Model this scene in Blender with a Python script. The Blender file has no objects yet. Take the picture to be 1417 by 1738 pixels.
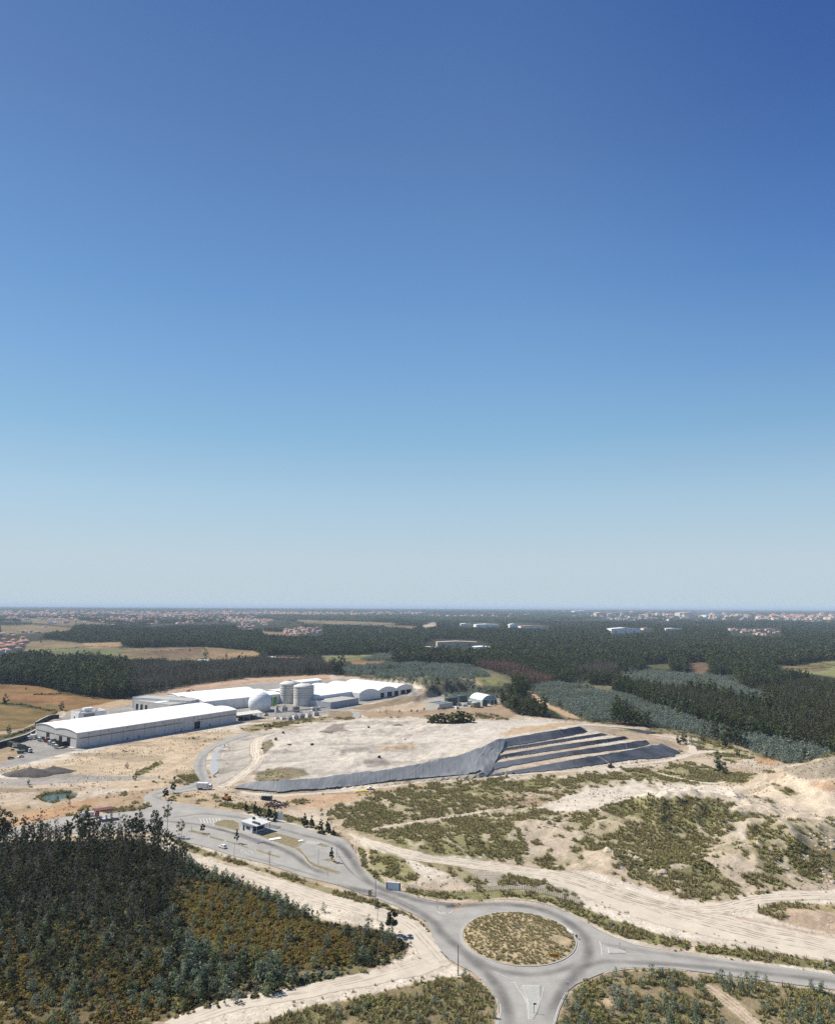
import bpy, bmesh, math, random
import numpy as np
from mathutils import Vector, Matrix
from mathutils.geometry import delaunay_2d_cdt
random.seed(7); RNG = np.random.default_rng(11)
SC = bpy.context.scene; COL = SC.collection
R = math.radians

# ---------------------------------------------------------------- survey of the photograph (pixel <-> ground)
F, H, CX, CY, YH = 1160., 110., 708.5, 869., 1028.
PIT = math.atan((YH - CY) / F); ROLL = R(0.28)
CP, SP, CR, SR = math.cos(PIT), math.sin(PIT), math.cos(ROLL), math.sin(ROLL)
def ray(px, py):
    u = np.asarray(px, float) - CX; v = np.asarray(py, float) - CY
    u, v = CR * u + SR * v, -SR * u + CR * v
    return u, F * CP + v * SP, F * SP - v * CP
def unp(px, py, z=0.):
    dx, dy, dz = ray(px, py); t = (z - H) / dz
    return dx * t, dy * t
def prj(x, y, z):
    dz = z - H; fy = np.maximum(y * CP + dz * SP, 1.); up = -y * SP + dz * CP
    u = F * x / fy; v = -F * up / fy
    return CX + CR * u - SR * v, CY + SR * u + CR * v
def W(pts, z=0.):
    a = np.array(pts, float); x, y = unp(a[:, 0], a[:, 1], z)
    return np.stack([x, y], 1)

# ---------------------------------------------------------------- noise
TAB = np.random.default_rng(3).random((256, 256))
def vn(x, y):
    xi = np.floor(x).astype(np.int64); yi = np.floor(y).astype(np.int64)
    fx = x - xi; fy = y - yi; fx = fx * fx * (3 - 2 * fx); fy = fy * fy * (3 - 2 * fy)
    g = lambda i, j: TAB[(xi + i) & 255, (yi + j) & 255]
    return (g(0, 0) * (1 - fx) + g(1, 0) * fx) * (1 - fy) + (g(0, 1) * (1 - fx) + g(1, 1) * fx) * fy
def fbm(x, y, s, o=4, seed=0):
    r = 0; a = .5; t = 0
    for k in range(o):
        r = r + a * vn(x / s * 2 ** k + 17.3 * k + seed * 31.7, y / s * 2 ** k + 9.1 * k + seed * 57.1); t += a; a *= .5
    return r / t
def sst(a, b, v):
    t = np.clip((v - a) / (b - a), 0, 1); return t * t * (3 - 2 * t)
def inside(poly, x, y):
    poly = np.asarray(poly, float); r = np.zeros(x.shape, bool); n = len(poly)
    for i in range(n):
        x0, y0 = poly[i]; x1, y1 = poly[(i + 1) % n]
        if y0 == y1: continue
        r ^= ((y0 > y) != (y1 > y)) & (x < (x1 - x0) * (y - y0) / (y1 - y0) + x0)
    return r
def sdf(poly, x, y, closed=True):          # >0 inside
    poly = np.asarray(poly, float); n = len(poly); d = np.full(x.shape, 1e18)
    for i in range(n if closed else n - 1):
        ax, ay = poly[i]; bx, by = poly[(i + 1) % n]
        ex, ey = bx - ax, by - ay
        t = np.clip(((x - ax) * ex + (y - ay) * ey) / max(ex * ex + ey * ey, 1e-9), 0, 1)
        d = np.minimum(d, (x - ax - t * ex) ** 2 + (y - ay - t * ey) ** 2)
    d = np.sqrt(d)
    return np.where(inside(poly, x, y), d, -d) if closed else d
def soft(poly, x, y, f):                    # 0..1 membership with feather f, evaluated near the polygon only
    poly = np.asarray(poly, float); o = np.zeros(x.shape)
    m = (x > poly[:, 0].min() - f) & (x < poly[:, 0].max() + f) & (y > poly[:, 1].min() - f) & (y < poly[:, 1].max() + f)
    if m.any(): o[m] = sst(-f, f, sdf(poly, x[m], y[m]))
    return o
def resamp(pts, n):
    p = np.asarray(pts, float); d = np.r_[0, np.cumsum(np.hypot(*np.diff(p[:, :2], axis=0).T))]
    t = np.linspace(0, d[-1], n); return np.stack([np.interp(t, d, p[:, k]) for k in range(p.shape[1])], 1)
def smooth(pts, k=6):                       # Catmull-Rom
    p = np.asarray(pts, float); q = np.vstack([2 * p[0] - p[1], p, 2 * p[-1] - p[-2]]); o = []
    for i in range(1, len(q) - 2):
        for t in np.linspace(0, 1, k, endpoint=False):
            a, b, c, d = q[i - 1], q[i], q[i + 1], q[i + 2]
            o.append(.5 * (2 * b + (c - a) * t + (2 * a - 5 * b + 4 * c - d) * t * t + (3 * b - a - 3 * c + d) * t ** 3))
    o.append(p[-1]); return np.array(o)

# ---------------------------------------------------------------- roads and yards traced on the plan
YARD = [(765,1535),(739.5,1531.6),(712,1525),(682,1513),(655,1504.5),(633,1491),(616,1476),(606,1459),(602,1445),(591,1431),(579,1423),(555,1418.5),(540,1414),(509,1403),(487,1398),(462,1392),(431,1386),(399,1379),(371,1375),(332,1368),(300.6,1364),(286,1361),(274,1357),(272,1354),(276.6,1351),(293.5,1347),(322,1343),(340,1341.5),(353,1339),(361,1333),(355,1321),(351,1309),(348,1293.7),(353,1278.4),(364,1270),(400,1255),(427,1247.5),(423,1244.5),(385,1253),(360,1264.5),(340,1276),(330,1291),(328,1304),(333,1316.5),(338,1326),(322,1332),(293.5,1337),(272,1340.5),(255,1345),(245.5,1351),(243,1357),(248,1362),(258,1369),(244,1374),(230,1376.5),(200,1380),(160,1383.5),(120,1386),(95,1390),(68,1396),(17,1406),(-60,1420),(-60,1438),(20,1424),(80,1419),(152,1413),(240,1412),(284,1418),(309,1429),(343,1436),(371,1445),(398,1454),(456,1468),(512,1488),(576,1503.5),(604,1514),(641,1526.5),(675,1540),(707,1555),(721,1564),(729,1577),(733,1590),(745,1610),(765,1632),(800,1600)]
EAST = [(960,1552),(985,1562.5),(1012,1578),(1038,1590.5),(1063,1600),(1082,1606),(1120,1613),(1171,1619.5),(1222,1627.5),(1273,1635),(1336,1643.5),(1417,1656),(1560,1681),(1560,1706),(1410,1680),(1362,1674),(1311,1667),(1260,1660.5),(1209,1653.5),(1159,1647),(1120,1643),(1077,1643),(1049,1646),(1025,1651.5),(997,1663),(977,1672),(930,1640)]
SOUTH = [(977,1672),(964,1683),(957,1695.5),(950,1712),(943,1738),(928,1800),(832,1800),(842,1738),(847.5,1720),(847,1707.5),(842,1695),(833,1683),(819,1667),(800,1650),(840,1640),(930,1640)]
RC, RI, RO = (34.5, 246.), 18.75, 27.8
PAD = [(-60,1318),(0,1307),(75,1288),(129,1274),(260,1251),(400,1230),(470,1216),(556,1213),(600,1203),(620,1194),(705,1180),(716,1176),(700,1166),(600,1155),(440,1160),(330,1172),(240,1186),(115,1212),(76,1236),(0,1262),(-60,1280)]
PADB = [(700,1206),(720,1206),(770,1208),(820,1204),(850,1194),(842,1184),(790,1177),(750,1180),(722,1190)]
POND = [(70,1353),(78,1348.5),(95,1346),(115,1345),(131,1347),(126,1351),(112,1354),(100,1356),(83,1360.5),(75,1357)]
YARDW, EASTW, SOUTHW, PADW, PADBW, PONDW = map(W, (YARD, EAST, SOUTH, PAD, PADB, POND))
LINK = smooth([(600,1224),(606,1214),(597,1207),(560,1206)]) ; LINKW = W(LINK)

# ---------------------------------------------------------------- landfill mound: height points traced along its benches
L_BOT = [(394,1340,0),(430,1343,0),(470,1345.5,0),(500,1344,0),(560,1339,0),(620,1332.5,0),(680,1326.5,0),(742,1321.5,0),(804,1318,.3)]
L_TOP = [(418,1331,1.5),(430,1330,2.7),(470,1329,3.5),(530,1324,3.9),(600,1315,4.5),(660,1308,5.1),(720,1299,6),(780,1285,8.5),(826,1267,12),(842,1258,13.5)]
S = {1: ([(842,1258,13.7),(913,1245.4,13.8),(984,1234,13.8)], [(852,1269.5,9.4),(936,1255.6,9.4),(998,1243.4,9.4)]),
     2: ([(857,1271,9.3),(936,1258.2,9.3),(1022,1245.3,9.3)], [(847,1277,7.85),(941,1262,7.85),(1031,1248.4,7.85)]),
     3: ([(854,1282,7.8),(948.6,1265.9,7.8),(1060.4,1250.8,7.8)], [(839,1290,5.8),(948.6,1273.4,5.8),(1067,1255.2,5.8)]),
     4: ([(835,1297,5.7),(948.6,1278.6,5.7),(999.5,1271.3,5.7),(1080,1259.2,5.7),(1097,1257.4,5.7)], [(806,1314.5,2.4),(872,1299.5,3.5),(974,1282.4,3.6),(1080,1269.5,3.6),(1103,1263.6,3.6)]),
     5: ([(829,1317,.6),(898,1304.4,2.4),(974,1290.2,3.5),(1080,1272.4,3.5),(1124,1263.6,3.5)], [(827,1318.6,.2),(949,1307.6,.2),(1080,1290,.2),(1143,1283.6,.2),(1152,1277,.4)])}
L_BACK = [(984,1232,13.8),(950,1226,13.5),(880,1228,13),(840,1224,12.3),(760,1222,10.3),(700,1220.5,9.3),(620,1219.5,8.3),(570,1224,7.2),(520,1233,6.2),(470,1243,5.2),(447,1255,4.6),(436,1275,4),(441,1291,3.8),(428,1312,2.8)]
L_IN = [(600,1275,6),(520,1290,5),(700,1262,7.6),(780,1250,10.4),(830,1240,12.6),(640,1240,7.6),(480,1300,4.1)]
L_EDGE = [(1155,1270,0),(1128,1252,0),(1070,1238,0),(1015,1230,0)]
def pts3(l): 
    o = []
    for p in l:
        x, y = unp(p[0], p[1], p[2]); o.append((float(x), float(y), p[2]))
    return o
tin = []; CED = []
def chain(p3):
    b = len(tin); tin.extend(p3); CED.extend((b + i, b + i + 1) for i in range(len(p3) - 1))
for l in (L_BOT, L_TOP, L_BACK): chain(pts3(resamp(l, 40)))
tin += pts3(L_IN) + pts3(L_EDGE)
for k in S:
    for l in S[k]: chain(pts3(resamp(l, 16)))
for x, y, z in pts3(L_BACK[1:-4]): tin.append((x - 4, y + 26, 0))
for x, y, z in pts3(L_BACK[-4:]): tin.append((x - 22, y + 6, 0))
tin = np.array(tin)
_r = delaunay_2d_cdt([Vector(p[:2]) for p in tin], CED, [], 0, 1e-4)
_tv = np.array([v[:] for v in _r[0]]); _tz = np.array([np.mean([tin[i][2] for i in o]) if o else 0 for o in _r[3]]); TRI = [tuple(f) for f in _r[2]]
def landfill(x, y):
    z = np.zeros(x.shape)
    b = (x > tin[:, 0].min()) & (x < tin[:, 0].max()) & (y > tin[:, 1].min()) & (y < tin[:, 1].max())
    ix = np.nonzero(b)[0]
    if not len(ix): return z
    X, Y = x[ix], y[ix]; Z = np.zeros(X.shape)
    for a, b_, c in TRI:
        (x0, y0), (x1, y1), (x2, y2) = _tv[a], _tv[b_], _tv[c]
        m = np.nonzero((X >= min(x0, x1, x2)) & (X <= max(x0, x1, x2)) & (Y >= min(y0, y1, y2)) & (Y <= max(y0, y1, y2)))[0]
        if not len(m): continue
        d = (y1 - y2) * (x0 - x2) + (x2 - x1) * (y0 - y2)
        if abs(d) < 1e-9: continue
        l0 = ((y1 - y2) * (X[m] - x2) + (x2 - x1) * (Y[m] - y2)) / d; l1 = ((y2 - y0) * (X[m] - x2) + (x0 - x2) * (Y[m] - y2)) / d; l2 = 1 - l0 - l1
        k = (l0 > -1e-6) & (l1 > -1e-6) & (l2 > -1e-6)
        Z[m[k]] = l0[k] * _tz[a] + l1[k] * _tz[b_] + l2[k] * _tz[c]
    z[ix] = Z; return z
PLAT = np.array([p[:2] for p in pts3(L_TOP)] + [p[:2] for p in pts3(L_BACK)])
LF_OUT = np.array([p[:2] for p in pts3(L_BOT)] + [p[:2] for p in pts3(S[5][1])] + [p[:2] for p in pts3(L_EDGE)] + [(p[0] - 4, p[1] + 26) for p in pts3(L_BACK[1:-4])] + [(p[0] - 22, p[1] + 6) for p in pts3(L_BACK[-4:])])

# ---------------------------------------------------------------- terrain height
def hump(px, py, h, sx, sy, rot=0):
    x, y = unp(px, py, h); return (float(x), float(y), h, sx, sy, R(rot))
HUMPS = [hump(1448,1287,25,42,36,0), hump(1620,1300,14,60,50), hump(1180,1362,12,48,26,8), hump(1250,1362,5,16,18), hump(1110,1372,4,26,20), hump(1390,1402,8,36,24,0), hump(1330,1430,5,20,18), hump(760,1425,3,34,18,0), hump(900,1400,3,26,16),
         hump(1040,1450,4,13,12), hump(1370,1548,2.2,16,6,-12), hump(1290,1450,4,26,14), hump(1180,1465,3,24,12), hump(1130,1300,2,26,12), hump(1300,1328,4,20,10), hump(640,1250,1.2,24,9), hump(585,1238,2.0,11,6),
         hump(700,1150,16,150,90), hump(800,1212,4,40,18)]
_fx = {}
def hgt(x, y, detail=True):
    x = np.asarray(x, float); y = np.asarray(y, float); sh = x.shape; x = x.ravel(); y = y.ravel()
    flat = np.ones(x.shape)
    d = np.minimum(1, np.maximum(0, np.hypot(x - RC[0], y - RC[1]) - RO) / 9); flat *= d * d * (3 - 2 * d)
    for p, f in ((YARDW, 9), (EASTW, 8), (SOUTHW, 8), (PADW, 16), (PADBW, 12)):
        m = (x > p[:, 0].min() - f) & (x < p[:, 0].max() + f) & (y > p[:, 1].min() - f) & (y < p[:, 1].max() + f)
        if m.any(): flat[m] *= sst(1, f, -sdf(p, x[m], y[m]))
    lf = landfill(x, y); inlf = sst(0, .8, lf)
    z = np.zeros(x.shape)
    for cx, cy, h, sx, sy, r in HUMPS:
        c, s = math.cos(r), math.sin(r); a = (c * (x - cx) + s * (y - cy)) / sx; b = (-s * (x - cx) + c * (y - cy)) / sy
        z += h * np.exp(-(a * a + b * b))
    hm = np.minimum(z, 12)
    far = sst(700, 1600, y)
    z += far * (fbm(x, y, 520, 3, 2) - .5) * 20 * sst(20000, 6000, y)
    rough = (1 - far * .5)
    if detail:
        z += rough * (1.6 * (fbm(x, y, 42, 3, 1) - .5) + .8 * (fbm(x, y, 9, 3, 4) - .5)) 
        rid = 1 - np.abs(2 * fbm(x, y, 17, 3, 8) - 1); z += (hm / 12) * (1 - .6 * sst(150, 190, x)) * (9.0 * (rid - .72) + 3.2 * (fbm(x, y, 6, 3, 6) - .5))
    z = z * flat * (1 - inlf) + lf
    if detail:
        m = inlf > 0
        if m.any():
            q = soft(PLAT, x[m], y[m], 5) * sst(62, 40, x[m]); z[m] += q * (3.4 * (fbm(x[m], y[m], 22, 4, 5) - .5) + 1.8 * (.62 - np.abs(2 * fbm(x[m], y[m], 10, 3, 7) - 1)) * sst(.45, .55, fbm(x[m], y[m], 60, 2, 9)))
    m = (np.abs(x - PONDW[:, 0].mean()) < 40) & (np.abs(y - PONDW[:, 1].mean()) < 40)
    if m.any(): z[m] = z[m] * sst(-2, -7, sdf(PONDW, x[m], y[m])) - 1.6 * sst(-2.2, 1.5, sdf(PONDW, x[m], y[m]))
    return (z - .12 * (1 - np.minimum(1, flat * 6))).reshape(sh)
def at(px, py):                              # the point of the ground seen at a pixel
    dx, dy, dz = (float(v) for v in ray(px, py)); dz = min(dz, -.5)
    t1 = (0. - H) / dz; ts = np.linspace(t1 * .55, t1 * 1.25, 500)
    f = H + ts * dz - hgt(ts * dx, ts * dy, False); k = np.nonzero(f < 0)[0]
    t = ts[k[0]] if len(k) else t1
    x, y = dx * t, dy * t; return Vector((x, y, float(hgt(np.array([x]), np.array([y]))[0])))
def ppm(p): return F / (p.y * CP + (p.z - H) * SP)     # photograph pixels per metre at a point
# ---------------------------------------------------------------- land cover
def c3(*a): return np.array(a, float)
SAND, WHITE, TAN, ORANGE, GREYS = c3(.50,.41,.305), c3(.60,.535,.44), c3(.37,.275,.175), c3(.45,.28,.16), c3(.36,.33,.29)
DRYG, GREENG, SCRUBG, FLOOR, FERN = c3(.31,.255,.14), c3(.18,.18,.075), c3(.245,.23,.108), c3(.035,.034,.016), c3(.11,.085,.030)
MAIZE, MAIZE2, STUB, GFIELD, PLOUGH = c3(.255,.150,.062), c3(.235,.165,.062), c3(.25,.19,.10), c3(.14,.145,.062), c3(.20,.13,.08)
SANDLINE = [(-900,1270),(0,1258),(60,1238),(108,1209),(200,1188),(240,1180),(330,1163),(430,1151),(560,1145),(700,1160),(722,1168),(770,1196),(850,1206),(880,1214),(960,1222),(1060,1232),(1140,1238),(1175,1246),(1230,1262),(1290,1280),(1330,1296),(1450,1290),(2400,1290),(2400,2400),(-900,2400)]
WOOD = [(-700,1436),(0,1430),(240,1426),(286,1450),(330,1470),(390,1493),(470,1527),(540,1564),(610,1575),(650,1582),(688,1598),(694,1606),(650,1640),(560,1662),(450,1694),(385,1708),(280,1732),(180,1760),(-700,1990)]
WOODC = [(300,1494),(420,1500),(500,1545),(560,1580),(640,1590),(670,1610),(600,1640),(520,1640),(440,1640),(340,1600),(290,1540)]
PATCH_L = [(420,1745),(520,1713),(600,1697),(700,1672),(760,1660),(800,1659),(830,1682),(845,1708),(838,1738),(820,1800),(300,1860)]
PATCH_R = [(946,1738),(960,1697),(980,1676),(1028,1655),(1080,1648),(1160,1652),(1300,1671),(1417,1688),(1600,1715),(1600,1860),(900,1860)]
HILL = [(545,1385),(600,1360),(650,1343),(760,1327),(880,1322),(960,1318),(1060,1304),(1180,1300),(1235,1316),(1185,1330),(1090,1326),(1000,1338),(930,1365),(1000,1376),(1060,1357),(1190,1356),(1255,1366),(1300,1385),(1360,1392),(1450,1400),(1700,1420),(1700,1510),(1417,1498),(1290,1512),(1225,1532),(1150,1522),(1070,1494),(1000,1464),(940,1476),(850,1462),(700,1448),(620,1420),(570,1400)]
# (polygon, colour, feather px, wobble px, scrub density or None)
ZONES = [
 # fields and clearings beyond the plant
 ([(-200,1158),(0,1161),(60,1164),(110,1176),(165,1186),(206,1187),(195,1195),(150,1201),(105,1207),(75,1222),(45,1240),(0,1250),(-200,1265)], MAIZE, 1, 2, 0),
 ([(-200,1190),(0,1192),(40,1198),(95,1209),(75,1221),(45,1237),(0,1246),(-200,1262)], MAIZE2, 1, 1, 0),
 ([(10,1182),(60,1178),(140,1192),(120,1196),(60,1190)], c3(.30,.155,.07), 2, 3, 0),
 ([(75,1196),(130,1193),(130,1195),(80,1199)], GFIELD, 1, 2, 0),
 ([(-20,1191),(40,1196),(95,1206),(100,1210),(40,1200),(-20,1194)], c3(.085,.085,.035), 1, 1, .5),
 ([(-40,1247),(40,1237),(72,1220),(108,1206),(112,1209),(78,1224),(46,1241),(-40,1252)], SAND, 1, 1, 0),
 ([(-40,1255),(20,1250),(60,1238),(76,1228),(72,1238),(40,1251),(0,1260),(-40,1264)], c3(.09,.085,.05), 1, 1, .35),
 ([(45,1092),(80,1086),(140,1092),(210,1090),(202,1100),(345,1098),(430,1105),(452,1114),(300,1122),(260,1120),(140,1118),(40,1112)], STUB, 1, 2, 0),
 ([(50,1104),(130,1098),(220,1103),(200,1112),(100,1117),(48,1112)], GFIELD * 1.25, 1, 2, 0),
 ([(140,1092),(205,1090),(200,1098),(150,1100)], c3(.36,.24,.13), 1, 1, 0),
 ([(260,1105),(345,1099),(340,1110),(270,1118)], PLOUGH, 1, 1, 0),
 ([(350,1105),(430,1106),(450,1112),(360,1121)], c3(.34,.23,.12), 1, 1, 0),
 ([(0,1062),(50,1061),(130,1066),(110,1072),(40,1076),(0,1078)], STUB, 1, 1, 0),
 ([(30,1049),(120,1051),(190,1060),(110,1062),(40,1056)], STUB * .9, 1, 1, 0), ([(380,1049),(470,1051),(450,1056),(385,1055)], STUB, 1, 1, 0),
 ([(500,1052),(560,1053),(680,1058),(640,1062),(520,1058)], STUB, 1, 1, 0), ([(440,1072),(520,1074),(500,1081),(450,1079)], PLOUGH * 1.3, 1, 1, 0),
 ([(590,1116),(655,1119),(648,1130),(600,1130)], c3(.30,.19,.10), 1, 1, 0), ([(540,1113),(600,1112),(660,1110),(672,1116),(600,1120),(550,1126)], GREENG * 1.3, 1, 2, 0),
 ([(650,1061),(712,1063),(700,1068),(655,1066)], STUB, 1, 1, 0), ([(715,1062),(738,1056),(742,1062),(722,1067)], SAND, 1, 1, 0),
 ([(1090,1128),(1130,1126),(1145,1132),(1135,1136),(1095,1134)], GFIELD * .8, 2, 3, 0), ([(1165,1125),(1195,1124),(1208,1134),(1190,1146),(1170,1143)], PLOUGH, 2, 4, .1),
 ([(1315,1132),(1345,1131),(1380,1124),(1417,1121),(1600,1121),(1600,1150),(1417,1150),(1370,1143),(1320,1140)], GREENG * 1.4, 1, 1, 0), ([(1318,1131),(1395,1128),(1410,1136),(1390,1140),(1330,1138)], STUB * .8, 1, 1, 0),
 # ground of the young plantations
 ([(560,1140),(600,1130),(720,1126),(800,1130),(870,1150),(870,1160),(800,1168),(850,1180),(870,1190),(760,1186),(700,1158)], c3(.17,.16,.10), 2, 4, .2),
 ([(800,1152),(840,1148),(862,1155),(850,1165),(810,1163)], GREENG, 2, 2, 0), ([(755,1140),(770,1138),(815,1158),(820,1164),(800,1160)], TAN, 1, 2, 0),
 ([(890,1166),(960,1160),(1040,1165),(1040,1215),(1100,1230),(960,1222)], c3(.17,.15,.09), 2, 4, .2),
 ([(1000,1150),(1100,1142),(1230,1150),(1260,1165),(1330,1200),(1350,1215),(1300,1225),(1200,1190),(1060,1180)], c3(.20,.175,.11), 2, 5, .3),
 ([(1040,1240),(1175,1236),(1300,1262),(1417,1270),(1417,1300),(1290,1290),(1170,1250)], c3(.17,.155,.09), 2, 3, .3),
 ([(893,1174),(912,1174),(935,1190),(975,1212),(985,1222),(965,1218),(925,1200),(900,1186)], c3(.46,.33,.2), 1, 2, 0), ([(974,1163),(998,1160),(1000,1162),(978,1165)], SAND, 1, 1, 0),
 ([(1340,1212),(1352,1213),(1348,1222),(1338,1224),(1344,1218)], SAND, 1, 1, 0),
 # plant yard
 (PAD, c3(.31,.295,.27), 1, 0, 0), (PADB, c3(.38,.35,.30), 1, 1, 0),
 ([(240,1182),(330,1163),(430,1151),(560,1145),(560,1154),(440,1160),(330,1173),(262,1190),(240,1192)], c3(.46,.32,.22), 1, 1, 0),
 ([(110,1209),(200,1189),(262,1176),(262,1190),(170,1206),(112,1214)], TAN * 1.15, 1, 1, .1),
 ([(-60,1268),(0,1263),(10,1262),(40,1283),(0,1296),(-60,1300)], TAN, 1, 1, .1),
 ([(405,1236),(500,1222),(560,1216),(560,1221),(500,1230),(420,1244)], DRYG, 1, 2, .5), ([(560,1206),(600,1208),(606,1216),(596,1224),(570,1222),(556,1216)], TAN * .8, 1, 2, .4),
 ([(590,1203),(640,1193),(700,1181),(716,1178),(712,1188),(680,1196),(620,1206)], c3(.26,.2,.13), 1, 2, .45), ([(660,1200),(720,1190),(722,1206),(640,1208)], c3(.47,.37,.26), 1, 2, .1),
 ([(600,1207),(700,1207),(850,1197),(880,1212),(860,1222),(780,1220),(620,1216)], c3(.34,.25,.165), 1, 3, .3),
 # left sand flats
 ([(-200,1318),(60,1300),(260,1256),(400,1236),(330,1290),(330,1326),(240,1340),(100,1330),(-200,1345)], c3(.52,.41,.28), 3, 3, .06),
 ([(-200,1312),(0,1309),(60,1312),(115,1313),(225,1318),(285,1318),(215,1326),(100,1331),(-200,1345)], GREYS, 2, 2, .02),
 ([(-200,1316),(0,1312),(35,1314),(30,1322),(-200,1330)], WHITE, 2, 2, 0),
 ([(-200,1366),(60,1370),(140,1360),(210,1344),(330,1330),(258,1346),(240,1370),(100,1392),(-200,1420)], c3(.40,.29,.185), 3, 4, .2),
 ([(-200,1405),(10,1398),(60,1378),(130,1360),(175,1354),(130,1378),(60,1396),(0,1410)], ORANGE, 2, 3, .05),
 ([(62,1354),(75,1345),(110,1342),(134,1346),(124,1356),(90,1364),(75,1362)], DRYG * .8, 1, 1.5, .6),
 ([(228,1314),(250,1302),(272,1292),(277,1295),(246,1314),(232,1319)], SCRUBG, 1, 1, .7), ([(170,1374),(240,1368),(250,1364),(260,1370),(244,1377),(180,1382)], DRYG * .8, 1, 1, .8),
 ([(300,1318),(335,1315),(340,1326),(320,1329)], GREENG, 1, 1, .8), ([(273,1352),(290,1348),(340,1344),(372,1352),(375,1372),(330,1366),(285,1359)], c3(.42,.32,.21), 1, 1, .15),
 # landfill top and ramp
 ([(430,1330),(440,1290),(436,1262),(470,1243),(570,1224),(700,1220),(850,1222),(960,1224),(990,1232),(842,1258),(826,1267),(700,1302),(560,1322)], c3(.545,.49,.415), 2, 2, .01),
 ([(360,1262),(400,1250),(436,1243),(480,1243),(440,1262),(432,1282),(444,1300),(420,1320),(380,1338),(360,1330),(372,1312),(378,1285),(384,1268)], c3(.44,.40,.34), 1, 1, .01),
 ([(430,1322),(440,1310),(470,1303),(515,1306),(525,1316),(480,1327),(440,1330)], c3(.22,.18,.12), 2, 3, .6), ([(434,1278),(440,1262),(460,1256),(466,1266),(446,1282)], c3(.24,.2,.13), 2, 2, .4),
 ([(550,1240),(565,1228),(586,1231),(580,1241),(560,1246)], c3(.30,.255,.215), 1, 2, 0), ([(615,1287),(650,1285),(664,1298),(640,1302),(620,1302)], c3(.36,.32,.28), 2, 2, .02), ([(640,1268),(700,1262),(705,1270),(650,1275)], c3(.56,.43,.29), 3, 3, 0),
 ([(660,1222),(750,1222),(770,1232),(690,1238)], WHITE, 3, 3, 0), ([(842,1250),(870,1236),(960,1226),(985,1230),(900,1244)], c3(.45,.34,.22), 2, 3, .15),
 ([(356,1310),(360,1282),(372,1268),(384,1262),(378,1275),(374,1295),(372,1312),(362,1318)], GREYS * 1.1, 1, 0, 0),
 # below the liner
 ([(470,1352),(520,1352),(640,1336),(760,1325),(700,1340),(600,1360),(545,1375),(500,1368)], c3(.48,.335,.215), 3, 4, .08),
 ([(372,1368),(400,1374),(470,1391),(520,1402),(590,1424),(600,1440),(585,1420),(560,1410),(520,1394),(470,1380),(410,1366),(375,1362)], c3(.22,.19,.10), 1, 2, .75),
 (HILL, c3(.34,.29,.19), 5, 14, .66),
 ([(640,1345),(760,1330),(960,1320),(1190,1303),(1230,1315),(1100,1322),(960,1330),(850,1360),(740,1370),(660,1365)], c3(.22,.2,.095), 4, 6, .75),
 ([(850,1350),(960,1338),(960,1355),(920,1372),(860,1372)], c3(.30,.225,.15), 3, 3, .45),
 ([(630,1415),(760,1392),(880,1380),(920,1400),(900,1440),(850,1460),(700,1446)], c3(.23,.215,.10), 4, 6, .85),
 ([(1010,1352),(1200,1356),(1260,1375),(1240,1400),(1120,1400),(1040,1380)], c3(.17,.155,.075), 3, 5, .92),
 ([(1290,1430),(1417,1440),(1600,1440),(1600,1490),(1417,1490),(1330,1470)], c3(.2,.17,.085), 4, 6, .8), ([(1050,1430),(1180,1420),(1260,1500),(1200,1528),(1120,1510),(1060,1480)], c3(.24,.215,.115), 4, 6, .72),
 ([(620,1408),(700,1394),(770,1383),(852,1371),(856,1374),(772,1388),(704,1400),(640,1412)], SAND, 1.5, 2, .05),
 ([(905,1372),(960,1352),(1000,1340),(1090,1330),(1120,1345),(1062,1360),(1005,1376),(950,1380)], WHITE * .97, 2, 3, .06),
 ([(870,1395),(960,1390),(985,1420),(960,1455),(900,1450)], c3(.47,.39,.29), 4, 7, .35), ([(985,1440),(1020,1448),(1062,1470),(1075,1490),(1030,1478),(990,1462)], SAND, 2, 4, .15),
 ([(1225,1385),(1262,1395),(1270,1430),(1240,1420)], c3(.5,.44,.35), 3, 6, .25), ([(1180,1450),(1280,1450),(1290,1480),(1240,1490)], c3(.52,.42,.31), 4, 7, .3), ([(1230,1470),(1290,1512),(1270,1516),(1220,1480)], SAND, 2, 3, .05),
 # the big pale dune
 ([(1230,1375),(1275,1352),(1320,1326),(1350,1306),(1385,1290),(1450,1280),(1800,1280),(1800,1420),(1417,1392),(1340,1390),(1290,1382)], c3(.60,.50,.375), 2, 3, .03),
 ([(1330,1306),(1417,1284),(1800,1284),(1800,1330),(1417,1322),(1370,1324),(1340,1316)], c3(.30,.255,.19), 3, 3, .03), ([(1310,1330),(1345,1340),(1360,1348),(1340,1352),(1315,1340)], c3(.28,.23,.16), 1, 2, .3), ([(1370,1330),(1450,1320),(1450,1345),(1400,1344)], c3(.42,.29,.19), 2, 3, .2),
 ([(1110,1330),(1180,1332),(1250,1336),(1240,1346),(1160,1346),(1120,1342)], WHITE, 2, 3, .05), ([(1080,1312),(1200,1300),(1250,1312),(1290,1318),(1260,1330),(1180,1328),(1100,1324)], c3(.26,.23,.12), 2, 3, .6),
 ([(1240,1255),(1260,1262),(1300,1274),(1300,1280),(1240,1270)], SAND, 1, 1, .1), ([(1150,1255),(1240,1262),(1290,1285),(1240,1295),(1180,1275)], c3(.34,.29,.17), 2, 3, .45), ([(1280,1285),(1318,1290),(1318,1300),(1285,1296)], ORANGE, 1, 2, .2),
 # pale haul track and banks
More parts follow.
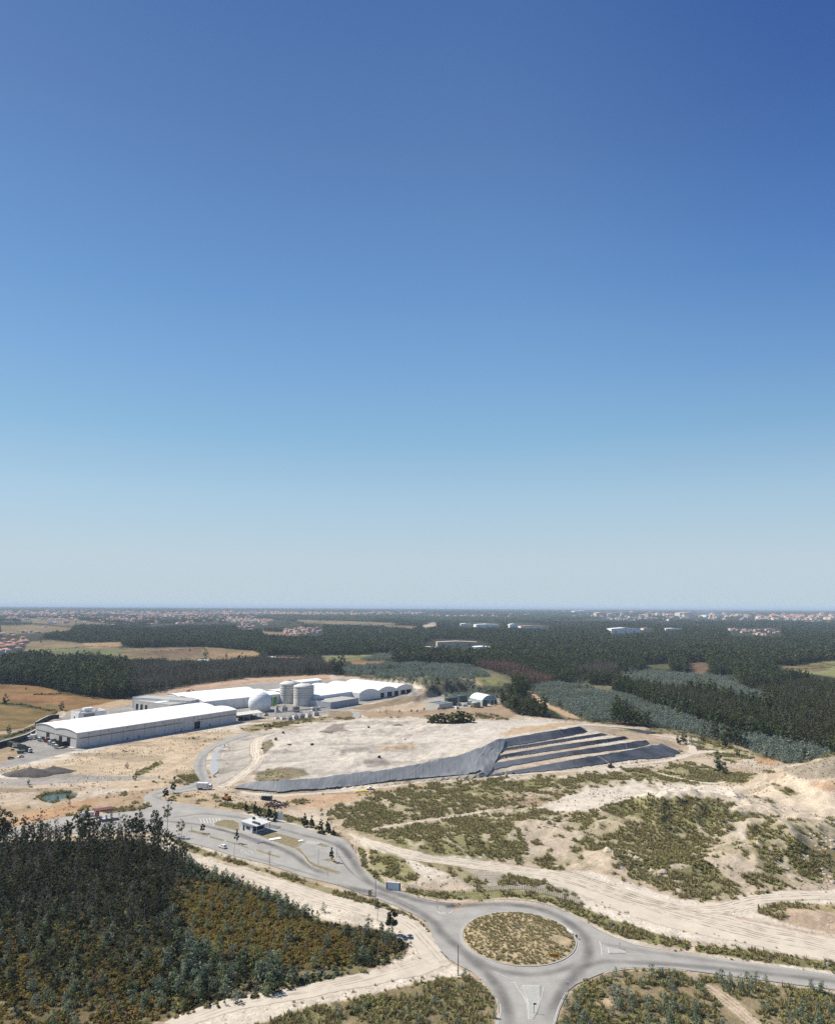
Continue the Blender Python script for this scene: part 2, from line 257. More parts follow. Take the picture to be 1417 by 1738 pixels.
 ([(590,1414),(640,1436),(700,1452),(850,1468),(940,1480),(1000,1478),(1070,1500),(1150,1526),(1225,1536),(1290,1518),(1417,1510),(1700,1520),(1700,1545),(1417,1535),(1330,1532),(1285,1548),(1340,1572),(1417,1596),(1700,1640),(1700,1690),(1417,1632),(1280,1612),(1180,1598),(1090,1586),(1040,1572),(1000,1552),(985,1528),(930,1502),(830,1482),(700,1466),(620,1440)], c3(.62,.55,.45), 2, 3, 0),
 ([(1000,1512),(1090,1530),(1200,1556),(1300,1580),(1417,1603),(1417,1612),(1300,1592),(1180,1568),(1060,1540)], c3(.70,.635,.535), 3, 2, 0), ([(1150,1540),(1230,1556),(1300,1572),(1417,1594),(1417,1590),(1300,1566),(1230,1550)], c3(.45,.34,.26), 2, 1, 0),
 ([(1283,1548),(1330,1533),(1417,1538),(1700,1550),(1700,1600),(1417,1588),(1340,1570)], c3(.43,.33,.235), 2, 3, .12), ([(1285,1545),(1330,1532),(1417,1537),(1600,1540),(1600,1556),(1417,1549),(1340,1541),(1300,1552)], DRYG, 1, 3, .8),
 ([(760,1468),(830,1478),(920,1496),(982,1520),(992,1546),(940,1526),(870,1515),(810,1511),(765,1488)], c3(.36,.32,.255), 2, 4, .2), ([(700,1448),(790,1476),(830,1506),(815,1510),(770,1488),(700,1460)], c3(.30,.26,.15), 2, 3, .45),
 ([(625,1440),(680,1455),(715,1490),(690,1500),(650,1488),(628,1470)], c3(.29,.265,.13), 3, 4, .5), ([(606,1440),(616,1438),(625,1470),(650,1495),(656,1503),(640,1495),(616,1472)], GREENG, 1, 1, .9),
 ([(690,1516),(740,1526),(810,1528),(870,1523),(930,1532),(985,1556),(1040,1586),(1100,1602),(1170,1612),(1170,1600),(1100,1582),(1040,1562),(990,1540),(930,1518),(870,1510),(800,1513),(740,1515),(690,1507)], c3(.24,.225,.105), 1, 2, .75),
 ([(1180,1606),(1300,1618),(1417,1634),(1700,1675),(1700,1695),(1417,1650),(1300,1634),(1180,1616)], c3(.2,.18,.09), 1, 2, .85),
 # between yard and wood
 ([(284,1420),(343,1442),(398,1460),(512,1493),(600,1519),(680,1546),(720,1568),(735,1598),(726,1600),(700,1568),(640,1540),(560,1519),(470,1488),(390,1464),(320,1447)], c3(.25,.215,.115), 1, 2, .75),
 ([(500,1545),(560,1545),(590,1556),(545,1556)], DRYG, 2, 3, .5),
 ([(296,1449),(360,1460),(398,1473),(461,1493),(512,1507),(588,1530),(634,1543),(690,1558),(722,1582),(735,1602),(770,1640),(802,1657),(760,1660),(700,1671),(600,1695),(520,1712),(420,1742),(270,1760),(280,1738),(390,1706),(560,1664),(650,1645),(694,1612),(690,1598),(650,1580),(600,1570),(545,1560),(470,1522),(390,1488),(330,1466)], c3(.61,.535,.43), 3, 2, 0.),
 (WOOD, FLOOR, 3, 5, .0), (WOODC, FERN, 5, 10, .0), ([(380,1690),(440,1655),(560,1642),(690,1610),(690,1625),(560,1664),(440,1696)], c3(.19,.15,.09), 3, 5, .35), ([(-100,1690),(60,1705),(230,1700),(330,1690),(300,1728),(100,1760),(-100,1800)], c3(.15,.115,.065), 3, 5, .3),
 (PATCH_L, c3(.22,.175,.10), 2, 4, .72), (PATCH_R, c3(.25,.20,.12), 2, 4, .68), ([(1160,1652),(1178,1652),(1240,1690),(1300,1745),(1280,1750),(1215,1695)], c3(.46,.37,.27), 2, 3, .1), ([(1010,1700),(1040,1690),(1050,1706),(1020,1712)], c3(.45,.33,.22), 2, 4, .1)]
def cover(x, y, px, py):
    x = np.asarray(x, float); n1 = fbm(x, y, 46, 3, 11); n2 = fbm(x, y, 15, 3, 12); n3 = fbm(x, y, 5, 2, 13); nf = fbm(x, y, 260, 3, 14)
    wob = (fbm(px, py * 1.6, 9, 3, 15) - .5) * 2
    st = fbm(x * .35, y * 1.3, 16, 4, 16); col = SAND + (WHITE - SAND) * sst(.42, .66, n1)[:, None]; col = col + (TAN - col) * (.6 * sst(.48, .66, st))[:, None]; col = col * (.86 + .28 * n3)[:, None]
    veg = np.full(x.shape, .05)
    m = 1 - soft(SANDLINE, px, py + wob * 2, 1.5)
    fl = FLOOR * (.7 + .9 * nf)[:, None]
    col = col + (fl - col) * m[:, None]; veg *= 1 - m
    strip = fbm(px + py * 1.5, py * 9, 34, 3, 18); hillz = (y < 430) & (x > -40)
    for zi, (poly, c, f, w, v) in enumerate(ZONES):
        m = soft(poly, px + wob * w * .6, py + wob * w, f)
        if not m.any(): continue
        if zi < 26: c = c * (.42 + .72 * strip[:, None])
        else: c = c[None]
        cc = c * (.80 + .25 * n2 + .22 * n3)[:, None]
        col = col + (cc - col) * m[:, None]
        if v is not None: veg = veg * (1 - m) + v * m
    rid = 1 - np.abs(2 * fbm(x, y, 17, 3, 8) - 1); inh = soft(HILL, px, py, 12); crest = inh * sst(.90, .97, rid); veg = veg * (1 - .5 * crest); col = col + (c3(.54, .455, .345) - col) * (crest * .7)[:, None]
    n5 = fbm(x, y, 2.6, 2, 17); t = sst(-.07, .07, veg * .9 - (.26 * n5 + .30 * n3 + .28 * n2 + .16 * n1 - .5) * (1.6 + 3.8 * np.minimum(1, veg / .45)) - .5)      # clumpy scrub
    t = np.where(veg > .015, t, 0) * (y < 700)
    g = SCRUBG[None] * (.75 + .7 * n1)[:, None] + c3(.05, .03, .0)[None] * sst(.5, .8, n2)[:, None]
    col = col + (g - col) * (t * .72)[:, None]; col = col * .83 * (1 - .28 * (sst(.52, .7, st) * (y < 700) * (y > 420) * (x < 20)))[:, None]
    return col, t

# ---------------------------------------------------------------- materials
def newmat(name):
    m = bpy.data.materials.new(name); m.use_nodes = True; nt = m.node_tree
    b = nt.nodes['Principled BSDF']; b.inputs['Specular IOR Level'].default_value = .25
    return m, nt, b
def nn(nt, t, **k):
    n = nt.nodes.new(t)
    for a, v in k.items():
        if a.startswith('i_'): n.inputs[a[2:].replace('_', ' ')].default_value = v
        else: setattr(n, a, v)
    return n
_M = {}
def M(name, c, rough=.7, var=.18, scale=.6, metal=0., bump=0., rnd=0., spec=.25):
    if name in _M: return _M[name]
    m, nt, b = newmat(name); L = nt.links.new
    tc = nn(nt, 'ShaderNodeTexCoord'); no = nn(nt, 'ShaderNodeTexNoise', i_Scale=scale, i_Detail=5., i_Roughness=.6); L(tc.outputs['Object'], no.inputs['Vector'])
    mr = nn(nt, 'ShaderNodeMapRange', i_From_Min=.3, i_From_Max=.7, i_To_Min=1 - var, i_To_Max=1 + var * .6); L(no.outputs['Fac'], mr.inputs['Value'])
    mx = nn(nt, 'ShaderNodeMix', data_type='RGBA', blend_type='MULTIPLY'); mx.inputs['Factor'].default_value = 1; mx.inputs[6].default_value = (*c, 1); L(mr.outputs[0], mx.inputs[7])
    out = mx.outputs[2]
    if rnd:
        oi = nn(nt, 'ShaderNodeObjectInfo'); r2 = nn(nt, 'ShaderNodeMapRange', i_To_Min=1 - rnd, i_To_Max=1 + rnd); L(oi.outputs['Random'], r2.inputs['Value'])
        m2 = nn(nt, 'ShaderNodeMix', data_type='RGBA', blend_type='MULTIPLY'); m2.inputs['Factor'].default_value = 1; L(out, m2.inputs[6]); L(r2.outputs[0], m2.inputs[7]); out = m2.outputs[2]
    L(out, b.inputs['Base Color']); b.inputs['Roughness'].default_value = rough; b.inputs['Metallic'].default_value = metal; b.inputs['Specular IOR Level'].default_value = spec
    if bump:
        bp = nn(nt, 'ShaderNodeBump', i_Strength=bump, i_Distance=.1); L(no.outputs['Fac'], bp.inputs['Height']); L(bp.outputs[0], b.inputs['Normal'])
    _M[name] = m; return m
def leafmat(name, ca, cb, cc=None):
    """foliage: each leaf spray between two greens, whole plants vary a little"""
    m, nt, b = newmat(name); L = nt.links.new
    at_ = nn(nt, 'ShaderNodeAttribute', attribute_name='tint'); oi = nn(nt, 'ShaderNodeObjectInfo')
    mx = nn(nt, 'ShaderNodeMix', data_type='RGBA'); mx.inputs[6].default_value = (*ca, 1); mx.inputs[7].default_value = (*cb, 1); L(at_.outputs['Fac'], mx.inputs['Factor']); o = mx.outputs[2]
    if cc is not None:
        r1 = nn(nt, 'ShaderNodeMapRange', i_From_Min=.45, i_From_Max=.95); L(oi.outputs['Random'], r1.inputs['Value'])
        m3 = nn(nt, 'ShaderNodeMix', data_type='RGBA'); L(r1.outputs[0], m3.inputs['Factor']); L(o, m3.inputs[6]); m3.inputs[7].default_value = (*cc, 1); o = m3.outputs[2]
    r2 = nn(nt, 'ShaderNodeMapRange', i_To_Min=.68, i_To_Max=1.32); L(oi.outputs['Random'], r2.inputs['Value'])
    m2 = nn(nt, 'ShaderNodeMix', data_type='RGBA', blend_type='MULTIPLY'); m2.inputs['Factor'].default_value = 1; L(o, m2.inputs[6]); L(r2.outputs[0], m2.inputs[7])
    L(m2.outputs[2], b.inputs['Base Color']); b.inputs['Roughness'].default_value = .7; b.inputs['Specular IOR Level'].default_value = .06
    tr = nn(nt, 'ShaderNodeBsdfTranslucent'); L(m2.outputs[2], tr.inputs['Color']); ms = nn(nt, 'ShaderNodeMixShader'); ms.inputs['Fac'].default_value = .3; L(b.outputs[0], ms.inputs[1]); L(tr.outputs[0], ms.inputs[2]); L(ms.outputs[0], nt.nodes['Material Output'].inputs['Surface'])
    return m
def ground_mat():
    m, nt, b = newmat('ground_cover'); L = nt.links.new
    at_ = nn(nt, 'ShaderNodeAttribute', attribute_name='cover'); g = nn(nt, 'ShaderNodeNewGeometry')
    n1 = nn(nt, 'ShaderNodeTexNoise', i_Scale=.9, i_Detail=6., i_Roughness=.68); L(g.outputs['Position'], n1.inputs['Vector'])
    n2 = nn(nt, 'ShaderNodeTexNoise', i_Scale=.16, i_Detail=5., i_Roughness=.6, i_Distortion=.8); L(g.outputs['Position'], n2.inputs['Vector'])
    a = nn(nt, 'ShaderNodeMapRange', i_From_Min=.32, i_From_Max=.7, i_To_Min=.76, i_To_Max=1.18); L(n1.outputs['Fac'], a.inputs['Value'])
    c = nn(nt, 'ShaderNodeMapRange', i_From_Min=.3, i_From_Max=.7, i_To_Min=.82, i_To_Max=1.14); L(n2.outputs['Fac'], c.inputs['Value'])
    mu = nn(nt, 'ShaderNodeMath', operation='MULTIPLY'); L(a.outputs[0], mu.inputs[0]); L(c.outputs[0], mu.inputs[1])
    mx = nn(nt, 'ShaderNodeMix', data_type='RGBA', blend_type='MULTIPLY'); mx.inputs['Factor'].default_value = 1; L(at_.outputs['Color'], mx.inputs[6]); L(mu.outputs[0], mx.inputs[7])
    vo = nn(nt, 'ShaderNodeTexVoronoi', i_Scale=.55, i_Randomness=1.); L(g.outputs['Position'], vo.inputs['Vector']); vr = nn(nt, 'ShaderNodeMapRange', i_From_Min=.10, i_From_Max=.24, i_To_Min=.62, i_To_Max=1.); L(vo.outputs['Distance'], vr.inputs['Value'])
    n4 = nn(nt, 'ShaderNodeTexNoise', i_Scale=.05, i_Detail=8., i_Roughness=.72, i_Distortion=2.2); L(g.outputs['Position'], n4.inputs['Vector']); r4 = nn(nt, 'ShaderNodeMapRange', i_From_Min=.36, i_From_Max=.62, i_To_Min=.87, i_To_Max=1.06); L(n4.outputs['Fac'], r4.inputs['Value'])
    m5 = nn(nt, 'ShaderNodeMath', operation='MULTIPLY'); L(vr.outputs[0], m5.inputs[0]); L(r4.outputs[0], m5.inputs[1]); m6 = nn(nt, 'ShaderNodeMix', data_type='RGBA', blend_type='MULTIPLY'); m6.inputs['Factor'].default_value = 1; L(mx.outputs[2], m6.inputs[6]); L(m5.outputs[0], m6.inputs[7]); mx = m6
    L(mx.outputs[2], b.inputs['Base Color']); b.inputs['Roughness'].default_value = .95; b.inputs['Specular IOR Level'].default_value = .1
    bp = nn(nt, 'ShaderNodeBump', i_Strength=.75, i_Distance=.5); L(n1.outputs['Fac'], bp.inputs['Height']); L(bp.outputs[0], b.inputs['Normal'])
    return m

# ---------------------------------------------------------------- object helpers
def np_mesh(name, v, f, mats=(), mi=None, tint=None, smooth_=False):
    me = bpy.data.meshes.new(name); v = np.asarray(v, np.float32); f = np.asarray(f, np.int32); k = f.shape[1]
    me.vertices.add(len(v)); me.vertices.foreach_set('co', v.ravel()); me.loops.add(f.size); me.loops.foreach_set('vertex_index', f.ravel())
    me.polygons.add(len(f)); me.polygons.foreach_set('loop_start', np.arange(0, f.size, k, dtype=np.int32))
    if mi is not None: me.polygons.foreach_set('material_index', np.asarray(mi, np.int32))
    for m in mats: me.materials.append(m)
    if tint is not None: me.attributes.new('tint', 'FLOAT', 'FACE').data.foreach_set('value', np.asarray(tint, np.float32))
    if smooth_: me.polygons.foreach_set('use_smooth', np.ones(len(f), bool))
    me.update(calc_edges=True); return me
def link(name, me, parent=None):
    o = bpy.data.objects.new(name, me); COL.objects.link(o)
    if parent is not None: o.parent = parent
    return o
def tag(o, label, cat, group=None):
    o['label'] = label; o['category'] = cat
    if group: o['group'] = group
    return o
def thing(name, label, cat, loc=(0, 0, 0), rz=0., group=None):
    o = bpy.data.objects.new(name, None); COL.objects.link(o); o.location = loc; o.rotation_euler = (0, 0, rz); o.empty_display_size = .5
    return tag(o, label, cat, group)
def kind(o, k): o['kind'] = k; return o
class MB:
    """collects shapes into one mesh"""
    def __init__(s): s.v = []; s.f = []; s.m = []; s.sm = []
    def add(s, v, f, m=0, sm=False):
        b = len(s.v); s.v += [tuple(map(float, p)) for p in v]; s.f += [tuple(b + i for i in q) for q in f]; s.m += [m] * len(f); s.sm += [sm] * len(f); return s
    def box(s, c, d, rz=0., m=0, top=1.):
        x, y, z = d[0] / 2, d[1] / 2, d[2] / 2; co, si = math.cos(rz), math.sin(rz); v = []
        for k in (-1, 1):
            t = top if k > 0 else 1.
            for i, j in ((-1, -1), (1, -1), (1, 1), (-1, 1)):
                a, b = i * x * t, j * y * t; v.append((c[0] + co * a - si * b, c[1] + si * a + co * b, c[2] + k * z))
        return s.add(v, [(3, 2, 1, 0), (4, 5, 6, 7), (0, 1, 5, 4), (1, 2, 6, 5), (2, 3, 7, 6), (3, 0, 4, 7)], m)
    def bar(s, p, q, r0, r1=None, n=6, m=0, sm=True, cap=True):
        p, q = Vector(p), Vector(q); r1 = r0 if r1 is None else r1; d = (q - p); 
        if d.length < 1e-6: return s
        d.normalize(); u = d.orthogonal().normalized(); w = d.cross(u); v = []
        for c, r in ((p, r0), (q, r1)):
            for i in range(n):
                a = 2 * math.pi * i / n; v.append(c + u * (r * math.cos(a)) + w * (r * math.sin(a)))
        s.add(v, [(i, (i + 1) % n, n + (i + 1) % n, n + i) for i in range(n)], m, sm)
        if cap: s.add(v, [tuple(range(n - 1, -1, -1)), tuple(range(n, 2 * n))], m)
        return s
    def lathe(s, prof, n=32, c=(0, 0, 0), m=0, sm=True):
        v = []; f = []; k = len(prof)
        for r, z in prof:
            for i in range(n): a = 2 * math.pi * i / n; v.append((c[0] + r * math.cos(a), c[1] + r * math.sin(a), c[2] + z))
        for j in range(k - 1):
            for i in range(n): f.append((j * n + i, j * n + (i + 1) % n, (j + 1) * n + (i + 1) % n, (j + 1) * n + i))
        s.add(v, f, m, sm); return s
    def prism(s, poly, z0, z1, m=0):
        n = len(poly); v = [(p[0], p[1], z0) for p in poly] + [(p[0], p[1], z1) for p in poly]
        return s.add(v, [tuple(range(n - 1, -1, -1)), tuple(range(n, 2 * n))] + [(i, (i + 1) % n, n + (i + 1) % n, n + i) for i in range(n)], m)
    def wedge(s, prof, y0, y1, m=0):          # profile in x,z pulled along y
        n = len(prof); v = [(p[0], y0, p[1]) for p in prof] + [(p[0], y1, p[1]) for p in prof]
        return s.add(v, [tuple(range(n)), tuple(range(2 * n - 1, n - 1, -1))] + [(i, n + i, n + (i + 1) % n, (i + 1) % n) for i in range(n)], m)
    def mesh(s, name, mats):
        me = bpy.data.meshes.new(name); me.from_pydata(s.v, [], s.f); me.polygons.foreach_set('material_index', s.m); me.polygons.foreach_set('use_smooth', s.sm)
        for m in (mats if isinstance(mats, (list, tuple)) else [mats]): me.materials.append(m)
        me.update(); return me
    def build(s, name, mats, parent=None): return link(name, s.mesh(name, mats), parent)
def copy_tree(o, parent=None):
    c = o.copy(); COL.objects.link(c)
    if parent is not None: c.parent = parent
    for ch in [q for q in KIDS.get(o.name, [])] : copy_tree(ch, c)
    return c
KIDS = {}
def freeze(o):                                # remember the children of a model that will be copied
    KIDS[o.name] = list(o.children)
    for c in o.children: freeze(c)
    return o
# ---------------------------------------------------------------- camera, air, sun, sky
cam = bpy.data.objects.new('camera', bpy.data.cameras.new('camera')); COL.objects.link(cam); SC.camera = cam
cam.location = (0, 0, H); cam.rotation_mode = 'XYZ'
cam.matrix_world = Matrix.Translation((0, 0, H)) @ Matrix.Rotation(math.pi / 2 + PIT, 4, 'X') @ Matrix.Rotation(ROLL, 4, 'Z')
cam.data.sensor_fit = 'HORIZONTAL'; cam.data.sensor_width = 36; cam.data.lens = 36 * F / 1417; cam.data.clip_start = 1; cam.data.clip_end = 120000
SUN_EL, SUN_DIR = R(48), Vector((-.94, .34, 0)).normalized()
sun = bpy.data.objects.new('sun', bpy.data.lights.new('sun', 'SUN')); COL.objects.link(sun); sun.data.energy = 5.0; sun.data.angle = R(.53); sun.data.color = (1, .935, .83)
sd = Vector((SUN_DIR.x * math.cos(SUN_EL), SUN_DIR.y * math.cos(SUN_EL), math.sin(SUN_EL))); sun.rotation_euler = sd.to_track_quat('Z', 'Y').to_euler(); sun.location = (-200, 200, 400)
wd = bpy.data.worlds.new('World'); SC.world = wd; wd.use_nodes = True; nt = wd.node_tree; bg = nt.nodes['Background']
sky = nt.nodes.new('ShaderNodeTexSky'); sky.sky_type = 'NISHITA'; sky.sun_disc = False; sky.sun_elevation = SUN_EL; sky.sun_rotation = math.atan2(SUN_DIR.x, SUN_DIR.y)
sky.altitude = 100; sky.air_density = 1.0; sky.dust_density = .35; sky.ozone_density = 4.5
hs = nn(nt, 'ShaderNodeHueSaturation', i_Saturation=1.12, i_Value=1.); nt.links.new(sky.outputs[0], hs.inputs['Color'])
tcw = nn(nt, 'ShaderNodeTexCoord'); sx = nn(nt, 'ShaderNodeSeparateXYZ'); nt.links.new(tcw.outputs['Generated'], sx.inputs[0])
hr = nn(nt, 'ShaderNodeMapRange', i_From_Min=-.02, i_From_Max=.17, i_To_Min=.95, i_To_Max=0.); hr.interpolation_type = 'SMOOTHSTEP'; nt.links.new(sx.outputs['Z'], hr.inputs['Value'])
hx = nn(nt, 'ShaderNodeMix', data_type='RGBA'); nt.links.new(hr.outputs[0], hx.inputs['Factor']); nt.links.new(hs.outputs[0], hx.inputs[6]); hx.inputs[7].default_value = (5.3, 6.35, 7.0, 1)     # pale air low over the plain
cr = nn(nt, 'ShaderNodeValToRGB'); nt.links.new(sx.outputs['Z'], cr.inputs[0]); e = cr.color_ramp.elements
for pos, c in ((0, (.52,.635,.715)), (.066, (.525,.645,.730)), (.15, (.440,.628,.765)), (.24, (.290,.520,.735)), (.32, (.225,.435,.72)), (.43, (.158,.335,.645)), (.59, (.108,.222,.485)), (.72, (.07,.165,.415))):
    q = e[0] if pos == 0 else e.new(pos); q.position = pos; q.color = (*c, 1)
e.remove(e[-1])
vs_ = nn(nt, 'ShaderNodeVectorMath', operation='SCALE'); vs_.inputs['Scale'].default_value = 10.1; nt.links.new(cr.outputs[0], vs_.inputs[0])
hy = nn(nt, 'ShaderNodeMix', data_type='RGBA'); hy.inputs['Factor'].default_value = .82; nt.links.new(hx.outputs[2], hy.inputs[6]); nt.links.new(vs_.outputs[0], hy.inputs[7])      # clear air measured against the photograph, over the physical sky
xz = nn(nt, 'ShaderNodeMath', operation='MULTIPLY'); nt.links.new(sx.outputs['X'], xz.inputs[0]); nt.links.new(sx.outputs['Z'], xz.inputs[1]); xr = nn(nt, 'ShaderNodeMapRange', i_From_Min=.02, i_From_Max=.36); xr.interpolation_type = 'SMOOTHSTEP'; nt.links.new(xz.outputs[0], xr.inputs['Value'])
hz_ = nn(nt, 'ShaderNodeMix', data_type='RGBA', blend_type='MULTIPLY'); nt.links.new(xr.outputs[0], hz_.inputs['Factor']); nt.links.new(hy.outputs[2], hz_.inputs[6]); hz_.inputs[7].default_value = (.46, .58, .81, 1)     # deeper blue away from the sun
nt.links.new(hz_.outputs[2], bg.inputs[0]); bg.inputs[1].default_value = .066
SC.view_settings.view_transform = 'Standard'; SC.view_settings.look = 'None'; SC.view_settings.exposure = .58; SC.view_settings.gamma = 1
SC.render.engine = 'CYCLES'; cy = SC.cycles; cy.max_bounces = 5; cy.diffuse_bounces = 3; cy.glossy_bounces = 2; cy.transmission_bounces = 2; cy.volume_bounces = 0; cy.transparent_max_bounces = 8; cy.use_denoising = False

# ---------------------------------------------------------------- ground sheet
def ground_sheet():
    v = np.concatenate([np.arange(1029.6, 1034, .35), np.arange(1034, 1048, .6), np.arange(1048, 1900, 1.12)]) - CY
    a = np.arctan(v / F) - PIT; yy = H / np.tan(a); u = np.arange(-1300, 1301, 2.3)
    X = (u[None] / F) * (yy[:, None] * CP - H * SP); Y = np.repeat(yy[:, None], len(u), 1)
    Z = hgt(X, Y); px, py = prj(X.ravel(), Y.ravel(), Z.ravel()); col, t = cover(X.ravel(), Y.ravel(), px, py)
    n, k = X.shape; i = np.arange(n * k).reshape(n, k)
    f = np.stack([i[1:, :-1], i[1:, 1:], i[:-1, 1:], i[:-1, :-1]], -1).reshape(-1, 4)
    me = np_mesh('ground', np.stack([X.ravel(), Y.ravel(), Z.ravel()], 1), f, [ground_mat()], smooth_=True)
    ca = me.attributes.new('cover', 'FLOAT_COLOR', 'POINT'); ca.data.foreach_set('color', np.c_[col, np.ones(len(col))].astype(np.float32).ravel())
    return kind(link('ground', me), 'structure')
ground_sheet()
me = MB().add([(-60000, -3000, -7), (60000, -3000, -7), (60000, 45000, -7), (-60000, 45000, -7)], [(0, 1, 2, 3)]).mesh('terrain', M('plain_soil', (.07, .07, .045), .95)); kind(link('terrain', me), 'structure')
me = MB().add([(-26000, 17000, 3), (4500, 17000, 3), (9000, 60000, 3), (-60000, 60000, 3)], [(0, 1, 2, 3)]).mesh('sea', M('sea_water', (.05, .10, .16), .35)); kind(link('sea', me), 'structure')
hz = MB().box((0, 20500, 57), (130000, 51000, 150)).mesh('haze', [])
hm = bpy.data.materials.new('haze_air'); hm.use_nodes = True; hn = hm.node_tree; hn.nodes.remove(hn.nodes['Principled BSDF'])
pv = hn.nodes.new('ShaderNodeVolumePrincipled'); pv.inputs['Color'].default_value = (.66, .82, 1., 1); pv.inputs['Density'].default_value = 5.4e-5; pv.inputs['Anisotropy'].default_value = .0
hn.links.new(pv.outputs[0], hn.nodes['Material Output'].inputs['Volume']); hz.materials.append(hm)
HAZE = kind(link('haze', hz), 'stuff')

# ---------------------------------------------------------------- roads
def road_mat(name, c, lo=.8):
    m, nt, b = newmat(name); L = nt.links.new; g = nn(nt, 'ShaderNodeNewGeometry')
    n1 = nn(nt, 'ShaderNodeTexNoise', i_Scale=.12, i_Detail=7., i_Roughness=.65); L(g.outputs['Position'], n1.inputs['Vector'])
    n2 = nn(nt, 'ShaderNodeTexNoise', i_Scale=2.5, i_Detail=4.); L(g.outputs['Position'], n2.inputs['Vector'])
    a = nn(nt, 'ShaderNodeMapRange', i_From_Min=.3, i_From_Max=.7, i_To_Min=lo, i_To_Max=1.12); L(n1.outputs['Fac'], a.inputs['Value'])
    d = nn(nt, 'ShaderNodeMapRange', i_From_Min=.3, i_From_Max=.7, i_To_Min=.92, i_To_Max=1.06); L(n2.outputs['Fac'], d.inputs['Value'])
    mu = nn(nt, 'ShaderNodeMath', operation='MULTIPLY'); L(a.outputs[0], mu.inputs[0]); L(d.outputs[0], mu.inputs[1])
    mx = nn(nt, 'ShaderNodeMix', data_type='RGBA', blend_type='MULTIPLY'); mx.inputs['Factor'].default_value = 1; mx.inputs[6].default_value = (*c, 1); L(mu.outputs[0], mx.inputs[7])
    L(mx.outputs[2], b.inputs['Base Color']); b.inputs['Roughness'].default_value = .85
    return m
ASPH = road_mat('dusty_asphalt', (.29, .277, .252)); CONC = M('kerb_concrete', (.5, .47, .42), .9, .15, 1.)
def flat(name, polyw, z, mat, parent=None, thick=0.):
    p = [tuple(q) for q in polyw]; a = sum(p[i][0] * p[(i + 1) % len(p)][1] - p[(i + 1) % len(p)][0] * p[i][1] for i in range(len(p)))
    if a < 0: p = p[::-1]
    return MB().prism(p, z - thick, z).build(name, mat, parent) if thick else MB().add([(q[0], q[1], z) for q in p], [tuple(range(len(p)))]).build(name, mat, parent)
def ribbon(mb, pts, w, z=.0, m=0, drape=False, uv=None):
    p = np.asarray(pts, float); t = np.gradient(p, axis=0); t /= np.maximum(np.hypot(t[:, 0], t[:, 1]), 1e-9)[:, None]; nrm = np.c_[-t[:, 1], t[:, 0]]
    ww = np.asarray(w, float); ww = np.full(len(p), ww) if ww.ndim == 0 else ww; v = []
    for i in range(len(p)):
        for s in (1, -1):
            x, y = p[i] + nrm[i] * ww[i] * .5 * s; v.append((x, y, (float(hgt(np.array([x]), np.array([y]))[0]) if drape else 0) + z))
    return mb.add(v, [(2 * i, 2 * i + 1, 2 * i + 3, 2 * i + 2) for i in range(len(p) - 1)], m)
yard = kind(flat('yard_road', YARDW, .05, ASPH), 'structure')
ang = np.linspace(0, 2 * math.pi, 97)[:-1]
circ = lambda r: np.c_[RC[0] + r * np.cos(ang), RC[1] + r * np.sin(ang)]
ring = kind(flat('roundabout_road', circ(RO), .064, ASPH), 'structure')
east = kind(flat('east_road', EASTW, .057, ASPH), 'structure'); south = kind(flat('south_road', SOUTHW, .053, ASPH), 'structure')
mb = MB(); ribbon(mb, LINKW, 8, .06); kind(mb.build('plant_road', ASPH), 'structure')
# worn darker wheel lanes, with soft edges, as dirt lying on the asphalt
tm, tnt, tb = newmat('rubber_dirt'); tb.inputs['Base Color'].default_value = (.10, .095, .09, 1); tb.inputs['Roughness'].default_value = .8
ta = nn(tnt, 'ShaderNodeAttribute', attribute_name='wear'); tg = nn(tnt, 'ShaderNodeNewGeometry'); tno = nn(tnt, 'ShaderNodeTexNoise', i_Scale=.15, i_Detail=5.); tnt.links.new(tg.outputs['Position'], tno.inputs['Vector'])
tmr = nn(tnt, 'ShaderNodeMapRange', i_From_Min=.3, i_From_Max=.65, i_To_Min=.45, i_To_Max=1.); tnt.links.new(tno.outputs['Fac'], tmr.inputs['Value'])
tmu = nn(tnt, 'ShaderNodeMath', operation='MULTIPLY'); tnt.links.new(ta.outputs['Fac'], tmu.inputs[0]); tnt.links.new(tmr.outputs[0], tmu.inputs[1]); tnt.links.new(tmu.outputs[0], tb.inputs['Alpha'])
def wear(pxpts, w, s, parent, z=.074, world=False):
    p = smooth(pxpts, 8); p = p if world else W(p); t = np.gradient(p, axis=0); t /= np.hypot(t[:, 0], t[:, 1])[:, None]; nr = np.c_[-t[:, 1], t[:, 0]]
    K = np.linspace(-1, 1, 9); v = []; a = []; n = len(p)
    for i in range(n):
        e = min(1, min(i, n - 1 - i) / 8)
        for k in K:
            x, y = p[i] + nr[i] * w * .5 * k; v.append((x, y, z)); a.append(s * e * (.5 + .5 * math.cos(math.pi * k)) * (1 if abs(k) < .99 else 0))
    q = len(K); f = [(i * q + j, i * q + j + 1, (i + 1) * q + j + 1, (i + 1) * q + j) for i in range(n - 1) for j in range(q - 1)]
    me = np_mesh('tyre_marks', v, f, [tm]); me.attributes.new('wear', 'FLOAT', 'POINT').data.foreach_set('value', np.array(a, np.float32)); link('tyre_marks', me, parent)
def C3(l): return [(720 + a / 3.936, 1440 + b / 3.936) for a, b in l]
def C4(l): return [(560 + a / 5.904, 1430 + b / 5.904) for a, b in l]
def CO(l): return [(400 + a / 6.44, 1330 + b / 6.44) for a, b in l]
def CY2(l): return [(230 + a / 7.085, 1320 + b / 7.085) for a, b in l]
wear(C4([(20,-40),(130,60),(225,175),(350,370),(500,460),(700,530),(1000,612),(1250,625)]) + C3([(150,392),(280,383),(450,378),(600,382),(740,402),(870,445),(980,510),(1070,590),(1100,680),(1075,770),(1000,860),(930,950),(870,1060),(810,1180)]), 5.5, .5, ring, .079)
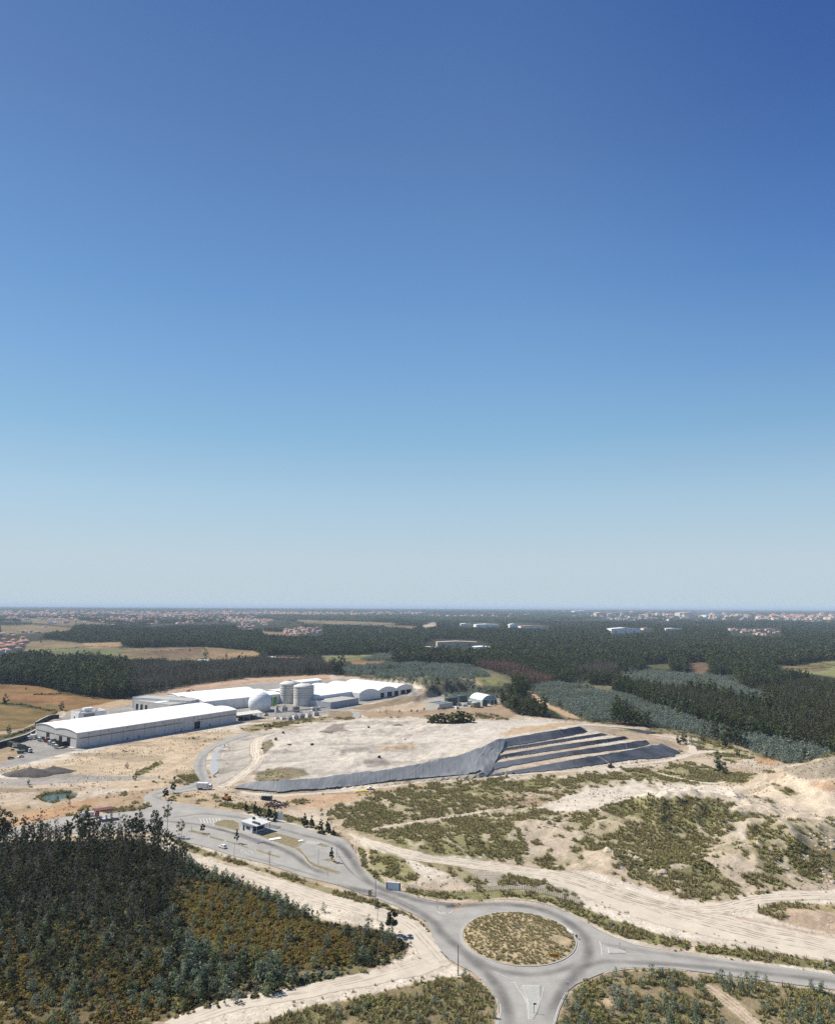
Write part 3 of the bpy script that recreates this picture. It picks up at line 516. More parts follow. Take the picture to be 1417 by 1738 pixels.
wear(C4([(0,400),(250,470),(560,545),(850,680),(1050,810)]) + C3([(110,560),(220,660),(330,760),(440,860),(520,980),(560,1090),(570,1250)]), 5.5, .5, yard, .083)
wear(C3([(300,690),(400,775),(520,825),(680,845),(820,838),(960,800),(1060,740)]), 4.5, .4, ring, .076)
wear(C3([(960,850),(1080,790),(1200,762),(1330,762),(1417,768)]) + [(1130,1637.5),(1250,1648),(1420,1668),(1540,1692)], 4.5, .42, east, .072)
wear(C3([(1130,620),(1230,650),(1350,672)]) + [(1100,1616.5),(1250,1638),(1420,1663)], 4, .2, east, .070)
wear(CO([(-60,545),(120,590),(300,645),(480,715),(640,790),(760,880),(900,960),(1100,1010)]), 5, .5, yard); wear(CO([(-380,470),(-150,515),(120,585),(420,680),(620,745)]), 3, .5, yard, .077)
wear(CO([(-100,340),(150,400),(350,455),(560,520),(760,575),(950,620),(1120,690),(1220,790),(1290,900)]), 4, .34, yard); wear(CO([(1100,730),(1140,820),(1240,950),(1400,1090)]), 1.2, .5, yard, .076)
wear(CY2([(150,520),(420,535),(700,560),(950,610),(1200,680),(1400,730)]), 4, .42, yard, .08); wear(CY2([(350,480),(560,470),(800,440),(1100,465),(1400,520)]), 4, .3, yard, .081)
wear([(10,1418),(80,1411),(170,1401),(240,1394),(300,1392)], 5, .45, yard, .078); wear(CO([(0,760),(250,830),(500,900),(800,990),(1000,1060)]), 2, .3, yard, .0755)
wear([(300,1362),(275,1357),(262,1350),(285,1344),(325,1337),(344,1325),(340,1308),(342,1290),(360,1272)], 5, .22, yard, .0745)
# kerbs and traffic islands
GRND = M('dry_lawn', (.20, .165, .09), .95, .3, .5)
def island(name, px, top=.16, mat=GRND):
    w = W(px); o = kind(flat(name, w, .05 + top, CONC, thick=top + .1), 'structure')
    c = w.mean(0); d = w - c; k = 1 - .28 / np.maximum(np.hypot(d[:, 0], d[:, 1]), .6); flat('lawn' if mat is GRND else 'paving', c + d * k[:, None], .08 + top, mat, o); return o
ISL = [CY2([(930,560),(970,535),(1070,510),(1180,518),(1250,552),(1252,632),(1200,640),(1050,602),(950,582)]), CO([(240,572),(380,530),(760,630),(690,690),(660,715),(600,702),(420,645)]), CY2([(620,650),(680,638),(900,690),(850,706)]), CY2([(880,708),(1065,755),(1040,768),(880,722)]), CY2([(1090,763),(1355,842),(1335,850),(1085,772)]),
       CO([(210,723),(380,773),(490,805),(470,816),(350,787),(225,740)]), CO([(870,675),(930,655),(1025,692),(950,697)]), CO([(930,838),(1080,822),(1112,880),(1090,886),(1040,860)]), CO([(640,712),(690,712),(765,800),(805,858),(900,905),(1010,935),(1142,975),(1105,992),(980,962),(830,910),(775,862),(735,790)])]
for p in ISL: island('traffic_island', p)
PAVE = M('island_paving', (.33, .33, .30), .9, .15, .8)
island('traffic_island', [(885.6,1674),(916.6,1674),(916.6,1700),(912,1719),(904,1732),(898,1730.5),(896.5,1707.5),(891.8,1689)], .14, PAVE); island('traffic_island', [(1030.5,1608.7),(1045,1612),(1060,1616),(1061.5,1619.3),(1033,1620)], .14, PAVE); island('traffic_island', [(739.5,1547),(760,1550),(753,1554.5),(745,1551)], .14, PAVE)
rr = np.linspace(0, 1, 14)[1:]; v = [(RC[0], RC[1], 1.35)]; f = []
for j, r in enumerate(rr):
    for i, a in enumerate(ang): v.append((RC[0] + RI * .985 * r * math.cos(a), RC[1] + RI * .985 * r * math.sin(a), .22 + 1.15 * (1 - r * r) + (.25 * (vn(np.array([9 + 3 * r * math.cos(a)]), np.array([7 + 3 * r * math.sin(a)]))[0] - .5) if r < 1 else 0)))
nA = len(ang)
for i in range(nA): f.append((0, 1 + i, 1 + (i + 1) % nA))
for j in range(len(rr) - 1):
    for i in range(nA): f.append((1 + j * nA + i, 1 + (j + 1) * nA + i, 1 + (j + 1) * nA + (i + 1) % nA, 1 + j * nA + (i + 1) % nA))
mi_ = MB().add(v, f, 0, True).mesh('roundabout_mound', M('mound_soil', (.36, .285, .17), .95, .4, .35)); mound = kind(link('roundabout_mound', mi_), 'structure')
kb = MB().lathe([(RI - .1, .0), (RI - .1, .2), (RI + .22, .2), (RI + .22, .0)], 96, (RC[0], RC[1], .06), 0, False); kb.build('kerb', M('white_kerb', (.43, .41, .37), .85, .15, 1.), mound)
# painted markings
PAINT = M('road_paint', (.50, .485, .45), .8, .25, 2.)
mk = MB(); Z = .098
def line(pts, w=.16, px=True, curve=False):
    p = smooth(pts, 5) if curve else np.asarray(pts, float); ribbon(mk, W(p) if px else p, w, Z)
ribbon(mk, np.vstack([circ(RI + .75), circ(RI + .75)[:1]]), .14, Z)
for k in range(7): a, b = CY2([(772 + 39 * k, 492 - k * .5), (800 + 37 * k, 556 + (k > 3) * 8)]); line([a, b], .42)
for k in range(5): line(CO([(770 + 26 * k, 658 + 4 * k), (806 + 26 * k, 628 + 5 * k)]), .55)
for k in range(6): line(CO([(52 + 20 * k, 744 + 6 * k), (90 + 20 * k, 722 + 6 * k)]), .5)
for k in range(7): line(CO([(905 + 3 * k, 728 + 18 * k), (1040 + 2 * k, 722 + 20 * k)]), .12)
for k in range(6): line(CY2([(1290 + 18 * k, 872 + 8 * k), (1330 + 18 * k, 880 + 9 * k)]), .4)
for k in range(7): line(CY2([(540 + 26 * k, 408 + k * 2), (552 + 26 * k, 414 + k * 2)]), .45)
E6 = lambda l: [(950 + a / 7.085, 1560 + b / 7.085) for a, b in l]
E5 = lambda l: [(780 + a / 6.44, 1560 + b / 6.44) for a, b in l]
line(E6([(475,275),(498,345),(504,442)]), .28, curve=True); line(E6([(510,315),(640,345),(760,362),(1000,430)]), .16); line(E6([(510,440),(640,428),(800,424),(1000,432)]), .16)
for k in range(4): line(E6([(512, 322 + 28 * k), (560 + 6 * k, 352 + 26 * k)]), .22)
line(E5([(600,690),(640,770),(700,860),(740,960),(750,1080),(770,1115)]), .18, curve=True); line(E5([(660,745),(700,830),(745,930)]), .16); line(E5([(922,740),(895,850),(868,960),(835,1050),(790,1125)]), .18, curve=True); line(E5([(560,705),(600,700)]), .3)
for k in range(9): line(E5([(385 + 22 * k, 590 + 9 * k), (400 + 22 * k, 596 + 9 * k)]), .25)
for k in range(4): line(C4([(1145 + 22 * k, 740 - 10 * k), (1165 + 22 * k, 722 - 10 * k)]), .3)
line([(1082,1608),(1120,1615.3),(1171,1621.8),(1222,1630.2),(1273,1637.6),(1336,1646),(1417,1659),(1500,1672.5)], .2); line([(1090,1641.2),(1120,1641),(1159,1644.8),(1209,1651.2),(1260,1658.2),(1311,1664.6),(1362,1671.5),(1410,1677.5),(1500,1692)], .2)
line([(963,1686),(956,1698),(949,1714),(941,1742)], .16); line([(834,1686),(843,1699),(845.5,1710),(846,1722),(840.5,1742)], .16); line(C4([(350,455),(520,540),(700,600),(900,690),(1060,690)]), .14, curve=True)
kind(mk.build('road_marking', PAINT), 'structure')
ks = MB()
for l in ([(985,1561.5),(1012,1577),(1038,1589.6),(1063,1599),(1082,1605),(1120,1612)], [(960,1686),(953,1699),(946,1716),(939,1742)], [(1165,1649),(1120,1644.5),(1077,1644.6),(1049,1647.6),(1025,1653)], [(848.5,1706),(849.4,1720),(844,1742)], [(700,1520.5),(740,1530.4),(775,1533),(809,1530.5),(842,1527),(872,1527.4),(903,1530.5),(931,1536.5),(958,1547)]): ribbon(ks, W(smooth(l, 5)), .3, .12)
kind(ks.build('kerb', M('kerb_stone', (.42, .40, .36), .9)), 'structure')
# ruts worn into the bare tracks
rm, rnt, rb = newmat('rut_soil'); rb.inputs['Roughness'].default_value = .95
ra = nn(rnt, 'ShaderNodeAttribute', attribute_name='wear'); rg = nn(rnt, 'ShaderNodeNewGeometry'); rno = nn(rnt, 'ShaderNodeTexNoise', i_Scale=.25, i_Detail=5.); rnt.links.new(rg.outputs['Position'], rno.inputs['Vector']); rmr = nn(rnt, 'ShaderNodeMapRange', i_From_Min=.4, i_From_Max=.6, i_To_Min=.1, i_To_Max=1.); rnt.links.new(rno.outputs['Fac'], rmr.inputs['Value']); rmu = nn(rnt, 'ShaderNodeMath', operation='MULTIPLY'); rnt.links.new(ra.outputs['Fac'], rmu.inputs[0]); rnt.links.new(rmr.outputs[0], rmu.inputs[1]); rnt.links.new(rmu.outputs[0], rb.inputs['Alpha']); rb.inputs['Base Color'].default_value = (.22, .165, .11, 1)
def ruts(pxpts, w, s, n=3, gap=1.6):
    p0 = W(smooth(pxpts, 8)); t = np.gradient(p0, axis=0); t /= np.hypot(t[:, 0], t[:, 1])[:, None]; nr = np.c_[-t[:, 1], t[:, 0]]; V, Fc, A = [], [], []
    for q in range(n):
        off = (q - (n - 1) / 2) * gap + random.uniform(-.3, .3); p = p0 + nr * off + nr * ((fbm(p0[:, 0], p0[:, 1], 14, 2, q) - .5) * 1.5)[:, None]; b = len(V); m_ = len(p)
        for i in range(m_):
            for k in (-1, 0, 1): x, y = p[i] + nr[i] * w * .5 * k; V.append((x, y, 0)); A.append(s * (k == 0) * min(1, min(i, m_ - 1 - i) / 6))
        Fc += [(b + i * 3 + j, b + i * 3 + j + 1, b + (i + 1) * 3 + j + 1, b + (i + 1) * 3 + j) for i in range(m_ - 1) for j in range(2)]
    V = np.array(V); V[:, 2] = hgt(V[:, 0], V[:, 1]) + .10; me = np_mesh('track_ruts', V, Fc, [rm]); me.attributes.new('wear', 'FLOAT', 'POINT').data.foreach_set('value', np.array(A, np.float32)); kind(link('track_ruts', me), 'structure')
dm, dnt, db = newmat('track_dust'); db.inputs['Roughness'].default_value = .95; db.inputs['Specular IOR Level'].default_value = .1
da = nn(dnt, 'ShaderNodeAttribute', attribute_name='wear'); dg = nn(dnt, 'ShaderNodeNewGeometry'); dno = nn(dnt, 'ShaderNodeTexNoise', i_Scale=.35, i_Detail=6., i_Roughness=.65); dnt.links.new(dg.outputs['Position'], dno.inputs['Vector'])
dmr = nn(dnt, 'ShaderNodeMapRange', i_From_Min=.3, i_From_Max=.7, i_To_Min=.90, i_To_Max=1.06); dnt.links.new(dno.outputs['Fac'], dmr.inputs['Value']); dmx = nn(dnt, 'ShaderNodeMix', data_type='RGBA', blend_type='MULTIPLY'); dmx.inputs['Factor'].default_value = 1; dmx.inputs[6].default_value = (.51, .45, .365, 1); dnt.links.new(dmr.outputs[0], dmx.inputs[7]); dnt.links.new(dmx.outputs[2], db.inputs['Base Color'])
dad = nn(dnt, 'ShaderNodeMath', operation='MULTIPLY_ADD'); dnt.links.new(dno.outputs['Fac'], dad.inputs[0]); dad.inputs[1].default_value = 1.4; dad.inputs[2].default_value = -.7; dsm = nn(dnt, 'ShaderNodeMath', operation='ADD'); dnt.links.new(da.outputs['Fac'], dsm.inputs[0]); dnt.links.new(dad.outputs[0], dsm.inputs[1]); dcl = nn(dnt, 'ShaderNodeMapRange', i_From_Min=.25, i_From_Max=.6, i_To_Max=.92); dnt.links.new(dsm.outputs[0], dcl.inputs['Value']); dnt.links.new(dcl.outputs[0], db.inputs['Alpha'])
TRK = []
def offtrack(x, y):
    ok = np.ones(x.shape, bool)
    for p, w in TRK: ok &= sdf(p[::3], x, y, False) > np.mean(w) * .4
    return ok
def track(pxpts, w):
    p = W(smooth(pxpts, 14)); w = np.interp(np.linspace(0, 1, len(p)), np.linspace(0, 1, len(np.atleast_1d(w))), np.atleast_1d(w)); TRK.append((p, w)); t = np.gradient(p, axis=0); t /= np.hypot(t[:, 0], t[:, 1])[:, None]; nr = np.c_[-t[:, 1], t[:, 0]]; K = np.linspace(-1, 1, 13); V = []; A = []
    for i in range(len(p)):
        e = min(1, min(i, len(p) - 1 - i) / 8)
        for k in K: V.append((*(p[i] + nr[i] * w[i] * .5 * k), 0)); A.append(e * min(1, (1 - abs(k)) * 3.2))
    V = np.array(V); V[:, 2] = hgt(V[:, 0], V[:, 1]) + .07; q = 13; Fc = [(i * q + j, i * q + j + 1, (i + 1) * q + j + 1, (i + 1) * q + j) for i in range(len(p) - 1) for j in range(q - 1)]
    me = np_mesh('dirt_track', V, Fc, [dm], smooth_=True); me.attributes.new('wear', 'FLOAT', 'POINT').data.foreach_set('value', np.array(A, np.float32)); kind(link('dirt_track', me), 'structure')
track([(600,1420),(640,1440),(700,1458),(780,1468),(850,1476),(950,1492),(1010,1512),(1070,1534),(1150,1556),(1240,1576),(1330,1596),(1417,1614),(1520,1634)], [5, 7, 9, 13, 20, 22, 22, 21, 20]); track([(1010,1500),(1090,1524),(1170,1544),(1240,1540),(1300,1526),(1360,1522),(1417,1523),(1520,1528)], [8, 10, 9, 8, 8]); track([(300,1452),(360,1466),(420,1484),(480,1503),(540,1522),(600,1540),(650,1554),(692,1570),(714,1590),(730,1612),(755,1640)], [5, 6, 8, 10, 11, 11, 10, 11])
track([(270,1745),(330,1724),(400,1705),(480,1692),(560,1677),(640,1660),(700,1646),(740,1630),(770,1628)], [7, 8, 8, 8, 10, 11]); track([(395,1344),(440,1349),(480,1350),(560,1345),(640,1337),(720,1328),(800,1322),(900,1314),(1000,1308),(1090,1297),(1150,1287),(1175,1276),(1168,1262),(1140,1252),(1080,1243)], [6, 6, 5, 5, 5, 6, 7, 7, 6, 5]); track([(362,1340),(392,1330),(422,1314),(438,1298),(434,1282),(440,1262),(470,1248)], [8, 9, 9, 10, 12])
track([(1160,1280),(1200,1276),(1240,1278)], 10); track([(1110,1312),(1150,1322),(1200,1332),(1250,1335),(1290,1330)], 4); track([(630,1411),(700,1397),(775,1386),(852,1373)], 3.2)
ruts([(620,1428),(700,1456),(850,1474),(960,1490),(1060,1520),(1180,1556),(1300,1585),(1500,1625)], .9, .6, 7, 1.7); ruts([(1000,1500),(1100,1530),(1200,1545),(1290,1530),(1417,1523),(1500,1525)], .8, .6, 4, 1.8); ruts([(330,1458),(420,1482),(520,1513),(620,1545),(690,1562),(735,1600),(770,1640)], .8, .35, 5, 1.5); ruts([(290,1736),(400,1704),(560,1675),(660,1650),(740,1620)], .8, .35, 4, 1.2)
ruts([(366,1340),(390,1330),(424,1310),(436,1296),(432,1280),(440,1258),(470,1246)], 1., .6, 5, 2.0); ruts([(470,1350),(560,1344),(700,1330),(850,1318),(1000,1307),(1100,1294),(1160,1280),(1210,1272)], .9, .6, 3, 1.6); ruts([(450,1252),(540,1258),(640,1262),(720,1252),(800,1246)], 1.2, .7, 5, 3.); ruts([(470,1300),(560,1296),(660,1276),(760,1250)], 1.2, .6, 3, 2.5); ruts([(0,1326),(110,1322),(220,1322),(300,1320)], 1.2, .6, 5, 2.2); ruts([(0,1376),(80,1372),(160,1350),(260,1330)], 1., .5, 3, 2.)
ruts([(1165,1655),(1215,1685),(1290,1745)], .8, .7, 3, 1.3); ruts([(630,1410),(700,1397),(775,1386),(852,1373)], .7, .6, 2, 1.5)
# pond
pw = MB().add([(PONDW[:, 0].mean() + (p[0] - PONDW[:, 0].mean()) * 1.25, PONDW[:, 1].mean() + (p[1] - PONDW[:, 1].mean()) * 1.25, -.55) for p in PONDW][::-1], [tuple(range(len(PONDW)))]).mesh('pond_water', M('pond_green_water', (.06, .095, .075), .2, .1, .1, spec=.3)); kind(link('pond_water', pw), 'structure')

# ---------------------------------------------------------------- landfill liners
BLACK = M('black_liner', (.045, .048, .056), .5, .75, .045, bump=.5); GREYL = M('glare_grey_liner', (.185, .195, .205), .6, .32, .12, bump=.4)  # grey liner: sun glare on the plastic is painted into its base colour
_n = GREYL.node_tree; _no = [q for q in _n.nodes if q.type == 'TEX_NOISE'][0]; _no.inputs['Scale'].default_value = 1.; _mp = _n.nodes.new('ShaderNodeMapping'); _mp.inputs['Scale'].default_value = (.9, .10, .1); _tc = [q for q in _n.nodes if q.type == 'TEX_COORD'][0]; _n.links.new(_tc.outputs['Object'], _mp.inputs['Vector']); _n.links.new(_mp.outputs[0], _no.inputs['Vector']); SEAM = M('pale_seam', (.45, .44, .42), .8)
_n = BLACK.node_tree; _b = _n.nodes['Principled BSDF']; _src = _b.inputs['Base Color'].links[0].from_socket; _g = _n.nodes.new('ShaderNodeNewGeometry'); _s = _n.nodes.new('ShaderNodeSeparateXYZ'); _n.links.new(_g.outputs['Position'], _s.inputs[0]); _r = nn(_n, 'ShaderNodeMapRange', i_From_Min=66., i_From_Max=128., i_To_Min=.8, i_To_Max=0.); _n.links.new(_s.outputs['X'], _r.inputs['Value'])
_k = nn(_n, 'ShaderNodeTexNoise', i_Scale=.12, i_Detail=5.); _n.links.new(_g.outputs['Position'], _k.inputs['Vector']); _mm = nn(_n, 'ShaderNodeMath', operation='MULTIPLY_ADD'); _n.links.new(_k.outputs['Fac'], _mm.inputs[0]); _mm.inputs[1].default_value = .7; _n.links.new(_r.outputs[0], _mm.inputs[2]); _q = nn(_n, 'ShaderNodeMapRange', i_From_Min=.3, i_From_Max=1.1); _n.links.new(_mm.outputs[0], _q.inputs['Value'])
_x = nn(_n, 'ShaderNodeMix', data_type='RGBA'); _n.links.new(_q.outputs[0], _x.inputs['Factor']); _n.links.new(_src, _x.inputs[6]); _x.inputs[7].default_value = (.165, .172, .18, 1); _n.links.new(_x.outputs[2], _b.inputs['Base Color'])      # grey mixed in towards the ends nearest the tip, broken by noise
def sheet(name, top, bot, n, m, mat, label, wr=.12, seams=0, lift=.4, sd=1):
    a = np.array([p[:3] for p in pts3(resamp(top, n))]); b = np.array([p[:3] for p in pts3(resamp(bot, n))]); v = []; f = []
    for i in range(n):
        for j in range(m):
            t = -.03 + 1.06 * j / (m - 1); x, y = (b[i, :2] * (1 - t) + a[i, :2] * t); wv = wr * (fbm(np.array([x]), np.array([y]), 7., 4, sd)[0] - .2) * 2; e_ = (fbm(np.array([x]), np.array([y]), 5., 3, sd + 3)[0] - .5) * .3 * abs(2 * t - 1); x, y = x + (a[i, 0] - b[i, 0]) * e_, y + (a[i, 1] - b[i, 1]) * e_
            v.append([x, y, wv])
    v = np.array(v); v[:, 2] += hgt(v[:, 0], v[:, 1]) + lift
    f = [(i * m + j, (i + 1) * m + j, (i + 1) * m + j + 1, i * m + j + 1) for i in range(n - 1) for j in range(m - 1)]
    s = MB().add(v, f, 0, True); rs = random.Random(sd)
    for k in range(seams):
        i = int((k + rs.uniform(.2, .8)) / seams * (n - 2)); q = v[i * m:(i + 1) * m]; d = (v[(i + 1) * m] - v[i * m]); d = d / np.linalg.norm(d) * rs.uniform(.12, .3); sh = d * rs.uniform(-4, 10)
        s.add([tuple(p + (0, 0, .08) + sh * (jj / m)) for jj, p in enumerate(q)] + [tuple(p + d + (0, 0, .08) + sh * (jj / m)) for jj, p in enumerate(q)], [(j, m + j, m + j + 1, j + 1) for j in range(m - 1)], 1)
    ob = s.build('landfill_liner', [mat, SEAM])
    if wr > .5:
        fd = MB()
        for k in range(70):
            i = int(rs.triangular(10, n - 8, n - 14)); tt = rs.uniform(.02, .22 + .25 * (i > n * .8)); x_, y_ = b[i, :2] * (1 - tt) + a[i, :2] * tt; z_ = float(hgt(np.array([x_]), np.array([y_]))[0]) + .45; an = rs.uniform(-.5, .7); ln = rs.uniform(1.5, 5); hh = rs.uniform(.4, 1.1); c_, s_ = math.cos(an) * ln, math.sin(an) * ln
            fd.add([(x_ - c_, y_ - s_, z_), (x_, y_ - .5, z_), (x_ + c_, y_ + s_, z_), (x_ + c_ * .1, y_ + .2, z_ + hh), (x_, y_ + 1.2, z_)], [(0, 1, 3), (1, 2, 3), (2, 4, 3), (4, 0, 3)])
        fd.build('folds', M('liner_fold', (.10, .105, .112), .55, .5, .4), ob)
    return tag(ob, label, 'liner sheet', 'plastic liner sheets on the landfill slope')
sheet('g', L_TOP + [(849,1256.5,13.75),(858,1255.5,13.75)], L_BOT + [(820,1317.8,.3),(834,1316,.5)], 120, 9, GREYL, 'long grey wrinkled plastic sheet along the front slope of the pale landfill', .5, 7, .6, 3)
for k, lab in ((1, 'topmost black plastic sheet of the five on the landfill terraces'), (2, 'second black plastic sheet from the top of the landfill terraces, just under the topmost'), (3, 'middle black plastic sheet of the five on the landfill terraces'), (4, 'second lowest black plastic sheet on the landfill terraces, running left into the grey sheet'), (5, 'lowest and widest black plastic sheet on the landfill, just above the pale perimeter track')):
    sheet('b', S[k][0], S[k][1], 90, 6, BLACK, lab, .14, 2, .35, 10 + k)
w = W([(969,1230.5),(1080,1239.5),(1112,1244.8),(1080,1247),(1030,1242)]); o = flat('landfill_liner', w, .9, BLACK, thick=.9); tag(o, 'narrow black plastic sheet lying behind the landfill terraces along the pale track', 'liner sheet', 'plastic liner sheets on the landfill slope')
w = W([(356,1312),(360,1283),(370,1270),(382,1263.5),(377,1275),(373,1294),(370,1311),(362,1317)]); o = flat('landfill_liner', w, .45, M('pale_grey_liner', (.33, .34, .34), .6), thick=.5); tag(o, 'pale grey plastic lining of the drainage channel beside the curving road', 'liner sheet', 'plastic liner sheets on the landfill slope')
# ---------------------------------------------------------------- plants
def sprays(P, size, out, rng, flat_=.36, asp=.5, up=.35):
    n = len(P); N = out + rng.normal(0, flat_, (n, 3)) + np.array([0, 0, up]); N /= np.linalg.norm(N, axis=1)[:, None] + 1e-9
    t = np.cross(N, rng.normal(0, 1, (n, 3))); t /= np.linalg.norm(t, axis=1)[:, None] + 1e-9; b = np.cross(N, t); s = (size * rng.uniform(.6, 1.3, n))[:, None]
    v = np.stack([P - t * s, P - b * s * asp + t * s * .15, P + t * s, P + b * s * asp + t * s * .15], 1).reshape(-1, 3)
    return v, np.arange(4 * n).reshape(-1, 4)
def lobes(C, rad, n_per, size, rng, squash=.8, **k):
    P, O = [], []
    for c, r in zip(C, rad):
        n = max(4, int(n_per * (r / max(np.mean(rad), 1e-6)) ** 2)); d = rng.normal(0, 1, (n, 3)); d /= np.linalg.norm(d, axis=1)[:, None]
        q = r * rng.uniform(.35, 1, n)[:, None] ** .6; P.append(np.asarray(c) + d * q * np.array([1, 1, squash])); O.append(d)
    P = np.concatenate(P); O = np.concatenate(O); P[:, 2] = np.maximum(P[:, 2], .05); return sprays(P, np.full(len(P), size), O, rng, **k)
def stem_quads(mb): return np.array(mb.v), np.array([f for f in mb.f if len(f) == 4])
BARK = M('grey_bark', (.27, .235, .19), .9, .3, 2., rnd=.3); BARKD = M('dark_bark', (.09, .07, .05), .9, .3, 2., rnd=.3)
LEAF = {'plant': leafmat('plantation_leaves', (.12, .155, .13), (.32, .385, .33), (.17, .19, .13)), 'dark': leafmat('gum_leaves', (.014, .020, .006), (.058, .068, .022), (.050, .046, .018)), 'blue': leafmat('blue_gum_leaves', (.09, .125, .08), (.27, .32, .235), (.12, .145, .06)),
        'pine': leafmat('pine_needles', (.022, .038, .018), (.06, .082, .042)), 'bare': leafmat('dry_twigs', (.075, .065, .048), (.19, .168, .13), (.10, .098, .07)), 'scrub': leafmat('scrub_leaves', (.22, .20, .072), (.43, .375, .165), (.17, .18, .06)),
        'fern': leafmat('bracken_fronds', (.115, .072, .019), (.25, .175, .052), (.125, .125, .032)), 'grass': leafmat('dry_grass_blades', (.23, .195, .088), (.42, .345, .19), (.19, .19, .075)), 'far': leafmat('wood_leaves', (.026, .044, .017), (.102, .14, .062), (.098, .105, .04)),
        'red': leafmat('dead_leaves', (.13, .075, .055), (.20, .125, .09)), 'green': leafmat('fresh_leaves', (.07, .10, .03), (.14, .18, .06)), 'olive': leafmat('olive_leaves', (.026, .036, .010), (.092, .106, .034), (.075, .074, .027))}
def gum(seed, h, lo=.4, spread=.17, ncl=13, npc=55, card=.42, leaf='dark', bark=BARK, squash=.8, limbs=True, tr=.0125, point=.55, asp=.5):
    rng = np.random.default_rng(seed); mb = MB(); lean = rng.normal(0, .02, 2) * h
    path = [np.array([lean[0] * t * t + rng.normal(0, .006) * h * (t > .1), lean[1] * t * t + rng.normal(0, .006) * h * (t > .1), h * t * .97]) for t in np.linspace(0, 1, 6)]
    for i in range(5): mb.bar(path[i], path[i + 1], tr * h * (1 - .17 * i), tr * h * (1 - .17 * (i + 1)), 6, 0, True, False)
    C, rad = [], []
    for i in range(ncl):
        t = lo + (1 - lo) * ((i + rng.uniform(.1, .9)) / ncl); k = (1 - abs((t - lo) / (1 - lo) * 2 - .75) ** 1.6 * point); a = i * 2.4 + rng.uniform(-.6, .6); d = spread * h * max(.12, k) * rng.uniform(.35, 1)
        p = np.array([np.interp(t, np.linspace(0, 1, 6), [q[0] for q in path]) + d * math.cos(a), np.interp(t, np.linspace(0, 1, 6), [q[1] for q in path]) + d * math.sin(a), t * h]); C.append(p); rad.append(spread * h * .52 * rng.uniform(.65, 1.2) * max(.4, k))
        if limbs: mb.bar((p[0] * .12, p[1] * .12, p[2] - d * .8 - .02 * h), p, tr * h * .4, tr * h * .12, 4, 0, True, False)
    v, f = lobes(C, rad, npc, card, rng, squash, asp=asp); return mb, v, f, rng.uniform(0, 1, len(f)), leaf, bark
def bush(seed, n=64, card=.23, leaf='scrub', nl=5, hh=.75, asp=.5):
    rng = np.random.default_rng(seed); mb = MB(); C, rad = [], []
    for i in range(nl):
        a = i * 2.4 + rng.uniform(-.5, .5); d = rng.uniform(.1, .62) if i else 0; C.append((d * math.cos(a), d * math.sin(a), hh * rng.uniform(.3, .62))); rad.append(rng.uniform(.3, .5)); mb.bar((0, 0, -.1), C[-1], .03, .012, 4, 0, True, False)
    v, f = lobes(C, rad, n / nl, card, rng, hh, asp=asp); return mb, v, f, rng.uniform(0, 1, len(f)), leaf, BARKD
def sapling(seed, h=3.4, n=170, card=.27, leaf='blue', w=.33):
    rng = np.random.default_rng(seed); mb = MB(); mb.bar((0, 0, -.1), (0, 0, h * .93), .05, .015, 5, 0, True, False); C, rad = [], []
    for i in range(11):
        t = .12 + .84 * i / 10; k = .45 + .55 * math.sin(math.pi * (t * .78 + .16)); a = i * 2.4 + rng.uniform(-.5, .5); d = w * h * k * rng.uniform(.3, .85); C.append((d * math.cos(a), d * math.sin(a), t * h * .96)); rad.append(w * h * .5 * k * rng.uniform(.75, 1.15) + .12)
        mb.bar((0, 0, max(0, t * h - d * .6)), C[-1], .022, .01, 4, 0, True, False)
    v, f = lobes(C, rad, n / 11, card, rng, .9, asp=.38, up=.5); return mb, v, f, rng.uniform(0, 1, len(f)), leaf, BARK
def tuft(seed, n=26, leaf='grass'):
    rng = np.random.default_rng(seed); a = rng.uniform(0, 6.28, n); r = rng.uniform(0, .38, n); h = rng.uniform(.25, .75, n); ln = rng.uniform(.05, .45, n); w = .07
    P = np.c_[r * np.cos(a), r * np.sin(a), np.zeros(n)]; T = P + np.c_[ln * np.cos(a), ln * np.sin(a), h]; s = np.c_[-np.sin(a), np.cos(a), 0 * a] * w
    v = np.stack([P - s, P + s, T + s * .35, T - s * .35], 1).reshape(-1, 3); return MB(), v, np.arange(4 * n).reshape(-1, 4), rng.uniform(0, 1, n), leaf, BARKD
def fern(seed, n=34):
    rng = np.random.default_rng(seed); a = rng.uniform(0, 6.28, n); r = rng.uniform(.05, .6, n); P = np.c_[r * np.cos(a), r * np.sin(a), rng.uniform(.1, .55, n)]; O = np.c_[np.cos(a) * .5, np.sin(a) * .5, np.ones(n)]
    v, f = sprays(P, np.full(n, .26), O, rng, .5, .45); return MB(), v, f, rng.uniform(0, 1, n), 'fern', BARKD
def clump(seed, R_=24., n=15, h=13, leaf='far', card=3.2, per=11):      # a patch of far wood
    rng = np.random.default_rng(seed); V, Fs, T = [], [], []; b = 0
    for i in range(n):
        a, r = rng.uniform(0, 6.28), R_ * math.sqrt(rng.uniform(0, 1)); hh = h * rng.uniform(.75, 1.25); c = np.array([r * math.cos(a), r * math.sin(a), hh * .6]); v, f = lobes([c], [hh * .4], per, card, rng, 1.1); v[:, 2] += 0
        V.append(v); Fs.append(f + b); T.append(np.clip(rng.uniform(0, 1) + rng.normal(0, .2, len(f)), 0, 1)); b += len(v)
    return MB(), np.concatenate(V), np.concatenate(Fs), np.concatenate(T), leaf, BARKD
def parts_of(g, nm):
    mb, v, f, t, leaf, bark = g; return (mb.mesh(nm + '_trunk', bark) if mb.v else None), np_mesh(nm + '_crown', v, f, [LEAF[leaf]], tint=t)
PROTO = {}
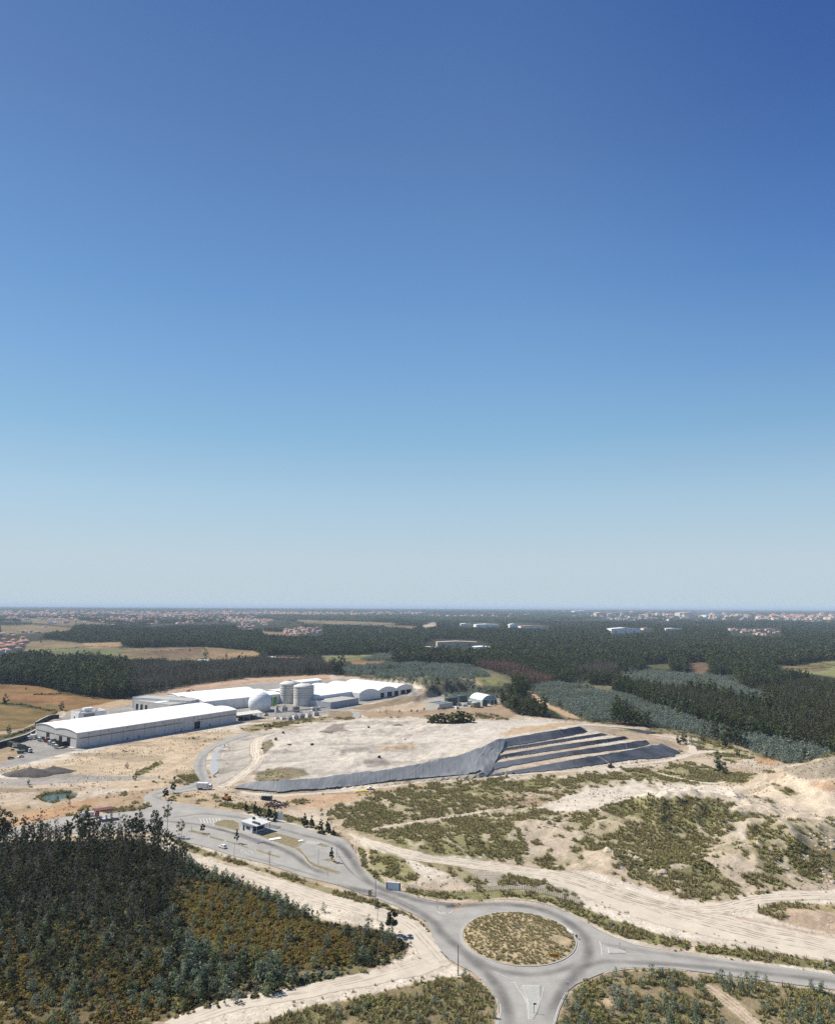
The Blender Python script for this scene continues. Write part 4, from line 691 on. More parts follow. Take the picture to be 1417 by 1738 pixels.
def proto(key, gens, nm):
    """the shapes of one kind of plant, kept outside the scene for the masses of plants to draw on"""
    c = bpy.data.collections.new(key); ms = []
    for i, g in enumerate(gens):
        mb, v, f, t, leaf, bark = g
        if mb.v: tv, tf = stem_quads(mb); V = np.concatenate([tv, v]); Fc = np.concatenate([tf, f + len(tv)]); mi = np.r_[np.zeros(len(tf), int), np.ones(len(f), int)]; T = np.r_[np.zeros(len(tf)), t]
        else: V, Fc, mi, T = v, f, np.ones(len(f), int), t
        o = bpy.data.objects.new(f'{nm}_{i:02d}', np_mesh(nm, V, Fc, [bark, LEAF[leaf]], mi, T)); c.objects.link(o)
    PROTO[key] = (c, len(gens)); return gens
_NG = {}
def scatter_group(key):
    if key in _NG: return _NG[key]
    ng = bpy.data.node_groups.new('plants_' + key, 'GeometryNodeTree'); ng.interface.new_socket('Geometry', in_out='INPUT', socket_type='NodeSocketGeometry'); ng.interface.new_socket('Geometry', in_out='OUTPUT', socket_type='NodeSocketGeometry')
    N, L = ng.nodes.new, ng.links.new; gi, go, ip, ci = N('NodeGroupInput'), N('NodeGroupOutput'), N('GeometryNodeInstanceOnPoints'), N('GeometryNodeCollectionInfo')
    ci.inputs['Collection'].default_value = PROTO[key][0]; ci.inputs['Separate Children'].default_value = True; ci.inputs['Reset Children'].default_value = True; ip.inputs['Pick Instance'].default_value = True
    def na(nm, t):
        n = N('GeometryNodeInputNamedAttribute'); n.data_type = t; n.inputs['Name'].default_value = nm; return n.outputs['Attribute']
    er = N('FunctionNodeEulerToRotation'); L(na('rot', 'FLOAT_VECTOR'), er.inputs[0]); L(er.outputs[0], ip.inputs['Rotation']); L(na('scl', 'FLOAT_VECTOR'), ip.inputs['Scale']); L(na('pick', 'INT'), ip.inputs['Instance Index'])
    L(gi.outputs[0], ip.inputs['Points']); L(ci.outputs[0], ip.inputs['Instance']); L(ip.outputs[0], go.inputs[0]); _NG[key] = ng; return ng
def mass(name, key, P, scl, sz=None, tilt=.06):
    """a mass of plants nobody could count: one object"""
    n = len(P); 
    if not n: return None
    me = bpy.data.meshes.new(name); me.vertices.add(n); me.vertices.foreach_set('co', np.asarray(P, np.float32).ravel())
    rot = np.c_[RNG.normal(0, tilt, n), RNG.normal(0, tilt, n), RNG.uniform(0, 6.283, n)]; s = np.asarray(scl, float) * np.ones(n); sv = np.c_[s, s, s * (1 if sz is None else sz)]
    me.attributes.new('rot', 'FLOAT_VECTOR', 'POINT').data.foreach_set('vector', rot.astype(np.float32).ravel()); me.attributes.new('scl', 'FLOAT_VECTOR', 'POINT').data.foreach_set('vector', sv.astype(np.float32).ravel())
    me.attributes.new('pick', 'INT', 'POINT').data.foreach_set('value', RNG.integers(0, PROTO[key][1], n).astype(np.int32)); me.update()
    o = link(name, me); md = o.modifiers.new('plants', 'NODES'); md.node_group = scatter_group(key); return kind(o, 'stuff')
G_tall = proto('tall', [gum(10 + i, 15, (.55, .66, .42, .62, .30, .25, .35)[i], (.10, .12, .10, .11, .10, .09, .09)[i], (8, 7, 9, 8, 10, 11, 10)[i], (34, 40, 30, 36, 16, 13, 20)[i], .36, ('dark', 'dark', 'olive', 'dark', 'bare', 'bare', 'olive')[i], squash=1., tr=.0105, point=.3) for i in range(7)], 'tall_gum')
G_sap = proto('sap', [sapling(40 + i) for i in range(5)], 'young_gum')
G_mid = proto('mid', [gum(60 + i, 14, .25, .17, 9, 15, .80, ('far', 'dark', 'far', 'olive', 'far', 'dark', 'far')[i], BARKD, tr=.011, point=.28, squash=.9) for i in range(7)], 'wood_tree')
G_olive = proto('olive', [gum(90 + i, 11, .14, .2, 9, 17, .62, 'olive', BARKD, tr=.011) for i in range(6)], 'olive_tree')
G_bare = proto('bare', [gum(120 + i, 14, .3, .11, 9, 9, .5, 'bare', BARK, tr=.012) for i in range(6)], 'bare_tree')
G_red = proto('red', [gum(140 + i, 12, .25, .13, 8, 11, .6, 'red', BARK) for i in range(4)], 'dead_tree')
G_blue = proto('blue', [gum(160 + i, 6, .06, .30, 8, 12, .55, 'plant', BARK, point=.5) for i in range(5)], 'plantation_tree')
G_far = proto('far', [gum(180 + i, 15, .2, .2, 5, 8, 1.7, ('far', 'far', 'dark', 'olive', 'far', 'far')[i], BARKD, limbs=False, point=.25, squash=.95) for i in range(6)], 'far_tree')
G_clump = proto('clump', [clump(200 + i) for i in range(5)], 'far_trees')
G_bush = proto('bush', [bush(230 + i) for i in range(6)] + [bush(240 + i, leaf='olive') for i in range(2)], 'scrub_bush')
G_tuft = proto('tuft', [tuft(250 + i) for i in range(5)] + [bush(260, 40, .2, 'grass', 3, .5)], 'grass_tuft')
G_fern = proto('fern', [fern(270 + i) for i in range(5)], 'bracken')
G_dbush = proto('dbush', [bush(280 + i, 80, .24, 'dark', 6, .9) for i in range(2)] + [bush(285 + i, 80, .24, 'olive', 6, .9) for i in range(2)] + [bush(290, 80, .2, 'bare', 6, .9), bush(291, 80, .22, 'scrub', 6, .8)] + [bush(295 + i, 80, .24, 'blue', 6, .9) for i in range(2)], 'understorey')
# ---- where things grow
def grid_pts(x0, x1, y0, y1, sp, jit=.48):
    gx, gy = np.meshgrid(np.arange(x0, x1, sp), np.arange(y0, y1, sp)); x = gx.ravel() + RNG.uniform(-jit, jit, gx.size) * sp; y = gy.ravel() + RNG.uniform(-jit, jit, gx.size) * sp; return x, y
def survey(x, y):
    z = hgt(x, y); px, py = prj(x, y, z); return z, px, py
CLEAR = [ZONES[i][0] for i in list(range(26)) + [27, 28, 32, 33, 34]] + [[(-20,1078),(45,1075),(75,1062),(95,1066),(60,1085),(45,1095),(40,1112),(-20,1120)], [(735,1085),(812,1087),(836,1097),(832,1104),(810,1108),(735,1103),(720,1103),(718,1093)], [(1038,1064),(1090,1067),(1090,1079),(1036,1078)],
        [(780,1056),(850,1058),(850,1066),(780,1064)], [(862,1056),(935,1062),(930,1068),(862,1066)], [(1232,1066),(1325,1066),(1328,1080),(1240,1080)], [(480,1068),(548,1064),(548,1078),(478,1082)], [(400,1050),(450,1050),(455,1066),(420,1072),(405,1070)], [(1148,1040),(1200,1038),(1260,1044),(1200,1052),(1150,1050)],
        [(452,1112),(515,1113),(515,1121),(452,1119)], [(328,1117),(356,1118),(356,1126),(328,1125)], [(1090,1066),(1110,1066),(1110,1072),(1090,1072)], [(1127,1068),(1160,1068),(1160,1072),(1127,1072)]]
CLEARW = [(-60,1042,60),(60,1046,110)]
def wooded(px, py, top_py):                    # true where a tree does not stand in, or hide, a clearing
    ok = ~inside(SANDLINE, px, py)
    for c in CLEAR:
        for k in (0, .5, .85): ok &= ~inside(c, px, py + (top_py - py) * k)
    return ok
SPARSE = [[(-20,1040),(430,1037),(560,1040),(740,1041),(740,1046),(560,1046),(440,1050),(430,1066),(330,1066),(200,1065),(100,1061),(-20,1060)], [(400,1049),(470,1049),(560,1056),(700,1060),(690,1064),(560,1064),(470,1072),(400,1072)], [(1000,1044),(1260,1044),(1417,1050),(1417,1055),(1165,1058),(1000,1052)], [(-20,1060),(90,1062),(60,1085),(40,1115),(-20,1122)]]
BLUEZ = [[(565,1141),(600,1131),(720,1126),(795,1130),(830,1150),(800,1150),(800,1168),(860,1172),(868,1188),(770,1187),(745,1180),(700,1160),(640,1150)], [(890,1166),(930,1161),(1000,1163),(1010,1172),(1045,1195),(1040,1212),(1075,1228),(990,1222),(930,1195)], [(1000,1150),(1060,1146),(1105,1142),(1240,1150),(1255,1162),(1320,1198),(1300,1212),(1210,1185),(1140,1172),(1060,1166)],
         [(990,1168),(1060,1180),(1150,1215),(1230,1240),(1300,1258),(1417,1280),(1417,1302),(1330,1298),(1240,1262),(1170,1246),(1100,1236),(1060,1215)], [(640,1110),(672,1112),(672,1120),(610,1122)]]
BAREZ = [[(215,1140),(330,1130),(450,1124),(555,1128),(572,1146),(430,1153),(330,1166),(240,1182),(215,1178)], [(965,1140),(1030,1136),(1060,1144),(1000,1150)]]
REDZ = [[(806,1132),(870,1134),(938,1156),(932,1166),(872,1162),(808,1146)]]
DARKZ = [[(0,1118),(150,1118),(230,1140),(215,1190),(110,1175),(0,1160)]]
OLIVEZ = [[(1060,1165),(1140,1172),(1210,1188),(1300,1214),(1420,1215),(1420,1282),(1300,1256),(1220,1232),(1130,1205)], [(850,1188),(905,1180),(960,1222),(880,1216)], [(1230,1180),(1420,1150),(1600,1150),(1600,1285),(1420,1282),(1330,1215)], [(870,1162),(940,1162),(1010,1140),(1100,1136),(1080,1150),(960,1166)]]
def hit(zs, px, py):
    r = np.zeros(px.shape, bool)
    for z in zs: r |= inside(z, px, py)
    return r
def plant_forest():
    out = {k: [] for k in ('mid', 'olive', 'bare', 'red', 'blue', 'far', 'clump', 'blue2')}
    for y0, y1, sp in ((430, 620, 3.0), (620, 900, 3.3), (900, 1300, 4.0), (1300, 1900, 5.4), (1900, 3000, 7.5), (3000, 4600, 11.), (4600, 9000, 34.), (9000, 17000, 75.)):
        xm = .72 * y1; x, y = grid_pts(-xm, xm, y0, y1, sp); m = np.abs(x) < .72 * y; x, y = x[m], y[m]; z, px, py = survey(x, y); nz = fbm(x, y, 90, 2, 21)
        hgt_px = 15 * F / y; ok = wooded(px, py, py - hgt_px); ok &= ~(hit(SPARSE, px, py) & (fbm(x, y, 160, 2, 24) < .58))
        w_ = (fbm(x, y, 45, 3, 26) - .5) * 2; px, py = px + w_ * 16, py + w_ * 5 * np.clip(900 / y, .2, 1.2)
        isb = hit(BLUEZ, px, py) & (y < 1900); ok2 = ok | (isb & ~inside(SANDLINE, px, py))
        if y0 >= 3000: ok2 &= (fbm(x, y, 420 if y0 < 4600 else 900, 3, 22) > (.40 if y0 < 4600 else .46))
        bar = hit(BAREZ, px, py); red = hit(REDZ, px, py); oli = hit(OLIVEZ, px, py); P = np.c_[x, y, z - .1]
        if y0 >= 4600:
            out['clump'].append(np.c_[P, np.full(len(P), 1. if y0 < 9000 else 1.9)][ok2]); continue
        sc = RNG.normal(1, .16, len(P)).clip(.6, 1.5) * (.85 + .35 * nz)
        gap = fbm(x, y, 26, 2, 23); sc = sc * (.72 + .56 * fbm(x, y, 140, 3, 25)); ok2 &= (gap > .22)
        sel = isb & ok2 & (RNG.random(len(P)) < .95); out['blue'].append(np.c_[P, sc * np.where(gap > .5, .95, .75)][sel & (gap > .27)])
        lone = sel & (gap < .27) & (RNG.random(len(P)) < .4); out['olive'].append(np.c_[P, sc * .7][lone])
        rest = ok2 & ~isb
        out['bare'].append(np.c_[P, sc][rest & bar & (RNG.random(len(P)) < .8)]); q = rest & bar & (RNG.random(len(P)) < .22); out['mid'].append(np.c_[P, sc * .8][q]); out['red'].append(np.c_[P, sc][rest & red]); rest &= ~bar & ~red
        q = rest & oli & (RNG.random(len(P)) < .52); out['olive'].append(np.c_[P, sc * .95][q]); q2 = rest & oli & ~q; q3 = q2 & (RNG.random(len(P)) < .3); out['bare'].append(np.c_[P, sc * .75][q3]); out['blue'].append(np.c_[P, sc][q2 & ~q3]); rest &= ~oli
        big = np.where(hit(DARKZ, px, py), 1.25, 1.); out['mid' if y0 < 1300 else 'far'].append(np.c_[P, sc * big][rest])
    o = {k: np.concatenate(v) if v else np.zeros((0, 4)) for k, v in out.items()}
    print('forest', {k: len(v) for k, v in o.items()})
    for nm, k in (('dark_wood', 'mid'), ('olive_wood', 'olive'), ('bare_wood', 'bare'), ('dead_wood', 'red'), ('young_plantation', 'blue'), ('far_wood', 'far'), ('distant_wood', 'clump')): mass(nm, k, o[k][:, :3], o[k][:, 3], tilt=.03)
plant_forest()
def near_points(sp, x0=-330, x1=420, y0=182, y1=560):
    x, y = grid_pts(x0, x1, y0, y1, sp); z, px, py = survey(x, y); m = (px > -160) & (px < 1580) & (py < 1900); return x[m], y[m], z[m], px[m], py[m]
# scrub on the sand, grass on the mound and the verges
x, y, z, px, py = near_points(1.0, y1=700); _, t = cover(x, y, px, py)
onroad = inside(YARDW, x, y) | inside(EASTW, x, y) | inside(SOUTHW, x, y) | (np.hypot(x - RC[0], y - RC[1]) < RO) | inside(WOOD, px, py) | ~offtrack(x, y)
big = fbm(x, y, 22, 2, 31); keep = (RNG.random(len(x)) < t * np.where(big > .5, .58, .36)) & ~onroad
s = (.26 + .62 * RNG.random(len(x)) ** 2.5 + .75 * sst(.55, .75, big)) * np.where(y > 450, 1.2, 1)
mass('scrub', 'bush', np.c_[x, y, z][keep], s[keep], .68); k2 = (RNG.random(len(x)) < np.where(t > .02, .18 + t * .7, .07 * sst(.42, .62, big) * (y > 200))) & ~onroad & ~keep & ~inside(PADW, x, y) & ~(landfill(x, y) > .1); mass('dry_grass', 'tuft', np.c_[x, y, z][k2], (np.where(t > .02, 1.1, .5) + RNG.random(len(x)) * np.where(t > .02, 1, .5))[k2])
a = RNG.uniform(0, 6.283, 3600); r = RI * .965 * np.sqrt(RNG.random(3600)); gx, gy = RC[0] + r * np.cos(a), RC[1] + r * np.sin(a); gz = .2 + 1.15 * (1 - (r / RI) ** 2); bare = fbm(gx, gy, 7, 2, 33) + .12 * sst(0, 14, gx - RC[0] - (gy - RC[1])) ; k = (bare < .8) & (RNG.random(3600) < .62)
mass('mound_grass', 'tuft', np.c_[gx, gy, gz][k], RNG.uniform(.55, 1.0, k.sum()), .65); k3 = (RNG.random(3600) < np.where(r > 15, .05, .015)) & k; mass('mound_scrub', 'bush', np.c_[gx, gy, gz][k3], RNG.uniform(.3, .6, k3.sum()), .7)
print('scrub', keep.sum(), k2.sum())
hp = []
for l in ([(-20,1192),(40,1197.5),(95,1208)], [(45,1110),(140,1113),(260,1119)], [(60,1102),(150,1097),(205,1099)], [(200,1101),(260,1106),(345,1100)], [(95,1209),(75,1223),(45,1241),(10,1252)], [(345,1099),(352,1107),(345,1118)], [(60,1180),(110,1178),(165,1187)], [(1318,1136),(1360,1138),(1412,1135)], [(1380,1126),(1417,1133)]):
    q = W(resamp(l, 160)); q += RNG.normal(0, 1.2, q.shape); hp.append(np.c_[q, hgt(q[:, 0], q[:, 1])])
hp = np.concatenate(hp); hp = hp[RNG.random(len(hp)) < .6]; mass('field_hedge', 'bush', hp, RNG.uniform(.8, 2.6, len(hp)), 1.)
# the wood at the lower left
TALLZ = [(-200,1432),(0,1430),(240,1425),(288,1446),(318,1490),(290,1540),(285,1590),(300,1640),(250,1680),(120,1694),(-200,1700)]
BL1 = [(288,1452),(330,1470),(390,1493),(470,1527),(540,1564),(505,1572),(440,1524),(350,1500),(300,1486)]
BL2 = [(290,1600),(340,1610),(430,1636),(530,1640),(500,1672),(440,1692),(330,1712),(250,1700)]
BL3 = [(545,1566),(610,1575),(650,1582),(688,1598),(694,1606),(640,1640),(570,1650),(590,1600)]
def individual(name, key, gens, P, sc, label, cat, group, limit=300, massname=None, zs=None):
    """the nearest ones are plants of their own, the others one mass"""
    d = np.argsort(P[:, 1]); near, rest = d[:limit], d[limit:]; ms = [parts_of(g, name) for g in gens]
    for i in near:
        tm_, cm = ms[int(RNG.integers(len(ms)))]; o = thing(name, label, cat, P[i], RNG.uniform(0, 6.28), group); o.scale = (sc[i],) * 2 + (sc[i] * (1 if zs is None else zs),)
        if tm_: link('trunk', tm_, o)
        link('crown', cm, o)
    if len(rest): mass(massname or name + 's', key, P[rest], sc[rest])
x, y, z, px, py = near_points(3.1, -420, 60, 190, 380); m = inside(TALLZ, px, py) & (RNG.random(len(x)) < np.where(py < 1550, .95, np.interp(py, [1550, 1690], [.55, .12]) * np.where(fbm(x, y, 13, 2, 47) > .47, 1.25, .55))) & (px > -130)
hh = (np.interp(py[m], [1430, 1500, 1600, 1690], [.68, .72, .60, .44]) * RNG.normal(1, .2, m.sum())).clip(.4, 1.45); print('tall', m.sum())
individual('gum_tree', 'tall', G_tall, np.c_[x, y, z][m], hh, 'slender dark gum tree with a pale thin trunk, in the dense wood at lower left', 'tree', 'gum trees in the dense wood', 290, 'dense_wood')
x, y, z, px, py = near_points(1.9, -260, 200, 185, 380); r_ = RNG.random(len(x)); b1, b2, b3, wc = inside(BL1, px, py), inside(BL2, px, py), inside(BL3, px, py), inside(WOODC, px, py); iw = inside(WOOD, px, py); ta = inside(TALLZ, px, py)
m = iw & ((b1 & (r_ < .42)) | (b2 & (r_ < .20)) | (b3 & (r_ < .20)) | (~b1 & ~b2 & ~b3 & wc & (r_ < .045)) | (ta & (py > 1560) & (r_ < .09)) | (ta & (r_ < .05)) | (~ta & ~wc & (r_ < .10)))
sc = RNG.uniform(.65, 1.35, len(x)) * np.where(b2, 1.35, 1.); print('sap', m.sum())
individual('young_gum', 'sap', G_sap, np.c_[x, y, z][m], sc[m], 'young bluish gum sapling growing along the edges and gaps of the lower left wood', 'sapling', 'blue saplings in the lower left wood', 130, 'sapling_thicket')
x, y, z, px, py = near_points(2.4, -260, 200, 185, 380); r_ = RNG.random(len(x)); iw = inside(WOOD, px, py); b1, b2, b3, wc, ta = inside(BL1, px, py), inside(BL2, px, py), inside(BL3, px, py), inside(WOODC, px, py), inside(TALLZ, px, py)
m = iw & ((b1 & (r_ < .35)) | (b2 & (r_ < .34)) | (b3 & (r_ < .22)) | (wc & (r_ < .035)) | (ta & (py > 1500) & (r_ < np.interp(py, [1500, 1600], [.1, .32]))) | (~ta & ~wc & (r_ < .08))); mass('mixed_thicket', 'olive', np.c_[x, y, z][m], RNG.uniform(.22, .5, m.sum()))
m = iw & ~m & ((b3 & (r_ < .5)) | (ta & (r_ < .12)) | (wc & (r_ > .965))); mass('twiggy_thicket', 'bare', np.c_[x, y, z][m], RNG.uniform(.22, .42, m.sum()))
x, y, z, px, py = near_points(1.15, -420, 60, 185, 380); iw = inside(WOOD, px, py); ta = inside(TALLZ, px, py); wc = soft(WOODC, px, py, 14); nb = fbm(x, y, 9, 3, 41); r_ = RNG.random(len(x))
fz = np.maximum(wc, (ta & (py > 1560)) * np.interp(py, [1560, 1680], [.2, .8]) + (iw & ~ta & (px < 330) & (py > 1690)) * .7); m = iw & (r_ < fz * np.where(nb > .42, .95, .5)); mass('bracken', 'fern', np.c_[x, y, z][m], RNG.uniform(.8, 1.7, m.sum()), tilt=.15)
m = iw & ~m & (r_ < np.where(wc > .5, .20, np.where(ta, .30, .42)) * np.where(nb > .5, 1.2, .6)) ; mass('undergrowth', 'dbush', np.c_[x, y, z][m], RNG.uniform(.5, 1.5, m.sum())); print('under', m.sum())
# blue saplings in the two scrub patches in front
x, y, z, px, py = near_points(2.4, -120, 260, 182, 260); pl, pr = inside(PATCH_L, px, py), inside(PATCH_R, px, py); nb = fbm(x, y, 11, 2, 43); r_ = RNG.random(len(x))
m = pl & (r_ < np.where(px > 700, .16, .10)) & (py < 1800); sc = RNG.uniform(.42, .9, len(x)); individual('young_gum', 'sap', G_sap, np.c_[x, y, z][m], sc[m], 'small round blue gum sapling in the brown scrub left of the bottom road', 'sapling', 'blue saplings left of the near road', 60)
trk = inside([(1150,1650),(1180,1650),(1310,1745),(1320,1800),(1270,1800),(1210,1695)], px, py); m = pr & ~trk & (r_ < np.where(nb > .47, .62, .2)) & (py < 1800) & (py > 1652); sc = RNG.uniform(.5, 1.15, len(x)); individual('young_gum', 'sap', G_sap, np.c_[x, y, z][m], sc[m], 'blue gum sapling in the scrub patch at lower right below the road', 'sapling', 'blue saplings in the lower right scrub', 105)
# ---------------------------------------------------------------- the waste plant
WALLG = M('panel_concrete', (.56, .535, .495), .85, .12, .12); WALLW = M('white_cladding', (.74, .73, .69), .7, .1, .2); ROOFW = M('white_roof', (.78, .77, .73), .55, .10, .05); ROOFG = M('grey_roof', (.36, .35, .32), .8, .15, .15)
DARK = M('dark_opening', (.018, .018, .02), .7); BAND = M('band_grey', (.20, .185, .165), .8); WHITE_P = M('white_metal', (.72, .72, .70), .45, .06); STEEL = M('galvanised_steel', (.42, .43, .43), .45, .12, 1., .3); SILO = M('silo_concrete', (.56, .54, .50), .85, .12, .25, bump=.2)
GREENT = M('green_tank', (.12, .24, .085), .5, .1); DGREEN = M('dark_green_tank', (.045, .075, .065), .55, .15); OLIVET = M('olive_tank', (.19, .20, .135), .6, .12); RED = M('red_paint', (.33, .035, .03), .45, .1); GLASS = M('dark_glass', (.02, .025, .03), .12, .1, spec=.5); RUBBER = M('tyre_rubber', (.02, .02, .02), .85)
ORANGEP = M('orange_machine', (.48, .20, .04), .5, .12); YELLOWP = M('yellow_machine', (.55, .37, .05), .5, .12); TEAL = M('teal_tarp', (.07, .15, .13), .6, .2); BLACKP = M('black_paint', (.02, .02, .022), .35); CREAM = M('cream_wall', (.58, .50, .38), .8, .1); DWALL = M('dark_block_wall', (.05, .05, .05), .9, .3, .3)
def U(px, py, z=0.): a, b = unp(px, py, z); return Vector((float(a), float(b), 0))
def arc(w, h, rise, n=12):          # curved roof line across one bay
    r = (w * w / 4 + rise * rise) / (2 * rise); a0 = math.asin(w / 2 / r); return [(w / 2 + r * math.sin(a), h + rise - r + r * math.cos(a)) for a in np.linspace(-a0, a0, n)]
def yz(prof, x0, x1, mb, m=0, sm=False):
    n = len(prof); v = [(x0, p[0], p[1]) for p in prof] + [(x1, p[0], p[1]) for p in prof]; return mb.add(v, [tuple(range(n - 1, -1, -1)), tuple(range(n, 2 * n))] + [(i, (i + 1) % n, n + (i + 1) % n, n + i) for i in range(n)], m, sm)
def hall(name, label, org, ang_, L, Wd, h, nb, rise, wall=WALLG, roof=ROOFW, doors=(), vents=(), band=None, joints=0, group=None):
    t = thing(name, label, 'building', org, ang_, group); mb = MB(); w = Wd / nb
    for b in range(nb): yz([(b * w, -.3), ((b + 1) * w, -.3)] + [(y_ + b * w, z_) for y_, z_ in arc(w, h, rise)][::-1], 0, L, mb)
    mb.build('wall', wall, t)
    for b in range(nb):
        q = [(y_ + b * w, z_ + .06) for y_, z_ in arc(w + (.1 if nb > 1 else .8), h, rise)]; q = [(y_ - (.05 if nb > 1 else .4), z_) for y_, z_ in q]
        yz(q + [(y_, z_ + .28) for y_, z_ in q[::-1]], -.35, L + .35, MB() if False else (mr := MB()), 0, False); mr.build('roof', roof, t)
    for b in range(nb):
        mb = MB(); pr = arc(w, h, rise); 
        for i in range(1, max(3, int(L / 7))): xs = L * i / max(3, int(L / 7)); mb.add([(xs + o_, y_ + b * w, z_ + .375) for o_ in (-.12, .12) for y_, z_ in pr], [(j, j + 1, len(pr) + j + 1, len(pr) + j) for j in range(len(pr) - 1)])
        mb.build('roof_seams', M('roof_seam', (.5, .49, .46), .7), t)
        mb = MB(); nk = max(2, int(L / 15)); 
        for i in range(nk):
            xs = L * (i + .5) / nk
            for j0, j1 in ((2, 4), (7, 9)): mb.add([(xs + o_, pr[j][0] + b * w, pr[j][1] + .39) for o_ in (-.7, .7) for j in range(j0, j1 + 1)], [(j, j + 1, j1 - j0 + 2 + j, j1 - j0 + 1 + j) for j in range(j1 - j0)])
        mb.build('skylight', M('roof_light', (.56, .60, .60), .4), t)
        if b: mb = MB(); mb.box((L / 2, b * w, h + .25), (L, .9, .5)); mb.build('gutter', BAND, t)
    for side, p, w_, hh, z0 in doors:
        mb = MB(); mb.box((p, -.06, z0 + hh / 2), (w_, .16, hh)) if side == 'f' else mb.box((-.06, p, z0 + hh / 2), (.16, w_, hh)); mb.build('door', DARK, t)
    for p, z_ in vents: mb = MB(); mb.bar((p, .05, z_), (p, -.14, z_), .38, .38, 10, 0, False); mb.build('vent', DARK, t)
    if band:
        for x0, x1, z_ in band: mb = MB(); mb.box(((x0 + x1) / 2, -.05, z_), (x1 - x0, .12, .75)); mb.build('wall_band', BAND, t)
    if joints:
        mb = MB()
        for i in range(1, joints): mb.box((L * i / joints, -.02, h * .48), (.22, .06, h * .95))
        mb.build('panel_joints', BAND, t)
    return t
def block(name, label, c, e, l, h, wall=WALLG, roof=ROOFG, z0=0., cat='building', parapet=.6, lw=None):
    C, E_, L_ = U(*c, h), U(*e, h), U(*l, h); d = E_ - C; a = math.atan2(d.y, d.x); k = L_ - C; wd = lw or abs(-math.sin(a) * k.x + math.cos(a) * k.y); t = thing(name, label, cat, (C.x, C.y, 0), a); t['size'] = (d.length, wd)
    mb = MB(); mb.box((d.length / 2, wd / 2, h / 2 - .2), (d.length, wd, h + .4)); mb.build('wall', wall, t); mb = MB(); mb.box((d.length / 2, wd / 2, h + .10), (d.length - .8, wd - .8, .2)); mb.build('roof', roof, t)
    mb = MB()
    for cx_, cy_, sx_, sy_ in ((d.length / 2, .2, d.length, .4), (d.length / 2, wd - .2, d.length, .4), (.2, wd / 2, .4, wd - .8), (d.length - .2, wd / 2, .4, wd - .8)): mb.box((cx_, cy_, h + .2 + parapet / 2 - .1), (sx_ + .06, sy_ + .06, parapet))
    mb.build('parapet', wall, t); return t, d.length, wd
A_ = U(129, 1271); AX = R(53.6); ux, uy = math.cos(AX), math.sin(AX)
along = lambda px, py: (U(px, py) - A_).dot(Vector((ux, uy, 0)))
LW = along(401, 1226)
dl = [('f', along(337.5, 1237.5), 6.0, 6.2, 0), ('g', 12, 5, 7, 0), ('g', 24.5, 4.5, 6.5, 0), ('g', 45, 5, 7, 0)]
for a, b in ((219, 1257), (239, 1254), (311, 1242), (359, 1234)): dl.append(('f', along(a, b), .7, 2.4, 0))
wh = hall('warehouse', 'long grey warehouse with a double curved white roof, nearest building of the plant', (A_.x, A_.y, 0), AX, LW, 66, 11.2, 2, 1.8, WALLG, ROOFW, dl, [(LW * (i + .6) / 9.5, 9.9) for i in range(9)], [(2, LW * .61, 7.2), (LW * .71, LW - 1, 7.4)], 16)
mb = MB(); mb.box((LW * .5, -5, .09), (LW + 8, 9, .12)); mb.build('apron', M('apron_asphalt', (.33, .31, .285), .9), wh)
mb = MB(); [mb.box((-.05, 33 * k + 16.5, 7.3), (.12, 31, .6)) for k in range(2)]; mb.build('wall_band', BAND, wh)
mb = MB(); mb.box((-.9, 12, .22), (1.6, 22, .4)); mb.build('loading_ramp', CONC, wh)
# low block with machines on the roof, behind
t, l_, w_ = block('office_block', 'low white and grey block with air machines on its flat roof, behind the long warehouse', (133.5, 1212), (180.6, 1207), (115.7, 1208.8), 10, WALLW, ROOFG)
for i in range(9):
    mb = MB(); s_ = random.uniform(1.2, 3); mb.box((random.uniform(2, l_ * .7), random.uniform(2, w_ - 2), 10.9), (s_, s_ * .7, 1.6)); mb.build('air_unit', random.choice([WHITE_P, STEEL]), t)
mb = MB(); mb.box((l_ * .45, w_ * .5, 11.9), (8, 5, 3.2)); mb.build('plant_room', WALLW, t); mb = MB(); mb.bar((-.15, w_ * .5, 6), (.1, w_ * .5, 6), 1.1, 1.1, 14, 0, False); mb.build('fan_vent', DARK, t); mb = MB(); mb.box((l_ * .38, -.06, 8), (10, .12, 2.6)); mb.build('window', M('grey_window', (.18, .22, .22), .3), t)
t, l_, w_ = block('reception_block', 'grey concrete block with three dark doorways on its side, behind the warehouse', (289, 1197.5), (317, 1193.6), (241, 1188), 9, WALLG, ROOFG)
for k in range(3): mb = MB(); mb.box((-.06, w_ * (.92 - .13 * k), 3.2), (.16, 3.6, 6.0)); mb.build('door', DARK, t)
mb = MB(); mb.box((l_ * .5, w_ * .42, 9.45), (l_ - 2, w_ * .14, .5)); mb.build('skylight', ROOFW, t)
t, l_, w_ = block('tipping_hall', 'taller flat roofed hall with a white side and grey roof, beside the doorway block', (322, 1190.8), (343.5, 1186.6), (264, 1178), 11, WALLW, ROOFG); mb = MB(); mb.box((l_ * .5, -.07, 5.5), (l_ - .4, .14, 11.2)); mb.build('end_wall', WALLG, t)
P0 = U(345.6, 1192, 9.6); P1 = U(476, 1178.4, 9.6); d = P1 - P0
hall('sorting_hall', 'large hall with pale side wall and bright white three bay roof behind the two silos', (P0.x, P0.y, 0), math.atan2(d.y, d.x), d.length, 84, 9.6, 3, 1.7, WALLW, ROOFW, [], [], None, 8)
G0, G1 = U(609.6, 1190), U(700.5, 1177); d = G1 - G0; ga = math.atan2(d.y, d.x)
